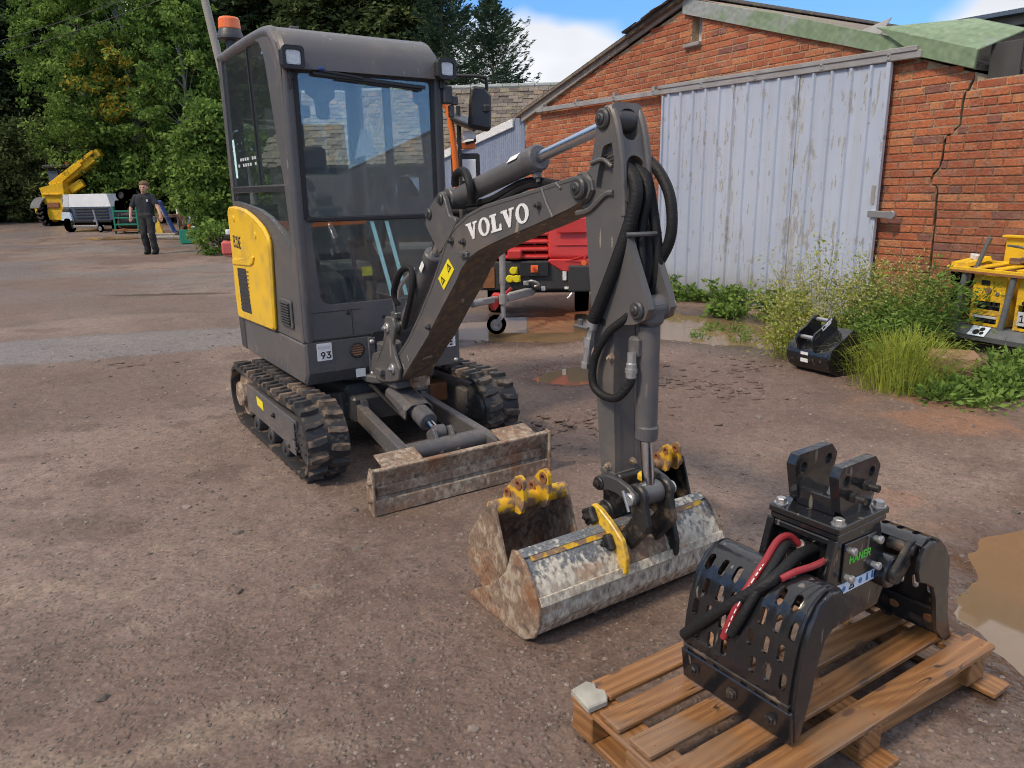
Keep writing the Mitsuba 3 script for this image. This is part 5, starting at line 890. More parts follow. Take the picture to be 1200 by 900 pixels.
# grading bucket
prof = [(2.153, .018), (2.30, .003), (2.42, .001), (2.50, .010), (2.555, .045), (2.583, .10), (2.583, .165), (2.552, .230), (2.492, .292), (2.445, .310)]
sideP = [(2.153, .012), (2.30, .0), (2.42, -.002), (2.503, .005), (2.562, .042), (2.59, .10), (2.59, .168), (2.557, .236), (2.500, .300), (2.455, .320), (2.43, .314), (2.39, .215), (2.30, .12), (2.235, .085), (2.17, .045)]
inner = [(x - .012 * (1 if z > .02 else .3), z + (.010 if z < .06 else -.004)) for x, z in prof]
gbk = ex('bucket', sprism(prof + inner[::-1], -.50, .39, .0), 'bucket_mud', smooth=25, label='wide grading bucket caked in pale dried mud')
for y in (-.503, .393): ex('side_plate', sprism(sideP, y - .007, y + .007, .003), 'muddy_steel', gbk)
ex('cutting_lip', sprism([(2.13, .010), (2.27, -.002), (2.27, .014), (2.135, .020)], -.51, .40, .002), 'muddy_steel', gbk); ex('top_strip', sprism([(2.446, .312), (2.484, .300), (2.488, .306), (2.45, .319)], -.495, .385, .002), 'bucket_mud', gbk); ex('yellow_stripe', sprism([(2.484, .301), (2.490, .296), (2.498, .289), (2.500, .290), (2.490, .301), (2.486, .304)], -.47, .36), 'worn_yellow', gbk); ex('ridge', sprism([(2.574, .195), (2.588, .168), (2.592, .168), (2.582, .196)], -.497, .387, 0), 'bucket_mud', gbk)
for y, mt in ((-.125, 'worn_yellow'), (.125, 'worn_black')):
    ex('ear', sprism(roundpoly([(2.40, .30), (2.385, .345), (2.41, .385), (2.452, .378), (2.515, .345), (2.575, .300), (2.598, .235), (2.598, .185), (2.588, .165), (2.560, .18), (2.47, .24)], .010), y - .011, y + .011, .004), 'yellow_paint' if y < 0 else 'worn_black', gbk, label='yellow bucket ear' if y < 0 else None)
    if y < 0:
        for (a, z) in (P1, P2): ex('pin_head', cat(xf(box((0, 0, 0), (.062, .062, .030), .008), frame((a, y - .022, z), (.85, 0, .5), (-.5, 0, .85))), hexbolt((a, y - .036, z), (0, -1, 0), .013, .014)), 'worn_black', gbk)
ex('ear_web', sprism([(2.46, .31), (2.55, .25), (2.58, .17), (2.57, .16), (2.53, .235), (2.45, .30)], -.10, .10, .002), 'muddy_steel', gbk)
for (a, z) in (P1, P2): ex('pin', cyl((a, -.12, z), (a, .12, z), .024, 16), 'steel_grey', gbk)
# ------------------------------------------------------------------ pallet
PP = np.array([math.cos(math.radians(32.3)), math.sin(math.radians(32.3)), 0]); PF = frame((0, 0, 0), PP, np.cross(Zv, PP))
pal = thing('wooden_pallet', 'wet brown wooden pallet with five deck boards carrying the black grab', 'pallet')
rw = random.Random(12)
def plank(c, s, axis=0, ch=.004, warp=0.0):
    """a board with wood uv: its length along the given axis"""
    m = box((0, 0, 0), s, ch); m = m.subdivide() if warp else m
    o = rw.random() * 40; oy = rw.random() * 3; v = m.vertices
    l, w = (0, 1) if axis == 0 else (1, 0); uv = np.stack([v[:, l] + o * 7, v[:, w] + v[:, 2] * 1.0 + oy], 1)
    if warp: v = v.copy(); v[:, 2] += warp * ((v[:, l] / (s[l] / 2)) ** 2 - .3) + .0015 * np.sin(v[:, l] * 9 + o); m.vertices = v
    m.apply_translation(c); return m, uv
def padd(name, c, s, axis=0, rot=None, parent=None, warp=0.0, **k):
    m, uv = plank((0, 0, 0), s, axis, warp=warp)
    if rot is not None: m.apply_transform(rot)
    m.apply_translation(c); m = xf(m, PF); key = numbered(f'{parent or pal}__{name}'); scene[key] = mikit.ply(m, 'pallet_wood', smooth=False, uv=uv)
    if k: labels[key] = k
    return key
RZ = lambda a, ax=(0, 0, 1): trimesh.transformations.rotation_matrix(a, ax)
ys = [1.402, 1.287, 1.171, 1.055, .940]
dks = []
for i, (y, x0, x1, w) in enumerate(zip(ys, (1.165, 1.100, 1.102, 1.105, 1.11), (2.292, 2.285, 2.290, 2.280, 2.298), (.084, .082, .080, .083, .082))):
    # boards with a split running along them
    k = padd('deck_board', ((x0 + x1) / 2, y, .135), (x1 - x0, w, .018), rot=RZ(rw.uniform(-.004, .004)), warp=.0015); dks.append(k)
for i in range(5):
    for e in (1.135, 1.70, 2.262):
        for q in (-.018, .02):
            if i == 0 and e < 1.2: continue
            add('nail', cyl((e + rw.uniform(-.006, .006), ys[i] + q, .1435), (e, ys[i] + q, .1452), .0032, 8), 'rust', dks[i], m=PF)
v = [(1.085, 1.355), (1.095, 1.445), (1.15, 1.452), (1.168, 1.43), (1.158, 1.41), (1.172, 1.39), (1.160, 1.365), (1.148, 1.352)]
add('broken_board_end', xf(prism(v, .126, .148, .004), PF), 'grey_wood', pal, label='splintered grey end of the back deck board', smooth=20)
for x in (1.145, 1.70, 2.245):
    padd('stringer_board', (x, 1.178, .1155), (.095, .55, .018), axis=1)
    bb = x + (.01 if x < 2 else .03); padd('base_board', (bb, 1.165, .012), (.095, .60 if x < 2 else .62, .020), axis=1, rot=RZ(.03 if x > 2 else -.01))
    for y in (1.40, 1.175, .960): padd('block', (x, y, .064), (.095, .088, .083), axis=1)
padd('loose_plank', (1.99, .945, .058), (.52, .018, .075), rot=RZ(.03) @ RZ(.10, (0, 1, 0)), label='loose slanting plank under the front edge')

# ------------------------------------------------------------------ sorting grab
GU = np.array([math.cos(math.radians(35)), math.sin(math.radians(35)), 0]); GF = frame((0, 0, 0), GU, Zv)       # x = u, y = up, z = v (towards the viewer)
gb_ = thing('sorting_grab', 'glossy black hydraulic sorting grab with slotted jaws and red sleeved hoses on the pallet', 'grab')
def gr_(name, mesh, m_, parent=None, **k): return add(name, mesh, m_, parent or gb_, m=GF, **k)
VA, VB = -1.238, -.893
def shell_mesh(curve, v0, v1, th, slots):
    """a plate bent along a curve in (u,z), spanning v0..v1, with slotted holes given in (arc length, v)"""
    c = spline(curve, 8); L = np.concatenate([[0], np.cumsum(np.linalg.norm(np.diff(c, axis=0), axis=1))])
    sheet_ = sg.box(0, v0, L[-1], v1)
    for t, v, ln, w in slots: sheet_ = sheet_.difference(sg.LineString([(t - ln / 2, v), (t + ln / 2, v)]).buffer(w / 2, 4))
    m = trimesh.creation.extrude_polygon(sheet_, th, engine='earcut'); vv, ff = trimesh.remesh.subdivide_to_size(m.vertices, m.faces, .022, max_iter=12)
    u, z = np.interp(vv[:, 0], L, c[:, 0]), np.interp(vv[:, 0], L, c[:, 1]); d = np.gradient(c, axis=0); d /= np.linalg.norm(d, axis=1, keepdims=True)
    nu, nz = np.interp(vv[:, 0], L, -d[:, 1]), np.interp(vv[:, 0], L, d[:, 0]); h = -vv[:, 2]
    m = tm(np.stack([u + nu * -h, z + nz * -h, vv[:, 1]], 1), ff); m.merge_vertices(); m.fix_normals(); return m
def jaw(sgn, u0, cu, side_polys, lean):
    mx = lambda pts: [(u0 + sgn * (x - u0), z) for x, z in pts]
    slots = []
    for r, t in enumerate((.058, .125, .192, .255, .318)):
        for k in range(8):
            v = VA + .030 + .0450 * k + (.018 if r % 2 else 0)
            if v > VB - .02 or abs(v - (VA + VB) / 2) < .012: continue
            slots.append((t, v, .026, .0195))
    j = gr_('jaw', shell_mesh(cu, VA + .005, VB - .005, .011, slots), 'gloss_black', smooth=30)
    for v in (VA, VB): gr_('side_plate', prism(side_polys, v - .007, v + .007, .003), 'gloss_black', j, smooth=25)
    gr_('centre_rib', prism(side_polys, (VA + VB) / 2 - .005, (VA + VB) / 2 + .005, .002), 'gloss_black', j, smooth=25)
    return j
P1_ = [(1.463, .158), (1.447, .267), (1.452, .342), (1.466, .42), (1.488, .48), (1.524, .524), (1.566, .541), (1.606, .533), (1.634, .505), (1.636, .475), (1.60, .445), (1.556, .415), (1.53, .345), (1.518, .276), (1.500, .215), (1.480, .158)]
j1 = jaw(1, 1.5, [(1.459, .20), (1.449, .267), (1.454, .342), (1.468, .42), (1.491, .480), (1.526, .520), (1.568, .537), (1.606, .528), (1.628, .505)], P1_, None)
bl1 = gr_('cutting_blade', xf(box((0, 0, 0), (.014, .098, .352), .003), frame((1.4505, .205, (VA + VB) / 2), (1, .16, 0), (-.16, 1, 0))), 'gloss_black', j1)
gr_('blade_ledge', xf(box((0, 0, 0), (.022, .012, .340), .003), frame((1.447, .268, (VA + VB) / 2), (1, .1, 0), (-.1, 1, 0))), 'worn_black', j1)
for v in (-1.195, -1.066, -.945): gr_('bolt', cat(hexbolt((1.443, .205, v), (-1, -.0, 0), .0125, .012)), 'worn_black', bl1)
P2_ = [(1.998, .49), (2.02, .522), (2.055, .532), (2.095, .524), (2.140, .495), (2.180, .445), (2.200, .335), (2.216, .256), (2.262, .150), (2.235, .146), (2.20, .165), (2.152, .215), (2.137, .27), (2.122, .326), (2.095, .375), (2.055, .400), (2.012, .418), (1.995, .455)]
j2 = jaw(-1, 2.0, [(2.248, .165), (2.213, .256), (2.197, .335), (2.177, .440), (2.138, .490), (2.094, .519), (2.055, .527), (2.02, .515)][::-1], P2_, None)
gr_('cutting_blade', xf(box((0, 0, 0), (.013, .11, .352), .003), frame((2.232, .198, (VA + VB) / 2), (1, .42, 0), (-.42, 1, 0))), 'worn_black', j2)
for v in (-1.17, -1.05, -.94): gr_('bolt_hole', xf(cyl((0, 0, 0), (-.006, 0, 0), .017, 18, ch=.002), frame((2.224, .205, v), (1, .42, 0), (-.42, 1, 0))), 'rust', j2)
# central housing
hp = [(1.700, .612), (1.915, .612), (1.955, .50), (1.985, .40), (1.95, .335), (1.68, .335), (1.645, .40), (1.665, .50)]
hs_ = gr_('housing', cat(prism(hp, -.983, -.968, .003), prism(hp, -1.165, -1.150, .003), prism([(1.90, .61), (1.912, .61), (1.975, .40), (1.96, .40)], -1.15, -.983), prism([(1.72, .60), (1.73, .60), (1.73, .36), (1.72, .36)], -1.15, -.983)), 'gloss_black', smooth=20)
gr_('frame_bar', cat(obox((1.700, .60, -1.15), (1.700, .60, -.97), .018, .018), obox((1.655, .46, -1.15), (1.655, .46, -.97), .016, .02), obox((1.698, .61, -.972), (1.650, .43, -.972), .02, .022), obox((1.698, .61, -1.16), (1.650, .43, -1.16), .02, .022)), 'gloss_black', hs_)
tp = gr_('top_plate', cat(box((1.808, .640, -1.060), (.245, .020, .212), .003), box((1.808, .620, -1.060), (.235, .016, .205), .003)), 'gloss_black')
for u, v in ((1.712, -1.145), (1.712, -.972), (1.905, -1.145), (1.905, -.972)): gr_('bolt', cat(cyl((u, .650, v), (u, .654, v), .019, 20), cyl((u, .654, v), (u, .668, v), .0145, 6, ch=.002)), 'zinc', tp)
br = roundpoly([(1.716, .770), (1.732, .797), (1.888, .797), (1.918, .765), (1.896, .668), (1.880, .648), (1.765, .648), (1.742, .668)], .006)
for v in (-1.000, -1.128):
    hd = sg.Polygon(br)
    for u in (1.757, 1.876): hd = hd.difference(sg.Point(u, .756).buffer(.0165, 6))
    bk_ = gr_('hanger_plate', cat(prism(hd, v - .0135, v + .0135)), 'gloss_black', smooth=20)
    for u in (1.757, 1.876): gr_('bush', lathe([(.0150, -.0140), (.0195, -.0140), (.0195, .0140), (.0150, .0140), (.0150, -.0140)], 20, np.array([[1, 0, 0, u], [0, 1, 0, .756], [0, 0, 1, v], [0, 0, 0, 1.]])), 'worn_black', bk_)
    if v > -1.05:
        for u, z in ((1.790, .703), (1.850, .722)): gr_('stud', cat(cyl((u, z, v + .012), (u, z, v + .052), .0105, 10), cyl((u, z, v + .013), (u, z, v + .026), .016, 6)), 'worn_black', bk_)
gr_('cross_bar', box((1.755, .675, -1.064), (.02, .05, .115), .003), 'gloss_black', tp)
cvp = gr_('cover_plate', prism([(1.738, .588), (1.892, .582), (1.905, .472), (1.738, .474)], -.968, -.962, .002), 'gloss_black', hs_)
for u, z in ((1.752, .571), (1.882, .567), (1.754, .490), (1.886, .487)): gr_('bolt', cat(cyl((u, z, -.962), (u, z, -.948), .009, 8), cyl((u, z, -.950), (u, z, -.938), .0115, 14, ch=.003)), 'zinc', cvp)
gr_('lettering', xf(meshkit.text_mesh('HANER', .022, .0012, True), frame((1.763, .524, -.9618), (1, -.03, 0), (0.22, 1, 0)) @ np.diag([1.02, 1, 1, 1.])), 'green_decal', cvp, label='green maker lettering', smooth=False)
lb = gr_('safety_label', prism([(1.705, .470), (1.915, .462), (1.922, .432), (1.742, .436)], -.9675, -.9655), 'pale_blue_decal', hs_, label='white and blue safety label with pictograms')
gr_('warning_triangle', cat(prism(sg.Polygon([(1.783, .440), (1.811, .440), (1.797, .466)]).difference(sg.Polygon([(1.789, .4435), (1.805, .4435), (1.797, .459)])), -.9655, -.9645), prism([(1.7955, .446), (1.7985, .446), (1.7985, .455), (1.7955, .455)], -.9655, -.9645)), 'black_decal', lb, smooth=False)
gr_('pictogram', cat(*[cyl((u, .451, -.966), (u, .451, -.9642), .0085, 14) for u in (1.757, 1.838)], *[prism([(u, .440), (u + .012, .440), (u + .008, .462), (u + .002, .462)], -.9655, -.9643) for u in (1.866, 1.893)]), 'blue_decal', lb, smooth=False)
hub = gr_('pivot_hub', cat(cyl((1.955, .448, -1.19), (1.955, .448, -.935), .048, 28, ch=.005), cyl((1.955, .448, -.94), (1.955, .448, -.925), .030, 22, ch=.004), cyl((1.68, .448, -1.19), (1.68, .448, -.95), .042, 26, ch=.005)), 'gloss_black', hs_)
gr_('crank', cat(prism(np.array(sg.LineString([(1.955, .448), (2.02, .505)]).buffer(.030, 6).exterior.coords)[:-1], -.935, -.918, .003), cyl((2.02, .505, -.99), (2.02, .505, -.910), .019, 18, ch=.003)), 'worn_black', hub)
gr_('ram', cat(cyl((1.70, .535, -1.06), (1.93, .50, -1.06), .036, 22), cyl((1.66, .52, -1.06), (1.70, .535, -1.06), .020, 14)), 'gloss_black', hs_)
bigp = [(1.755, .555, -1.02), (1.71, .556, -1.035), (1.62, .560, -1.03), (1.515, .541, -1.017), (1.468, .481, -1.069), (1.442, .40, -1.143), (1.425, .306, -1.223)]
gr_('hose', tube(spline(bigp, 9), .0155, 12), 'hose_rubber'); gr_('hose_fitting', cat(cyl((1.762, .556, -1.018), (1.735, .556, -1.026), .0175, 16, ch=.003), cyl((1.785, .556, -1.012), (1.76, .556, -1.018), .014, 6)), 'zinc')
redp = [(1.702, .556, -1.07), (1.67, .586, -1.085), (1.62, .586, -1.085), (1.542, .560, -1.065), (1.503, .532, -1.063), (1.463, .476, -1.072), (1.443, .416, -1.085), (1.432, .360, -1.096)]
rh = gr_('hose', tube(spline(redp, 9), .0098, 12), 'red_hose', label='hose in a red sleeve'); gr_('hose_fitting', cat(cyl((1.718, .545, -1.066), (1.697, .560, -1.071), .015, 14, ch=.003)), 'zinc')
sp = spline(redp, 9); gr_('hose_print', cat(*[tube(sp[k:k + 3] + np.array([-.0062, .0036, .0054]), .0020, 6) for k in range(22, 60, 3)]), 'white_decal', rh)
blkp = [(1.69, .555, -1.09), (1.62, .575, -1.065), (1.525, .548, -1.038), (1.478, .503, -1.040), (1.449, .444, -1.053), (1.434, .380, -1.076)]
gr_('hose', tube(spline(blkp, 9), .0125, 12), 'hose_rubber'); gr_('hose', tube(spline([(1.76, .535, -1.00), (1.72, .545, -.99), (1.62, .560, -.975), (1.558, .560, -.984), (1.52, .545, -1.00)], 9), .0088, 12), 'red_hose', label='lower hose in a red sleeve')

# ------------------------------------------------------------------ loose buckets
def dig_bucket(key, w, M_, mat_side, mat_tube):
    pl = [(.165, .365), (.185, .392), (.21, .385), (.235, .32), (.285, .185), (.30, .10), (.27, .03), (.17, .0), (.08, .012), (.015, .075), (.0, .14), (.03, .21), (.10, .30)]
    sh = [(.175, .365), (.095, .285), (.035, .20), (.010, .14), (.022, .08), (.08, .022), (.17, .012), (.27, .035), (.325, .075)]
    cv = spline(sh, 5); d = np.gradient(cv, axis=0); d /= np.linalg.norm(d, axis=1, keepdims=True); inn = cv + np.stack([-d[:, 1], d[:, 0]], 1) * .008
    add('shell', xf(prism(sg.Polygon(np.vstack([cv, inn[::-1]])), -w, 0, 0, SIDE), M_), mat_side, key, smooth=30)
    for y in (0, w):
        add('side_plate', xf(sprism(roundpoly(pl, .012), y - .006, y + .006, .002), M_), mat_side, key)
        add('wear_patch', xf(cat(sprism(np.array(sg.Point(0, 0).buffer(1, 8).exterior.coords)[:-1] * [.05, .035] + [.10, .10], y - .009, y + .009, .002)), M_), mat_side, key)
    add('torque_tube', xf(cyl((.185, -.004, .358), (.185, w + .004, .358), .031, 22, ch=.004), M_), mat_tube, key)
    add('lip', xf(hull([(.25, y, z) for y in (-.006, w + .006) for z in (.02, .04)] + [(.345, y, .085) for y in (-.006, w + .006)]), M_), mat_side, key, smooth=False)
    er = sg.Polygon(roundpoly([(.12, .335), (.145, .40), (.215, .478), (.245, .492), (.27, .475), (.275, .385), (.25, .335)], .014)).difference(sg.Point(.168, .398).buffer(.014)).difference(sg.Point(.242, .455).buffer(.016))
    for y in (w * .28, w * .62):
        e = add('ear', xf(cat(sprism(er, y - .008, y + .008)), M_), mat_tube, key, smooth=25)
        for a, z in ((.168, .398), (.242, .455)): add('bush', xf(lathe([(.013, -.013), (.022, -.013), (.022, .013), (.013, .013), (.013, -.013)], 18, np.array([[1, 0, 0, a], [0, 0, -1, y], [0, 1, 0, z], [0, 0, 0, 1.]])), M_), 'rust', e)
MB = lambda a, b, s=1.0, r=0.0: MACH @ trimesh.transformations.translation_matrix((a, b, .0)) @ trimesh.transformations.rotation_matrix(r, (0, 0, 1)) @ np.diag([s, s, s, 1])
k2 = thing('digging_bucket', 'rusty digging bucket with worn yellow ears standing open between blade and grading bucket', 'bucket'); dig_bucket(k2, .335, MB(2.0, -.435), 'muddy_steel', 'worn_yellow')
k3 = thing('digging_bucket', 'small black trenching bucket with yellow green ears half hidden behind the dipper tip', 'bucket'); dig_bucket(k3, .20, MB(1.93, .50, .82, -.1), 'worn_black', 'worn_yellow')
# black bucket among the weeds
kb = thing('black_bucket', 'clean black digging bucket with white labels lying in the weeds by the shed', 'bucket')
BW_ = frame((2.53, 5.80, -.005), (.89, .45, 0), Zv)                      # x along the plate, y up, z towards the viewer (width goes to -z)
pb = [(0, .17), (.035, .24), (.10, .285), (.17, .325), (.26, .385), (.305, .37), (.40, .27), (.50, .17), (.55, .04), (.50, .012), (.16, .0), (.06, .05), (.015, .11)]
W_b = .42
for z in (0, -W_b): add('side_plate', prism(roundpoly(pb, .01), z - .007, z + .007, .003, BW_), 'gloss_black', kb, smooth=25)
cv = spline([(.27, .385), (.17, .325), (.09, .28), (.03, .23), (0, .165), (.018, .105), (.06, .05), (.16, .008), (.35, .008), (.52, .02)], 5); d = np.gradient(cv, axis=0); d /= np.linalg.norm(d, axis=1, keepdims=True)
add('shell', prism(sg.Polygon(np.vstack([cv, (cv + np.stack([-d[:, 1], d[:, 0]], 1) * .009)[::-1]])), -W_b, 0, 0, BW_), 'gloss_black', kb, smooth=35)
for z in (-.14, -.30):
    add('ear', prism(roundpoly([(.0, .20), (-.04, .30), (-.01, .36), (.06, .395), (.15, .475), (.20, .48), (.235, .44), (.25, .37), (.16, .31)], .015), z - .009, z + .009, .003, BW_), 'gloss_black', kb, smooth=25)
for a, b_ in ((.02, .315), (.185, .445)): add('pin_tube', cyl((a, b_, -.29), (a, b_, -.15), .018, 16), 'zinc', kb, m=BW_); add('boss', cyl((a, b_, -.155), (a, b_, -.125), .026, 18, ch=.003), 'gloss_black', kb, m=BW_)
add('white_label', prism([(.075, .375), (.185, .450), (.165, .475), (.055, .40)], -.1305, -.1290, 0, BW_), 'white_decal', kb); add('label_print', prism([(.075, .392), (.10, .410), (.09, .423), (.066, .405)], -.129, -.128, 0, BW_), 'black_decal', kb)
lf = frame((0.0085, .155, -.20), (0, 0, 1), (.05, 1, 0)); add('white_label', xf(box((0, 0, .0), (.075, .085, .004), 0), BW_ @ frame((.004, .15, -.235), (0, 0, 1), (-.06, 1, 0))), 'white_decal', kb, label='white barcode label on the curved back')
# ------------------------------------------------------------------ red trailer compressor
def facing(px, Y, turn=0.0, z=None):
    x = at(px, Y); return frame((x, Y, float(gz(x, Y)) if z is None else z), (math.cos(turn), math.sin(turn), 0), (-math.sin(turn), math.cos(turn), 0))   # x right, y away, z up
def wheel(name, c, r, w, M_, parent, ax=(0, 1, 0), hub='zinc', treads=0):
    A_ = align(c, ax); k = add(name, xf(lathe([(.0, -w * .3), (r * .62, -w * .3), (r * .66, -w / 2), (r * .93, -w / 2), (r, -w * .36), (r, w * .36), (r * .93, w / 2), (r * .66, w / 2), (r * .62, w * .3), (0, w * .3)][::-1], 28, A_), M_), 'tyre', parent, smooth=35)
    add('rim', xf(cat(lathe([(0, -w * .36), (r * .30, -w * .36), (r * .40, -w * .42), (r * .60, -w * .33), (r * .63, -w * .44)], 24, A_), lathe([(r * .63, w * .44), (r * .60, w * .33), (r * .40, w * .42), (r * .30, w * .36), (0, w * .36)], 24, A_)), M_), hub, k, smooth=30)
    if treads: add('tread', xf(cat(*[box((0, 0, 0), (r * .16, w * .46, r * .12), .01, A_ @ trimesh.transformations.rotation_matrix(2 * math.pi * t / treads, (0, 0, 1)) @ np.array([[0, 0, 1, r * 1.01], [1, 0, 0, 0], [0, 1, 0, s * w * .24], [0, 0, 0, 1.]]) @ trimesh.transformations.rotation_matrix(s * .6, (0, 0, 1))) for t in range(treads) for s in (-1, 1)]), M_), 'tyre', k, smooth=False); labels[numbered(f'{k}__tread').replace('_001', '') if False else f'{k}__tread'] = {'kind': 'stuff'}
    return k
RC = facing(628, 8.75, -.06); rc = thing('trailer_compressor', 'red towable compressor with louvred cowl and a jockey wheel standing in a puddle', 'compressor')
def rc_(name, mesh, m_, parent=None, **k): return add(name, mesh, m_, parent or rc, m=RC, **k)
cow = rc_('cowl', cat(xf(prism(roundpoly([(0, .73), (.06, 1.22), (.22, 1.42), (1.55, 1.42), (1.7, 1.2), (1.7, .73)], .05), -.70, -.67, .01), np.array([[0, 0, 1, 0], [1, 0, 0, 0], [0, 1, 0, 0], [0, 0, 0, 1.]])), xf(prism(roundpoly([(0, .73), (.06, 1.22), (.22, 1.42), (1.55, 1.42), (1.7, 1.2), (1.7, .73)], .05), .14, .74, .03), np.array([[0, 0, 1, 0], [1, 0, 0, 0], [0, 1, 0, 0], [0, 0, 0, 1.]])), box((-.28, .95, 1.40), (.86, 1.3, .05), .01), box((-.28, .9, .95), (.80, 1.2, .5), .01)), 'red_paint')
rc_('dark_grille', box((-.28, .24, 1.05), (.80, .10, .64), .005), 'dark_interior', cow)
for k in range(6):
    z = .775 + k * .088; rc_('louvre', xf(box((0, 0, 0), (.82 - k * .012, .11, .034), .008), frame((-.27 + k * .006, .07 + k * .012, z), (1, 0, 0), (0, .93, .36))), 'red_paint', cow)
for x in (-.30, -.02): rc_('louvre_post', box((x, .14, 1.0), (.03, .05, .5), .006), 'red_paint', cow)
rc_('handle_cover', box((-.25, .0, .80), (.17, .08, .11), .02), 'red_paint', cow)
rc_('lower_corner', xf(prism(roundpoly([(.14, .74), (.74, .74), (.70, .64), (.60, .57), (.30, .60), (.14, .70)], .02), 0, .10, .012), np.array([[1, 0, 0, 0], [0, 0, 1, -.02], [0, 1, 0, 0], [0, 0, 0, 1.]])), 'red_paint', cow)
rc_('embossed_panel', cat(box((.45, -.005, 1.12), (.42, .02, .16), .012), box((.45, .01, .90), (.44, .012, .012), .003)), 'red_paint', cow)
rc_('chevron', xf(prism(sg.Polygon([(.34, .72), (.58, .80), (.56, .70)]).difference(sg.Polygon([(.40, .725), (.55, .775), (.54, .715)])), 0, .02), np.array([[1, 0, 0, 0], [0, 0, 1, -.03], [0, 1, 0, 0], [0, 0, 0, 1.]])), 'red_paint', cow, smooth=False); rc_('amber_reflector', cyl((.555, -.01, .695), (.555, -.035, .695), .032, 18, ch=.004), 'orange_lens', cow)
ch = rc_('chassis', cat(box((-.02, .75, .55), (1.32, 1.5, .34), .02), box((.55, .35, .52), (.35, .9, .30), .015)), 'dark_interior')
rc_('rust_patch', box((-.56, -.008, .53), (.14, .012, .24), .003), 'rust', ch); rc_('control_panel', box((-.02, -.02, .63), (.33, .04, .17), .008), 'black_plastic', ch)
rc_('emergency_stop', cat(box((-.02, -.045, .635), (.085, .012, .085), .003)), 'orange_lens', ch); rc_('stop_button', cyl((-.02, -.05, .635), (-.02, -.075, .635), .02, 14), 'red_paint', ch)
for x, z in ((-.27, .615), (-.315, .52), (-.235, .52)): rc_('power_socket', cat(cyl((x, .0, z), (x, -.055, z), .042, 18, ch=.006), box((x + .035, -.01, z), (.03, .03, .08), .004)), 'yellow_decal', ch)
rc_('air_outlet', cat(tube(spline([(-.14, -.02, .47), (-.05, -.08, .50), (.03, -.06, .46), (-.02, -.05, .43)], 5), .014, 7), box((-.12, -.03, .47), (.07, .05, .05), .008)), 'zinc', ch); rc_('data_plate', box((.33, -.008, .55), (.045, .012, .11), .002), 'white_decal', ch); rc_('data_plate', box((.36, -.008, .405), (.06, .012, .03), .002), 'white_decal', ch); rc_('fuse_cap', box((.08, -.01, .40), (.05, .02, .05), .004), 'pale_grey_decal', ch)
rc_('loose_pipe', tube(spline([(.44, -.02, .56), (.45, -.05, .42), (.40, -.08, .33), (.36, -.10, .29)], 5), .014, 8), 'zinc', ch)
rc_('side_skirt', hull([(.62, .0, .70), (.62, .0, .36), (.78, .02, .70), (.70, .02, .36), (.62, .6, .70), (.62, .6, .36), (.80, .6, .70), (.74, .6, .36)]), 'blue_grey_paint', ch, smooth=False)
for x in (-.55, .56): wheel('wheel', (x, .85, .27), .27, .17, RC, rc, ax=(1, 0, 0))
rc_('axle', cyl((-.55, .85, .27), (.56, .85, .27), .03, 10), 'dark_interior'); rc_('fender', cat(box((.70, .85, .60), (.20, .75, .03), .008), box((-.70, .85, .60), (.16, .75, .03), .008)), 'black_plastic')
db = rc_('drawbar', cat(obox((-.05, .1, .36), (-.32, -.55, .37), .08, .09, ch=.01), obox((-.30, -.5, .37), (-.58, -1.02, .385), .055, .07, ch=.01), cyl((-.56, -.98, .385), (-.64, -1.13, .385), .038, 14, ch=.006)), 'weathered_metal')
rc_('brake_lever', cat(obox((-.34, -.62, .41), (-.26, -.58, .48), .02, .03), box((-.42, -.68, .40), (.10, .10, .08), .02), obox((-.47, -.8, .30), (-.42, -.74, .36), .06, .10)), 'red_paint', db)
jp = rc_('jockey_post', cat(cyl((-.345, -.75, .18), (-.345, -.75, .86), .026, 16), cyl((-.345, -.75, .55), (-.345, -.75, .88), .033, 16, ch=.003), cyl((-.345, -.75, .33), (-.345, -.75, .43), .045, 16)), 'weathered_metal'); rc_('crank', tube(spline([(-.345, -.75, .88), (-.345, -.75, .98), (-.28, -.77, 1.0), (-.24, -.78, 1.01), (-.235, -.78, 1.07)], 5), .010, 8), 'zinc', jp); rc_('crank_knob', cyl((-.235, -.78, 1.05), (-.235, -.78, 1.10), .022, 12, ch=.005), 'green_plastic', jp)
rc_('fork', cat(obox((-.345, -.70, .22), (-.42, -.70, .12), .012, .05), obox((-.345, -.80, .22), (-.42, -.80, .12), .012, .05)), 'weathered_metal', jp); wheel('jockey_wheel', (-.42, -.75, .105), .105, .065, RC, rc, ax=(0, 1, 0), hub='weathered_metal')
# ------------------------------------------------------------------ machine with the orange bar behind the cab
DM = facing(512, 7.3, .1); dm = thing('roll_bar_dumper', 'small dark site machine with an orange roll bar and grey canopy lamp behind the cab', 'dumper')
def dm_(name, mesh, m_, parent=None, **k): return add(name, mesh, m_, parent or dm, m=DM, **k)
dm_('chassis', cat(box((-.35, .35, .55), (.75, 1.0, .5), .03), box((-.35, .1, .90), (.6, .5, .25), .03)), 'dark_grey_paint')
for x in (-.62, -.08): wheel('wheel', (x, .1, .26), .26, .2, DM, dm, ax=(1, 0, 0)); wheel('wheel', (x, .75, .26), .26, .2, DM, dm, ax=(1, 0, 0))
dm_('roll_bar', tube(spline([(.085, 0, 2.34), (.115, 0, 2.30), (.15, 0, 2.22), (.185, 0, 1.9), (.20, 0, 1.5), (.20, 0, .9)], 6), .030, 12), 'orange_paint', label='orange tubular roll bar')
dm_('cross_bar', box((.31, .12, 1.94), (.16, .03, .06), .005), 'orange_paint'); dm_('post', cat(box((.24, .12, 1.85), (.04, .04, .9), .004), box((.17, .12, 1.6), (.03, .03, 1.4), .004)), 'black_plastic')
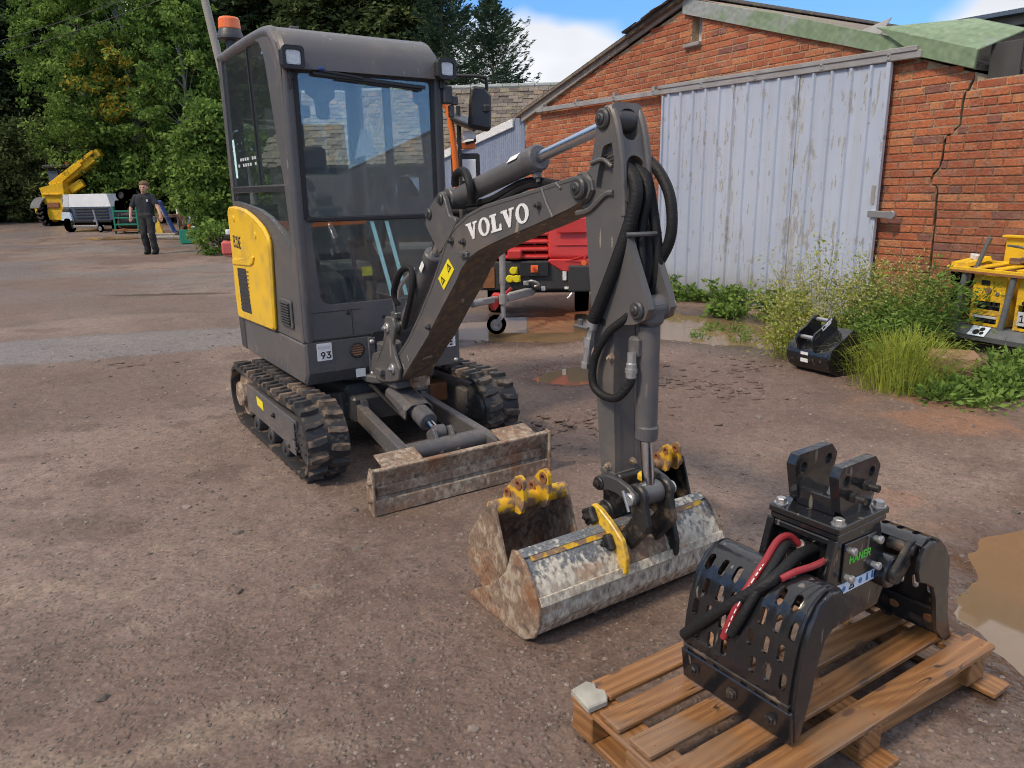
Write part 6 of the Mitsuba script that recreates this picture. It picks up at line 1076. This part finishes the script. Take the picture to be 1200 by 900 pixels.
cn = dm_('canopy', xf(box((0, 0, 0), (.26, .34, .035), .012), frame((.29, .05, 2.16), (.93, 0, -.36), (.1, .9, .2))), 'dark_grey_paint'); dm_('lens', xf(box((0, 0, -.012), (.20, .27, .03), .006), frame((.29, .03, 2.145), (.93, 0, -.36), (.1, .9, .2))), 'brown_block', cn); dm_('arm', cat(tube([(.24, .1, 2.13), (.25, .12, 1.95)], .014, 8), tube([(.38, .1, 2.10), (.39, .1, 1.98), (.30, .1, 1.96)], .014, 8)), 'black_plastic', cn)
mb = dm_('meter_box', cat(box((.33, .1, 1.72), (.20, .05, .30), .02), obox((.24, .1, 1.3), (.24, .1, 1.6), .03, .03)), 'black_plastic'); dm_('white_panel', box((.325, .07, 1.715), (.13, .012, .20), .006), 'white_paint', mb); dm_('white_tag', box((.33, .02, 2.03), (.12, .012, .07), .006), 'white_paint')
# ------------------------------------------------------------------ yellow machine by the wall
YX = np.array([.40, -.917, 0]); ym = thing('yellow_machine', 'battered yellow and grey site machine with control panels standing against the brick wall', 'machine')
YF = frame((4.17, 7.08, .0), YX, np.cross(Zv, YX)); YF[:3, :3] *= .78                    # x along the front to the right, y away from the yard
def ym_(name, mesh, m_, parent=None, **k): return add(name, mesh, m_, parent or ym, m=YF, **k)
bs = ym_('base_tray', hull([(x, y, z) for x, y, z in [(-.02, .02, .16), (.10, -.10, .16), (1.5, -.10, .16), (1.5, .75, .16), (-.02, .75, .16), (.06, .06, .30), (.14, .0, .30), (1.5, .0, .30), (1.5, .75, .30), (.06, .75, .30), (-.03, .03, .22), (.08, -.12, .22), (1.5, -.12, .22), (-.03, .75, .22), (1.5, .75, .22)]]), 'machine_grey', smooth=False)
ym_('step', box((.10, -.085, .235), (.17, .05, .05), .006), 'black_plastic', bs); ym_('skid', box((.75, .35, .08), (1.45, .7, .15), .01), 'black_plastic', bs)
st_ = ym_('safety_sign', xf(box((0, 0, 0), (.21, .15, .006), .002), frame((.52, -.075, .27), (1, 0, 0), (0, .75, .66))), 'pale_blue_decal', bs, label='light blue sign with a black pictogram'); ym_('pictogram', cat(*[xf(cyl((x, y, .003), (x, y, .006), r, 14), frame((.52, -.075, .27), (1, 0, 0), (0, .75, .66))) for x, y, r in ((.03, .03, .03), (-.02, -.02, .04), (.05, -.03, .025))]), 'black_decal', st_)
def cabinet(x0, x1, y, z0, z1):
    k = ym_('cabinet', cat(xf(prism(sg.box(x0, z0, x1, z1).difference(sg.box(x0 + .03, z0 + .19, x1 - .04, z0 + .29)).difference(sg.box(x0 + .05, z0 + .03, x1 - .06, z0 + .13)), 0, .015), np.array([[1, 0, 0, 0], [0, 0, -1, y], [0, 1, 0, 0], [0, 0, 0, 1.]])), box((x1 - .01, y + .17, (z0 + z1) / 2), (.018, .34, z1 - z0), .003), box((x0 + .01, y + .17, (z0 + z1) / 2), (.018, .34, z1 - z0), .003), box(((x0 + x1) / 2, y + .17, z1 - .005), (x1 - x0, .34, .02), .003)), 'yellow_paint', smooth=False)
    ym_('dark_inside', box(((x0 + x1) / 2, y + .12, (z0 + z1) / 2), (x1 - x0 - .05, .08, z1 - z0 - .04), .0), 'dark_interior', k); return k
cb1 = cabinet(.27, .66, .10, .31, .90); ym_('gauge', cat(box((.42, .08, .815), (.10, .012, .06), .004)), 'black_plastic', cb1); ym_('knob', cat(cyl((.47, .09, .73), (.47, .06, .73), .035, 16)), 'brown_block', cb1); ym_('dial', cyl((.58, .09, .70), (.58, .07, .70), .022, 14), 'zinc', cb1); ym_('engine_part', cat(box((.46, .16, .545), (.30, .04, .02), 0), box((.46, .16, .365), (.30, .04, .02), 0), box((.46, .18, .45), (.04, .03, .2), 0), *[cyl((.33 + k * .06, .15, .54), (.33 + k * .06, .15, .60), .022, 10) for k in range(5)], *[cyl((.36 + k * .07, .14, .36), (.36 + k * .07, .14, .43), .026, 10) for k in range(4)]), 'steel_grey', cb1)
ym_('pale_sill', box((.45, .09, .415), (.30, .02, .03), .003), 'pale_grey_decal', cb1)
cb2 = cabinet(.80, 1.25, .10, .31, .90); ym_('blue_label', box((.93, .078, .80), (.11, .012, .10), .002), 'blue_decal', cb2); ym_('number_plate', box((.94, .082, .45), (.20, .012, .16), .003), 'pale_grey_decal', cb2); ym_('number', xf(meshkit.text_mesh('101', .085, .003), frame((.855, .074, .41), (1, 0, 0), (0, 0, 1))), 'black_decal', cb2, smooth=False); ym_('switch', cyl((.90, .09, .63), (.90, .06, .63), .024, 12), 'black_plastic', cb2)
dk = ym_('deck', cat(obox((-.02, .0, .965), (1.5, .0, .945), .05, .045), obox((-.02, .0, .965), (.10, .42, 1.02), .05, .045), obox((.1, .42, 1.02), (1.5, .42, 1.02), .05, .045)), 'yellow_paint'); ym_('rusty_edge', obox((-.02, -.03, .94), (1.5, -.03, .92), .012, .03), 'rust', dk)
for x in (.33, .58, .83, 1.08): ym_('slat', obox((x, .02, .985), (x + .16, .40, 1.04), .13, .02), 'yellow_paint', dk)
ym_('deck_panel', hull([(.0, .02, .985), (.22, .02, .985), (.10, .34, 1.06), (.28, .34, 1.06), (.0, .02, 1.03), (.20, .02, 1.03), (.12, .34, 1.10), (.26, .34, 1.10)]), 'yellow_paint', dk, smooth=False); ym_('white_cup', cyl((.16, .2, 1.07), (.17, .2, 1.12), .05, 16, .06), 'white_paint', dk)
ym_('hopper', cat(box((.95, .50, 1.18), (1.25, .04, .30), .008), box((.95, .48, 1.335), (1.30, .10, .03), .006), box((.33, .60, 1.18), (.03, .2, .30), .006), box((.95, .75, 1.15), (1.25, .45, .25), .01)), 'yellow_paint'); ym_('bricks_load', cat(*[box((.62 + .13 * k, .28, 1.07 + .02 * (k % 2)), (.13, .11, .07), .01) for k in range(5)]), 'brown_block'); labels[f'{ym}__bricks_load'] = {'kind': 'stuff'}
for x0, x1 in ((.13, .20), (.70, .78), (1.3, 1.36)): ym_('strut', cyl((x0, .02, .26), (x1, .02, .94), .034, 14), 'machine_grey')
ym_('upright', obox((.30, .05, .98), (.40, .08, 1.34), .07, .035), 'machine_grey'); ym_('lever', cat(tube(spline([(.86, .15, 1.0), (.86, .12, 1.15), (.80, .10, 1.23), (.66, .10, 1.25)], 5), .014, 8), obox((.60, .10, 1.255), (.72, .10, 1.25), .03, .022)), 'steel_grey')
for y, z in ((.28, .85), (.30, .55)): wheel('wheel', (-.02, y, z), .15, .12, YF, ym, ax=(1, 0, .1))
kbk = thing('concrete_block', 'square brown concrete block lying in the weeds in front of the yellow machine', 'block'); add('block', box((0, 0, .11), (.34, .30, .26), .02, frame((3.46, 5.66, 0), (.93, -.37, 0), (.37, .93, 0))), 'brown_block', kbk)
for k, (x, y, lb) in enumerate(((3.02, 6.95, 'broken red brick lump just behind the black bucket'), (3.22, 6.72, 'second broken brick lump in the weeds right of the black bucket'))):
    g = ico((0, 0, .08), .14, 3, (1.2, .8, .8)); g.vertices += (meshkit.fbm(g.vertices * 9 + k, 3, k)[:, None] - .5) * .12; b_ = thing('brick_rubble', lb, 'rubble'); add('lump', xf(g, frame((x, y, 0), (.9, .4, 0), (-.4, .9, 0))), 'brown_block', b_, smooth=20)
# ------------------------------------------------------------------ weeds along the wall
herb('seeding_weed', 'tall airy weed with pale yellow seed heads in front of the sliding door', 'weed', 3.02, 7.25, 1.12, .95, 32, 46, .62, 101, leaf=(.03, .07), ratio=.28, heads=110, lean=.55)
herb('seeding_weed', 'pale seeding weed nearest the right edge of the sliding door', 'weed', 3.62, 7.35, .98, .75, 18, 40, .62, 102, leaf=(.03, .07), ratio=.28, heads=130, lean=.5)
herb('seeding_weed', 'lower yellow green weed just left of the black bucket', 'weed', 2.56, 6.72, .58, .62, 26, 50, .66, 103, leaf=(.025, .06), ratio=.35, heads=30, lean=.6)
herb('mugwort', 'dark green feathery weed leaning on the wall left of the yellow machine', 'weed', 3.90, 7.15, .95, .75, 46, 110, .27, 104, leaf=(.03, .075), ratio=.3, lean=.6)
herb('mugwort', 'bushy green weed between brick rubble and yellow machine', 'weed', 3.50, 6.72, .62, .75, 40, 100, .29, 105, leaf=(.03, .07), ratio=.32, lean=.6)
herb('broad_weed', 'leafy green weed right of the black bucket', 'weed', 3.12, 6.35, .34, .6, 30, 60, .27, 106, leaf=(.035, .085), ratio=.5, lean=.9)
herb('broad_weed', 'low bright weed in front of the concrete block', 'weed', 3.30, 5.25, .15, .7, 30, 50, .31, 107, leaf=(.03, .075), ratio=.5, lean=1.1)
herb('broad_weed', 'low green weed at the right edge below the yellow machine', 'weed', 4.0, 5.45, .26, .8, 36, 70, .29, 108, leaf=(.03, .075), ratio=.5, lean=.9)
herb('broad_weed', 'weed trailing along the base of the grey tray', 'weed', 4.45, 6.0, .22, .5, 24, 50, .28, 109, leaf=(.03, .07), ratio=.4, lean=.7)
tussock('tall yellow green grass tussock right of the black bucket', 2.98, 5.55, .52, .60, 900, .66, 110, .55)
tussock('grass tussock left of the concrete block', 3.30, 5.95, .50, .5, 420, .62, 111, .6)
tussock('thin grass clump behind the seeding weed', 2.85, 6.9, .5, .4, 260, .66, 112, .5)
herb('thistle', 'spindly tall weed left of the seeding weed at the door foot', 'weed', 2.72, 8.75, .62, .3, 7, 22, .28, 113, leaf=(.03, .08), ratio=.5, lean=.3)
for k, (x, y, h, r, lb) in enumerate(((2.28, 10.75, .40, .55, 'leafy weed at the left foot of the sliding door'), (2.52, 10.35, .26, .45, 'second leafy weed along the foot of the sliding door'), (2.90, 9.75, .46, .42, 'tallest leafy weed at the middle foot of the sliding door'), (2.62, 9.05, .16, .35, 'flat leafy weed growing at the edge of the grey puddle'), (3.28, 9.0, .42, .45, 'leafy weed at the foot of the door behind the seeding weed'), (2.2, 11.25, .34, .5, 'leafy weed against the brick left of the door'))):
    herb('door_weed', lb, 'weed', x, y, h, r, 18, 34, .27, 120 + k, leaf=(.05, .12), ratio=.42, lean=.8)
for k, (x, y) in enumerate(((2.05, 7.75), (2.35, 7.55), (2.25, 8.2), (2.45, 8.1))): herb('puddle_sprig', ['small sprig nearest the viewer at the grey puddle', 'small sprig at the right rim of the grey puddle', 'thin sprig standing in the grey puddle', 'small sprig between puddle and seeding weed'][k], 'weed', x, y, .14 + .05 * (k % 2), .2, 8, 16, .29, 140 + k, leaf=(.02, .05), ratio=.4, lean=.9)
gk_ = np.random.default_rng(77); V, F_, UV = [], [], []
for k in range(5200):                                         # low ground cover in front of the wall
    t = gk_.random(); b = S(2.2 + 3.6 * t, 0) + BN * (.15 + 1.9 * gk_.random() ** 1.5 * min(1, .25 + t)) ; 
    if gk_.random() < .5: b = np.array([3.2 + 1.3 * gk_.random(), 4.95 + 1.4 * gk_.random(), 0])
    if (b[0] < 3.05 and b[1] < 6.2) or b[0] > 5.2: continue
    if meshkit.fbm(np.array([b[0] * 2.2, b[1] * 2.2, 0]), 3, 5) < .47: continue
    a = gk_.random() * 6.28; l = gk_.uniform(.03, .085); d = np.array([math.cos(a), math.sin(a), gk_.uniform(.3, 1.1)]); s_ = np.array([-math.sin(a), math.cos(a), 0]) * l * .25; b[2] = float(gz(b[0], b[1])) - .004; i = len(V)
    V += [b, b + d * l * .5 + s_, b + d * l * [1, 1, .8], b + d * l * .5 - s_]; F_ += [(i, i + 1, i + 2), (i, i + 2, i + 3)]; UV += [[.28, gk_.random()]] * 4
scene['ground_cover'] = mikit.ply((np.array(V), np.array(F_)), 'leaves', smooth=False, uv=np.array(UV)); labels['ground_cover'] = {'kind': 'stuff', 'label': 'low green ground cover along the foot of the brick wall', 'category': 'ground cover'}
# ------------------------------------------------------------------ far end of the yard
TF = facing(80, 31.5, -.05); th_ = thing('telescopic_loader', 'yellow telescopic loader with raised boom parked by the trees at the far left', 'loader')
def tl(name, mesh, m_, parent=None, **k): return add(name, mesh, m_, parent or th_, m=TF, **k)
tl('chassis', cat(hull([(-1.05, 0, 1.55), (-.05, 0, 1.75), (-.85, 0, .28), (-.05, 0, .22), (-1.05, 1.2, 1.55), (-.05, 1.2, 1.75), (-.85, 1.2, .28), (-.05, 1.2, .22)]), box((-.55, -.05, 1.28), (.80, .10, .05), .01), box((-.2, .9, .75), (2.6, 1.6, .5), .05)), 'yellow_paint', smooth=False); tl('recess', cat(box((-.55, -.03, .85), (.50, .06, .22), .02)), 'rust'); tl('slot', cat(box((-.12, -.012, .85), (.10, .03, .50), .01)), 'dark_interior')
tb = tl('lift_boom', cat(obox((-.75, .5, 1.55), (1.18, .5, 2.75), .42, .42, ch=.03), obox((-.5, .25, 1.75), (1.3, .25, 2.95), .12, .10), obox((.0, .45, 1.45), (.55, .45, 1.75), .2, .3)), 'yellow_paint', smooth=False); tl('boom_extension', cat(obox((1.1, .5, 2.72), (1.45, .5, 2.93), .3, .30, ch=.02)), 'yellow_paint', tb); tl('cylinder', obox((-.35, .2, 1.70), (.75, .2, 2.45), .10, .10), 'yellow_paint', tb)
cbk = tl('cab', cat(box((-.55, 1.2, 1.95), (.95, 1.2, .8), .05), box((-.50, 1.1, 2.40), (1.15, 1.4, .13), .05)), 'dark_interior'); tl('beacon', cyl((-.35, 1.0, 2.46), (-.35, 1.0, 2.62), .09, 14, .07), 'orange_lens', cbk); tl('cab_window', box((-.75, .58, 1.98), (.40, .03, .5), .01), 'blue_grey_paint', cbk)
for x in (-1.0, 1.3):
    for y in (.35, 2.0): wheel('wheel', (x + .05, y, .50), .53, .40, TF, th_, ax=(.96, -.28, 0) if x < 0 else (1, 0, 0), hub='yellow_paint', treads=18 if x < 0 and y < 1 else 0)
tl('mudguard', xf(prism([(.62 * math.cos(a), .60 * math.sin(a)) for a in np.linspace(.25, 2.9, 10)] + [(.57 * math.cos(a), .55 * math.sin(a)) for a in np.linspace(2.9, .25, 10)], -.25, .25, 0), frame((-1.05, .30, .60), (.25, .95, 0), (0, 0, 1))), 'machine_grey', smooth=20)
CF = facing(104, 28.2, -.04); cp = thing('compressor_trailer', 'blue grey towable compressor with a white lid in front of the yellow loader', 'compressor')
def cp_(name, mesh, m_, parent=None, **k): return add(name, mesh, m_, parent or cp, m=CF, **k)
bd_ = cp_('body', hull([(-.93, 0, .45), (.90, 0, .42), (.95, .02, .60), (.88, 0, .90), (-.93, 0, .90), (-.93, 1.1, .45), (.90, 1.1, .42), (.95, 1.1, .60), (.88, 1.1, .90), (-.93, 1.1, .90)]), 'blue_grey_paint', smooth=False)
cp_('lid', hull([(-.72, .0, .90), (.87, .0, .90), (-.72, .12, 1.36), (.70, .12, 1.36), (-.72, 1.0, 1.36), (.70, 1.0, 1.36), (.87, 1.1, .90), (-.72, 1.1, .90)]), 'white_paint', smooth=False, label='white sloping lid'); cp_('end_panel', hull([(-.94, -.01, .90), (-.725, -.01, .90), (-.94, .11, 1.35), (-.725, .11, 1.35), (-.94, 1.0, 1.35), (-.725, 1.0, 1.35), (-.94, 1.1, .90), (-.725, 1.1, .90)]), 'pale_grey_decal', smooth=False)
for k in range(4): cp_('louvre', box((.12, -.01, .52 + k * .105), (1.25, .05, .045), .008), 'dark_interior', bd_)
cp_('front_box', box((-.80, -.03, .70), (.30, .10, .30), .03), 'dark_interior', bd_); cp_('bumper', box((.0, -.02, .38), (1.75, .2, .09), .01), 'black_plastic')
wheel('wheel', (-.80, .05, .27), .27, .2, CF, cp, ax=(1, .1, 0)); wheel('wheel', (.86, .25, .27), .27, .2, CF, cp, ax=(1, .1, 0)); cp_('mudguard', hull([(-1.0, -.1, .42), (-.60, -.1, .42), (-.95, -.1, .72), (-.66, -.1, .72), (-1.0, .5, .42), (-.60, .5, .42), (-.95, .5, .72), (-.66, .5, .72)]), 'pale_blue_decal', smooth=False)
jq = cp_('jockey_post', cat(cyl((.55, -.45, .15), (.45, -.45, .80), .035, 10), obox((.45, -.45, .40), (.30, .1, .40), .08, .08)), 'zinc'); wheel('jockey_wheel', (.66, -.5, .13), .13, .07, CF, cp, ax=(.3, 1, 0), hub='zinc'); cp_('tow_frame', box((.0, -.1, .2), (1.2, .06, .08), .01), 'zinc')
# stillage with worn tyres, yard clutter
SF = facing(146, 27.0, .0); sg_ = thing('wheel_stack', 'stack of dark worn wheels standing left of the walking man', 'tyres')
for k, (x, y, z, ax) in enumerate(((-.25, .3, .95, (1, .2, 0)), (.22, .3, .95, (1, -.1, 0)), (-.1, .3, 1.33, (.2, 1, 0)), (.25, .4, 1.36, (1, 0, .3)))): wheel('tyre', (x, y, z), .21, .30, SF, sg_, ax=ax, hub='dark_interior')
gs = thing('green_stillage', 'green tubular steel stillage holding the worn wheels', 'stillage'); 
for x in (-.40, .42):
    for y in (.0, .6): add('post', obox((x, y, 0), (x, y, .95), .05, .05), 'green_plastic' if y == 0 else 'rust', gs, m=SF)
for z in (.32, .55, .78): add('rail', obox((-.42, .0, z), (.44, .0, z), .05, .05), 'green_plastic', gs, m=SF)
add('base', box((0, .3, .12), (.95, .8, .06), .01), 'rust', gs, m=SF); add('load', box((0, .35, .45), (.75, .5, .55), .1), 'dark_interior', gs, m=SF)
WF = facing(196, 26.5, .1); wf = thing('timber_crate', 'dark brown open timber crate right of the walking man', 'crate')
for a, b_ in (((-.35, 0, .62), (.42, 0, .62)), ((.40, 0, .0), (.40, 0, .65)), ((-.35, .0, .0), (-.35, .0, .62)), ((-.35, .5, .62), (.42, .5, .62)), ((.40, .5, .0), (.40, .5, .65)), ((-.35, 0, .05), (.42, 0, .05))): add('beam', obox(a, b_, .12, .10), 'brown_block', wf, m=WF)
yd = thing('yellow_skip', 'yellow curved plastic guard leaning behind the walking man', 'guard'); add('guard', xf(prism(roundpoly([(-.22, .02), (.20, .08), (.10, .45), (-.12, .85), (-.24, .8)], .05), 0, .08, .01), facing(182, 25.5, .1) @ frame((0, 0, 0), (1, 0, 0), (0, .15, 1))), 'yellow_paint', yd)
bp = thing('blue_pallet', 'blue plastic pallet leaning upright against pale sheets', 'pallet'); BPF = facing(203, 26.2, .0) @ frame((.0, 0, .02), (.42, -.85, .0), (-.30, -.12, .94))
for k in range(4): add('board', box((-.45 + k * .30, .60, 0), (.13, 1.2, .10), .02), 'blue_plastic', bp, m=BPF)
for k in range(3): add('bearer', box((.0, .08 + k * .52, .0), (1.05, .12, .11), .02), 'blue_plastic', bp, m=BPF)
add('edge_strip', box((-.55, .60, .02), (.05, 1.2, .12), .01), 'pale_blue_decal', bp, m=BPF)
ws = thing('white_tank', 'white plastic tank half hidden behind the elder shrub', 'tank'); add('tank', xf(box((0, 0, .75), (1.0, .8, 1.15), .12), facing(226, 27.5, .2)), 'white_paint', ws); add('cap', xf(cyl((0, 0, 1.3), (0, 0, 1.45), .12, 16, ch=.02), facing(226, 27.5, .2)), 'white_paint', ws); add('cage_bar', xf(cat(*[box((-.4 + .2 * k, -.42, .7), (.03, .03, 1.2), .004) for k in range(5)]), facing(226, 27.5, .2)), 'zinc', ws); labels[f'{ws}__cage_bar'] = {'kind': 'stuff'}
gc = thing('green_crate', 'green plastic crate full of small pots standing left of the elder shrub', 'crate'); GC = facing(216, 22.5, .25)
add('front', box((0, 0, .22), (.40, .03, .40), .01), 'green_plastic', gc, m=GC); add('side', cat(box((.20, .2, .22), (.03, .4, .40), .01), box((-.20, .2, .22), (.03, .4, .40), .01)), 'green_plastic', gc, m=GC); add('back', box((0, .4, .22), (.40, .03, .40), .01), 'green_plastic', gc, m=GC); add('base', box((0, .2, .05), (.40, .40, .03), .01), 'black_plastic', gc, m=GC)
for k in range(4): add('pot', cyl((-.12 + .09 * k, .15 + .05 * (k % 2), .36), (-.13 + .1 * k, .15, .50 + .03 * (k % 3)), .045, 12, .055), ['brown_block', 'black_plastic', 'orange_paint', 'white_paint'][k], gc, m=GC)
rj = thing('red_fuel_can', 'faded red fuel can with white cap standing just left of the engine panel', 'can'); RJ = facing(264, 18.6, .1); add('can', box((0, 0, .21), (.34, .2, .36), .06), 'pink_red_plastic', rj, m=RJ); add('neck', box((.03, 0, .47), (.20, .16, .13), .03), 'black_plastic', rj, m=RJ); add('cap', cyl((.04, 0, .53), (.04, 0, .66), .085, 16, ch=.02), 'white_paint', rj, m=RJ)
for k, (px, Y, L_p, a) in enumerate(((190, 24.8, 1.5, .25), (196, 24.2, 1.3, .12), (186, 25.2, 1.1, -.15))):
    tb_ = thing('timber_offcut', ['longest grey board lying on the ground right of the man', 'lower grey board lying nearest the green crate', 'short board lying behind the walking man'][k], 'board'); add('board', xf(box((0, 0, .05 + .03 * k), (L_p, .16, .05), .006), facing(px, Y, a)), 'grey_wood', tb_)
bank = np.array([(x, 36.5 + 2 * math.sin(x * .4) + q * 1.6, float(gz(x, 36.5)) + (.0, .9, 1.2)[q] * (.6 + .8 * float(meshkit.fbm(np.array([x * .7, q * 1.0, 0]), 3, 4))) - .1) for x in np.linspace(-50, 3, 80) for q in range(3)]); bf = []
for i in range(79):
    for q in range(2): a0 = i * 3 + q; bf += [(a0, a0 + 3, a0 + 4), (a0, a0 + 4, a0 + 1)]
add('earth_bank', tm(bank, bf), 'brown_block', smooth=True, kind='structure')
# ------------------------------------------------------------------ the man
MF_ = facing(172, 19.6, .0); MF_[:3, :3] = MF_[:3, :3] @ np.diag([1, 1, 1.]); mn = thing('person', 'man in dark blue t-shirt and black work trousers walking with arms held out', 'person')
def body(bones, res=.02, it=10):
    mf = None
    for (a, ra, b_, rb) in bones:
        sa = manifold3d.Manifold.sphere(ra, 20).translate(list(map(float, a))); sb = manifold3d.Manifold.sphere(rb, 20).translate(list(map(float, b_))); h = manifold3d.Manifold.batch_hull([sa, sb]); mf = h if mf is None else mf + h
    mf = mf.refine_to_length(res); q = mf.to_mesh(); m = trimesh.Trimesh(q.vert_properties[:, :3], q.tri_verts, process=True); trimesh.smoothing.filter_taubin(m, iterations=it); return m
HP = (-.01, 0, 1.47)
shL, shR, elL, elR, waL, waR = (-.225, 0, 1.43), (.175, 0, 1.43), (-.37, -.03, 1.17), (.325, -.05, 1.19), (-.36, -.14, .97), (.42, -.16, .97)
def fingers(w, d, sgn):
    w, d = np.array(w, float), np.array(d, float); d /= np.linalg.norm(d); s = np.cross(d, [0, 1, 0]); s /= np.linalg.norm(s); out = [(w, .032, w + d * .05, .036)]
    for k, (o, ln) in enumerate(((-.030, .065), (-.010, .075), (.010, .072), (.030, .055))): p = w + d * .07 + s * o; q = p + d * ln * .55 + [0, -.012, 0]; out += [(w + d * .03 + s * o * .7, .013, p, .0125), (p, .0115, q, .0105), (q, .0105, q + d * ln * .45 + [0, .012, 0], .009)]
    t = w + d * .03 + s * sgn * .04; out += [(w + d * .01, .018, t, .015), (t, .014, t + d * .045 + s * sgn * .015, .011)]; return out
skin = [(HP, .062, (.0, -.02, 1.58), .060), ((.02, -.040, 1.67), .095, (.02, -.02, 1.72), .100), ((.03, -.085, 1.60), .058, (.02, -.06, 1.67), .080), ((.035, -.140, 1.645), .015, (.038, -.160, 1.625), .014), ((-.075, -.02, 1.67), .022, (-.078, -.015, 1.65), .018), ((.115, -.02, 1.67), .022, (.118, -.015, 1.65), .018),
        (shL, .055, elL, .050), (elL, .050, waL, .033), (shR, .055, elR, .050), (elR, .050, waR, .033)] + fingers(waL, (.05, -.25, -1), 1) + fingers(waR, (.15, -.2, -1), -1)
bdm = body(skin, .012, 6); bk0 = add('body', bdm, 'skin', mn, m=MF_, smooth=True)
hr = ico((.02, .010, 1.752), .122, 3, (.96, 1.08, .78)); hv = hr.vertices; hv += (meshkit.fbm(hv * 30, 3, 8)[:, None] - .5) * .02; add('hair', xf(hr, MF_), 'hair', bk0, smooth=True)
for s in (-1, 1):
    add('eyebrow', obox((.025 + s * .058, -.122, 1.690), (.025 + s * .020, -.134, 1.690), .014, .012), 'hair', bk0, m=MF_); add('eye', ico((.027 + s * .036, -.128, 1.668), .012, 2), 'black_decal', bk0, m=MF_)
add('mouth', box((.034, -.140, 1.588), (.05, .012, .009), .002), 'red_hose', bk0, m=MF_)
sh_ = body([((-.135, 0, 1.40), .115, (.115, 0, 1.40), .115), ((-.105, .0, 1.38), .150, (-.075, -.01, 1.06), .150), ((.075, .0, 1.38), .150, (.05, -.01, 1.06), .145), ((-.04, 0, 1.3), .15, (-.02, 0, 1.04), .15),
            (shL, .088, (-.325, -.02, 1.24), .080), (shR, .088, (.275, -.035, 1.26), .080), (HP, .078, (-.01, 0, 1.43), .13)], .022, 14)
sv = sh_.vertices; sv[:, 1] *= .80; sv += (meshkit.fbm(sv * 7, 3, 2)[:, None] - .5) * .022; tsh = add('t_shirt', sh_, 'shirt', mn, m=MF_, smooth=True); add('chest_emblem', box((.11, -.130, 1.35), (.05, .016, .06), .004), 'pale_grey_decal', tsh, m=MF_)
kL, kR, fL, fR = (-.115, -.05, .53), (.09, -.06, .53), (-.125, .06, .10), (.105, .0, .10)
tr_ = body([((-.085, -.01, .98), .135, (.06, -.01, .98), .135), ((-.10, -.01, .93), .118, kL, .088), (kL, .088, fL, .080), ((.075, -.01, .93), .118, kR, .088), (kR, .088, fR, .080)], .022, 10); tv = tr_.vertices; tv += (meshkit.fbm(tv * 10, 3, 6)[:, None] - .5) * .035; tk_ = add('trousers', tr_, 'trousers', mn, m=MF_, smooth=True); add('tool_pouch', box((.195, -.03, .88), (.09, .10, .17), .02), 'machine_grey', tk_, m=MF_)
for f_ in (fL, fR): add('boot', body([((f_[0], f_[1] + .04, .05), .055, (f_[0] + .01, f_[1] - .16, .045), .048), ((f_[0], f_[1] + .02, .06), .06, (f_[0], f_[1], .12), .065)], .018, 5), 'boots', mn, m=MF_, smooth=True)
# ------------------------------------------------------------------ pebbles, clods and twigs on the ground
gp_ = np.random.default_rng(5); base = []
for k in range(5):
    m = trimesh.creation.icosphere(subdivisions=0, radius=1.0); m.vertices *= 1 + .45 * (meshkit.noise(m.vertices * 1.7 + k * 5, k)[:, None] - .5) * 2 ; m.vertices *= [1, .8, .55]; base.append((np.array(m.vertices), np.array(m.faces)))
n = 15000; V, F_, UV, off = [], [], [], 0
for k in range(n):
    r_ = 1.5 + 7.5 * gp_.random() ** 1.7; a = gp_.uniform(-.72, .72); x, y = r_ * math.sin(a), r_ * math.cos(a)
    if y < 1.35 or x > 3.0: continue
    s = .0019 * (1 + 2.8 * gp_.random() ** 5) * (1.0 + .25 * r_) * (1.0 if gp_.random() < .98 else 2.2); v, f = base[k % 5]; t = gp_.random() * 6.28; R_ = np.array([[math.cos(t), -math.sin(t), 0], [math.sin(t), math.cos(t), 0], [0, 0, 1]])
    V.append(v @ R_.T * s + [x, y, 0]); F_.append(f + off); off += len(v); UV.append(np.full((len(v), 2), gp_.random()))
V = np.vstack(V); 
cxy = np.vstack([np.tile(v.mean(0), (len(v), 1)) for v in np.split(V, len(V) // 12)]); V[:, 2] += gheight(cxy[:, 0], cxy[:, 1])
scene['gravel'] = mikit.ply((V, np.vstack(F_)), 'stone', smooth=False, uv=np.vstack(UV)); labels['gravel'] = {'kind': 'stuff', 'label': 'loose small stones scattered over the muddy yard', 'category': 'gravel'}
V, F_, off = [], [], 0
for cx, cy, r_, m_ in ((.14, 4.55, .38, 90), (.45, 4.7, .32, 70), (1.35, 5.75, .45, 60), (1.75, 5.55, .4, 40), (2.0, 6.3, .5, 40), (-3.5, 6.7, .25, 16), (-1.2, 7.5, 1.2, 20), (1.1, 4.9, .6, 20)):
    for k in range(m_):
        x, y = cx + gp_.normal() * r_ * .5, cy + gp_.normal() * r_ * .35; s = gp_.uniform(.006, .028); v, f = base[k % 5]; V.append(v * s * [1.3, 1.1, .7] + [x, y, float(gheight(np.array(x), np.array(y))) + s * .15]); F_.append(f + off); off += len(v)
scene['mud_clods'] = mikit.ply((np.vstack(V), np.vstack(F_)), 'ground_mud', smooth=True); labels['mud_clods'] = {'kind': 'stuff', 'label': 'crumbled mud clods beside the tracks and puddles', 'category': 'mud'}
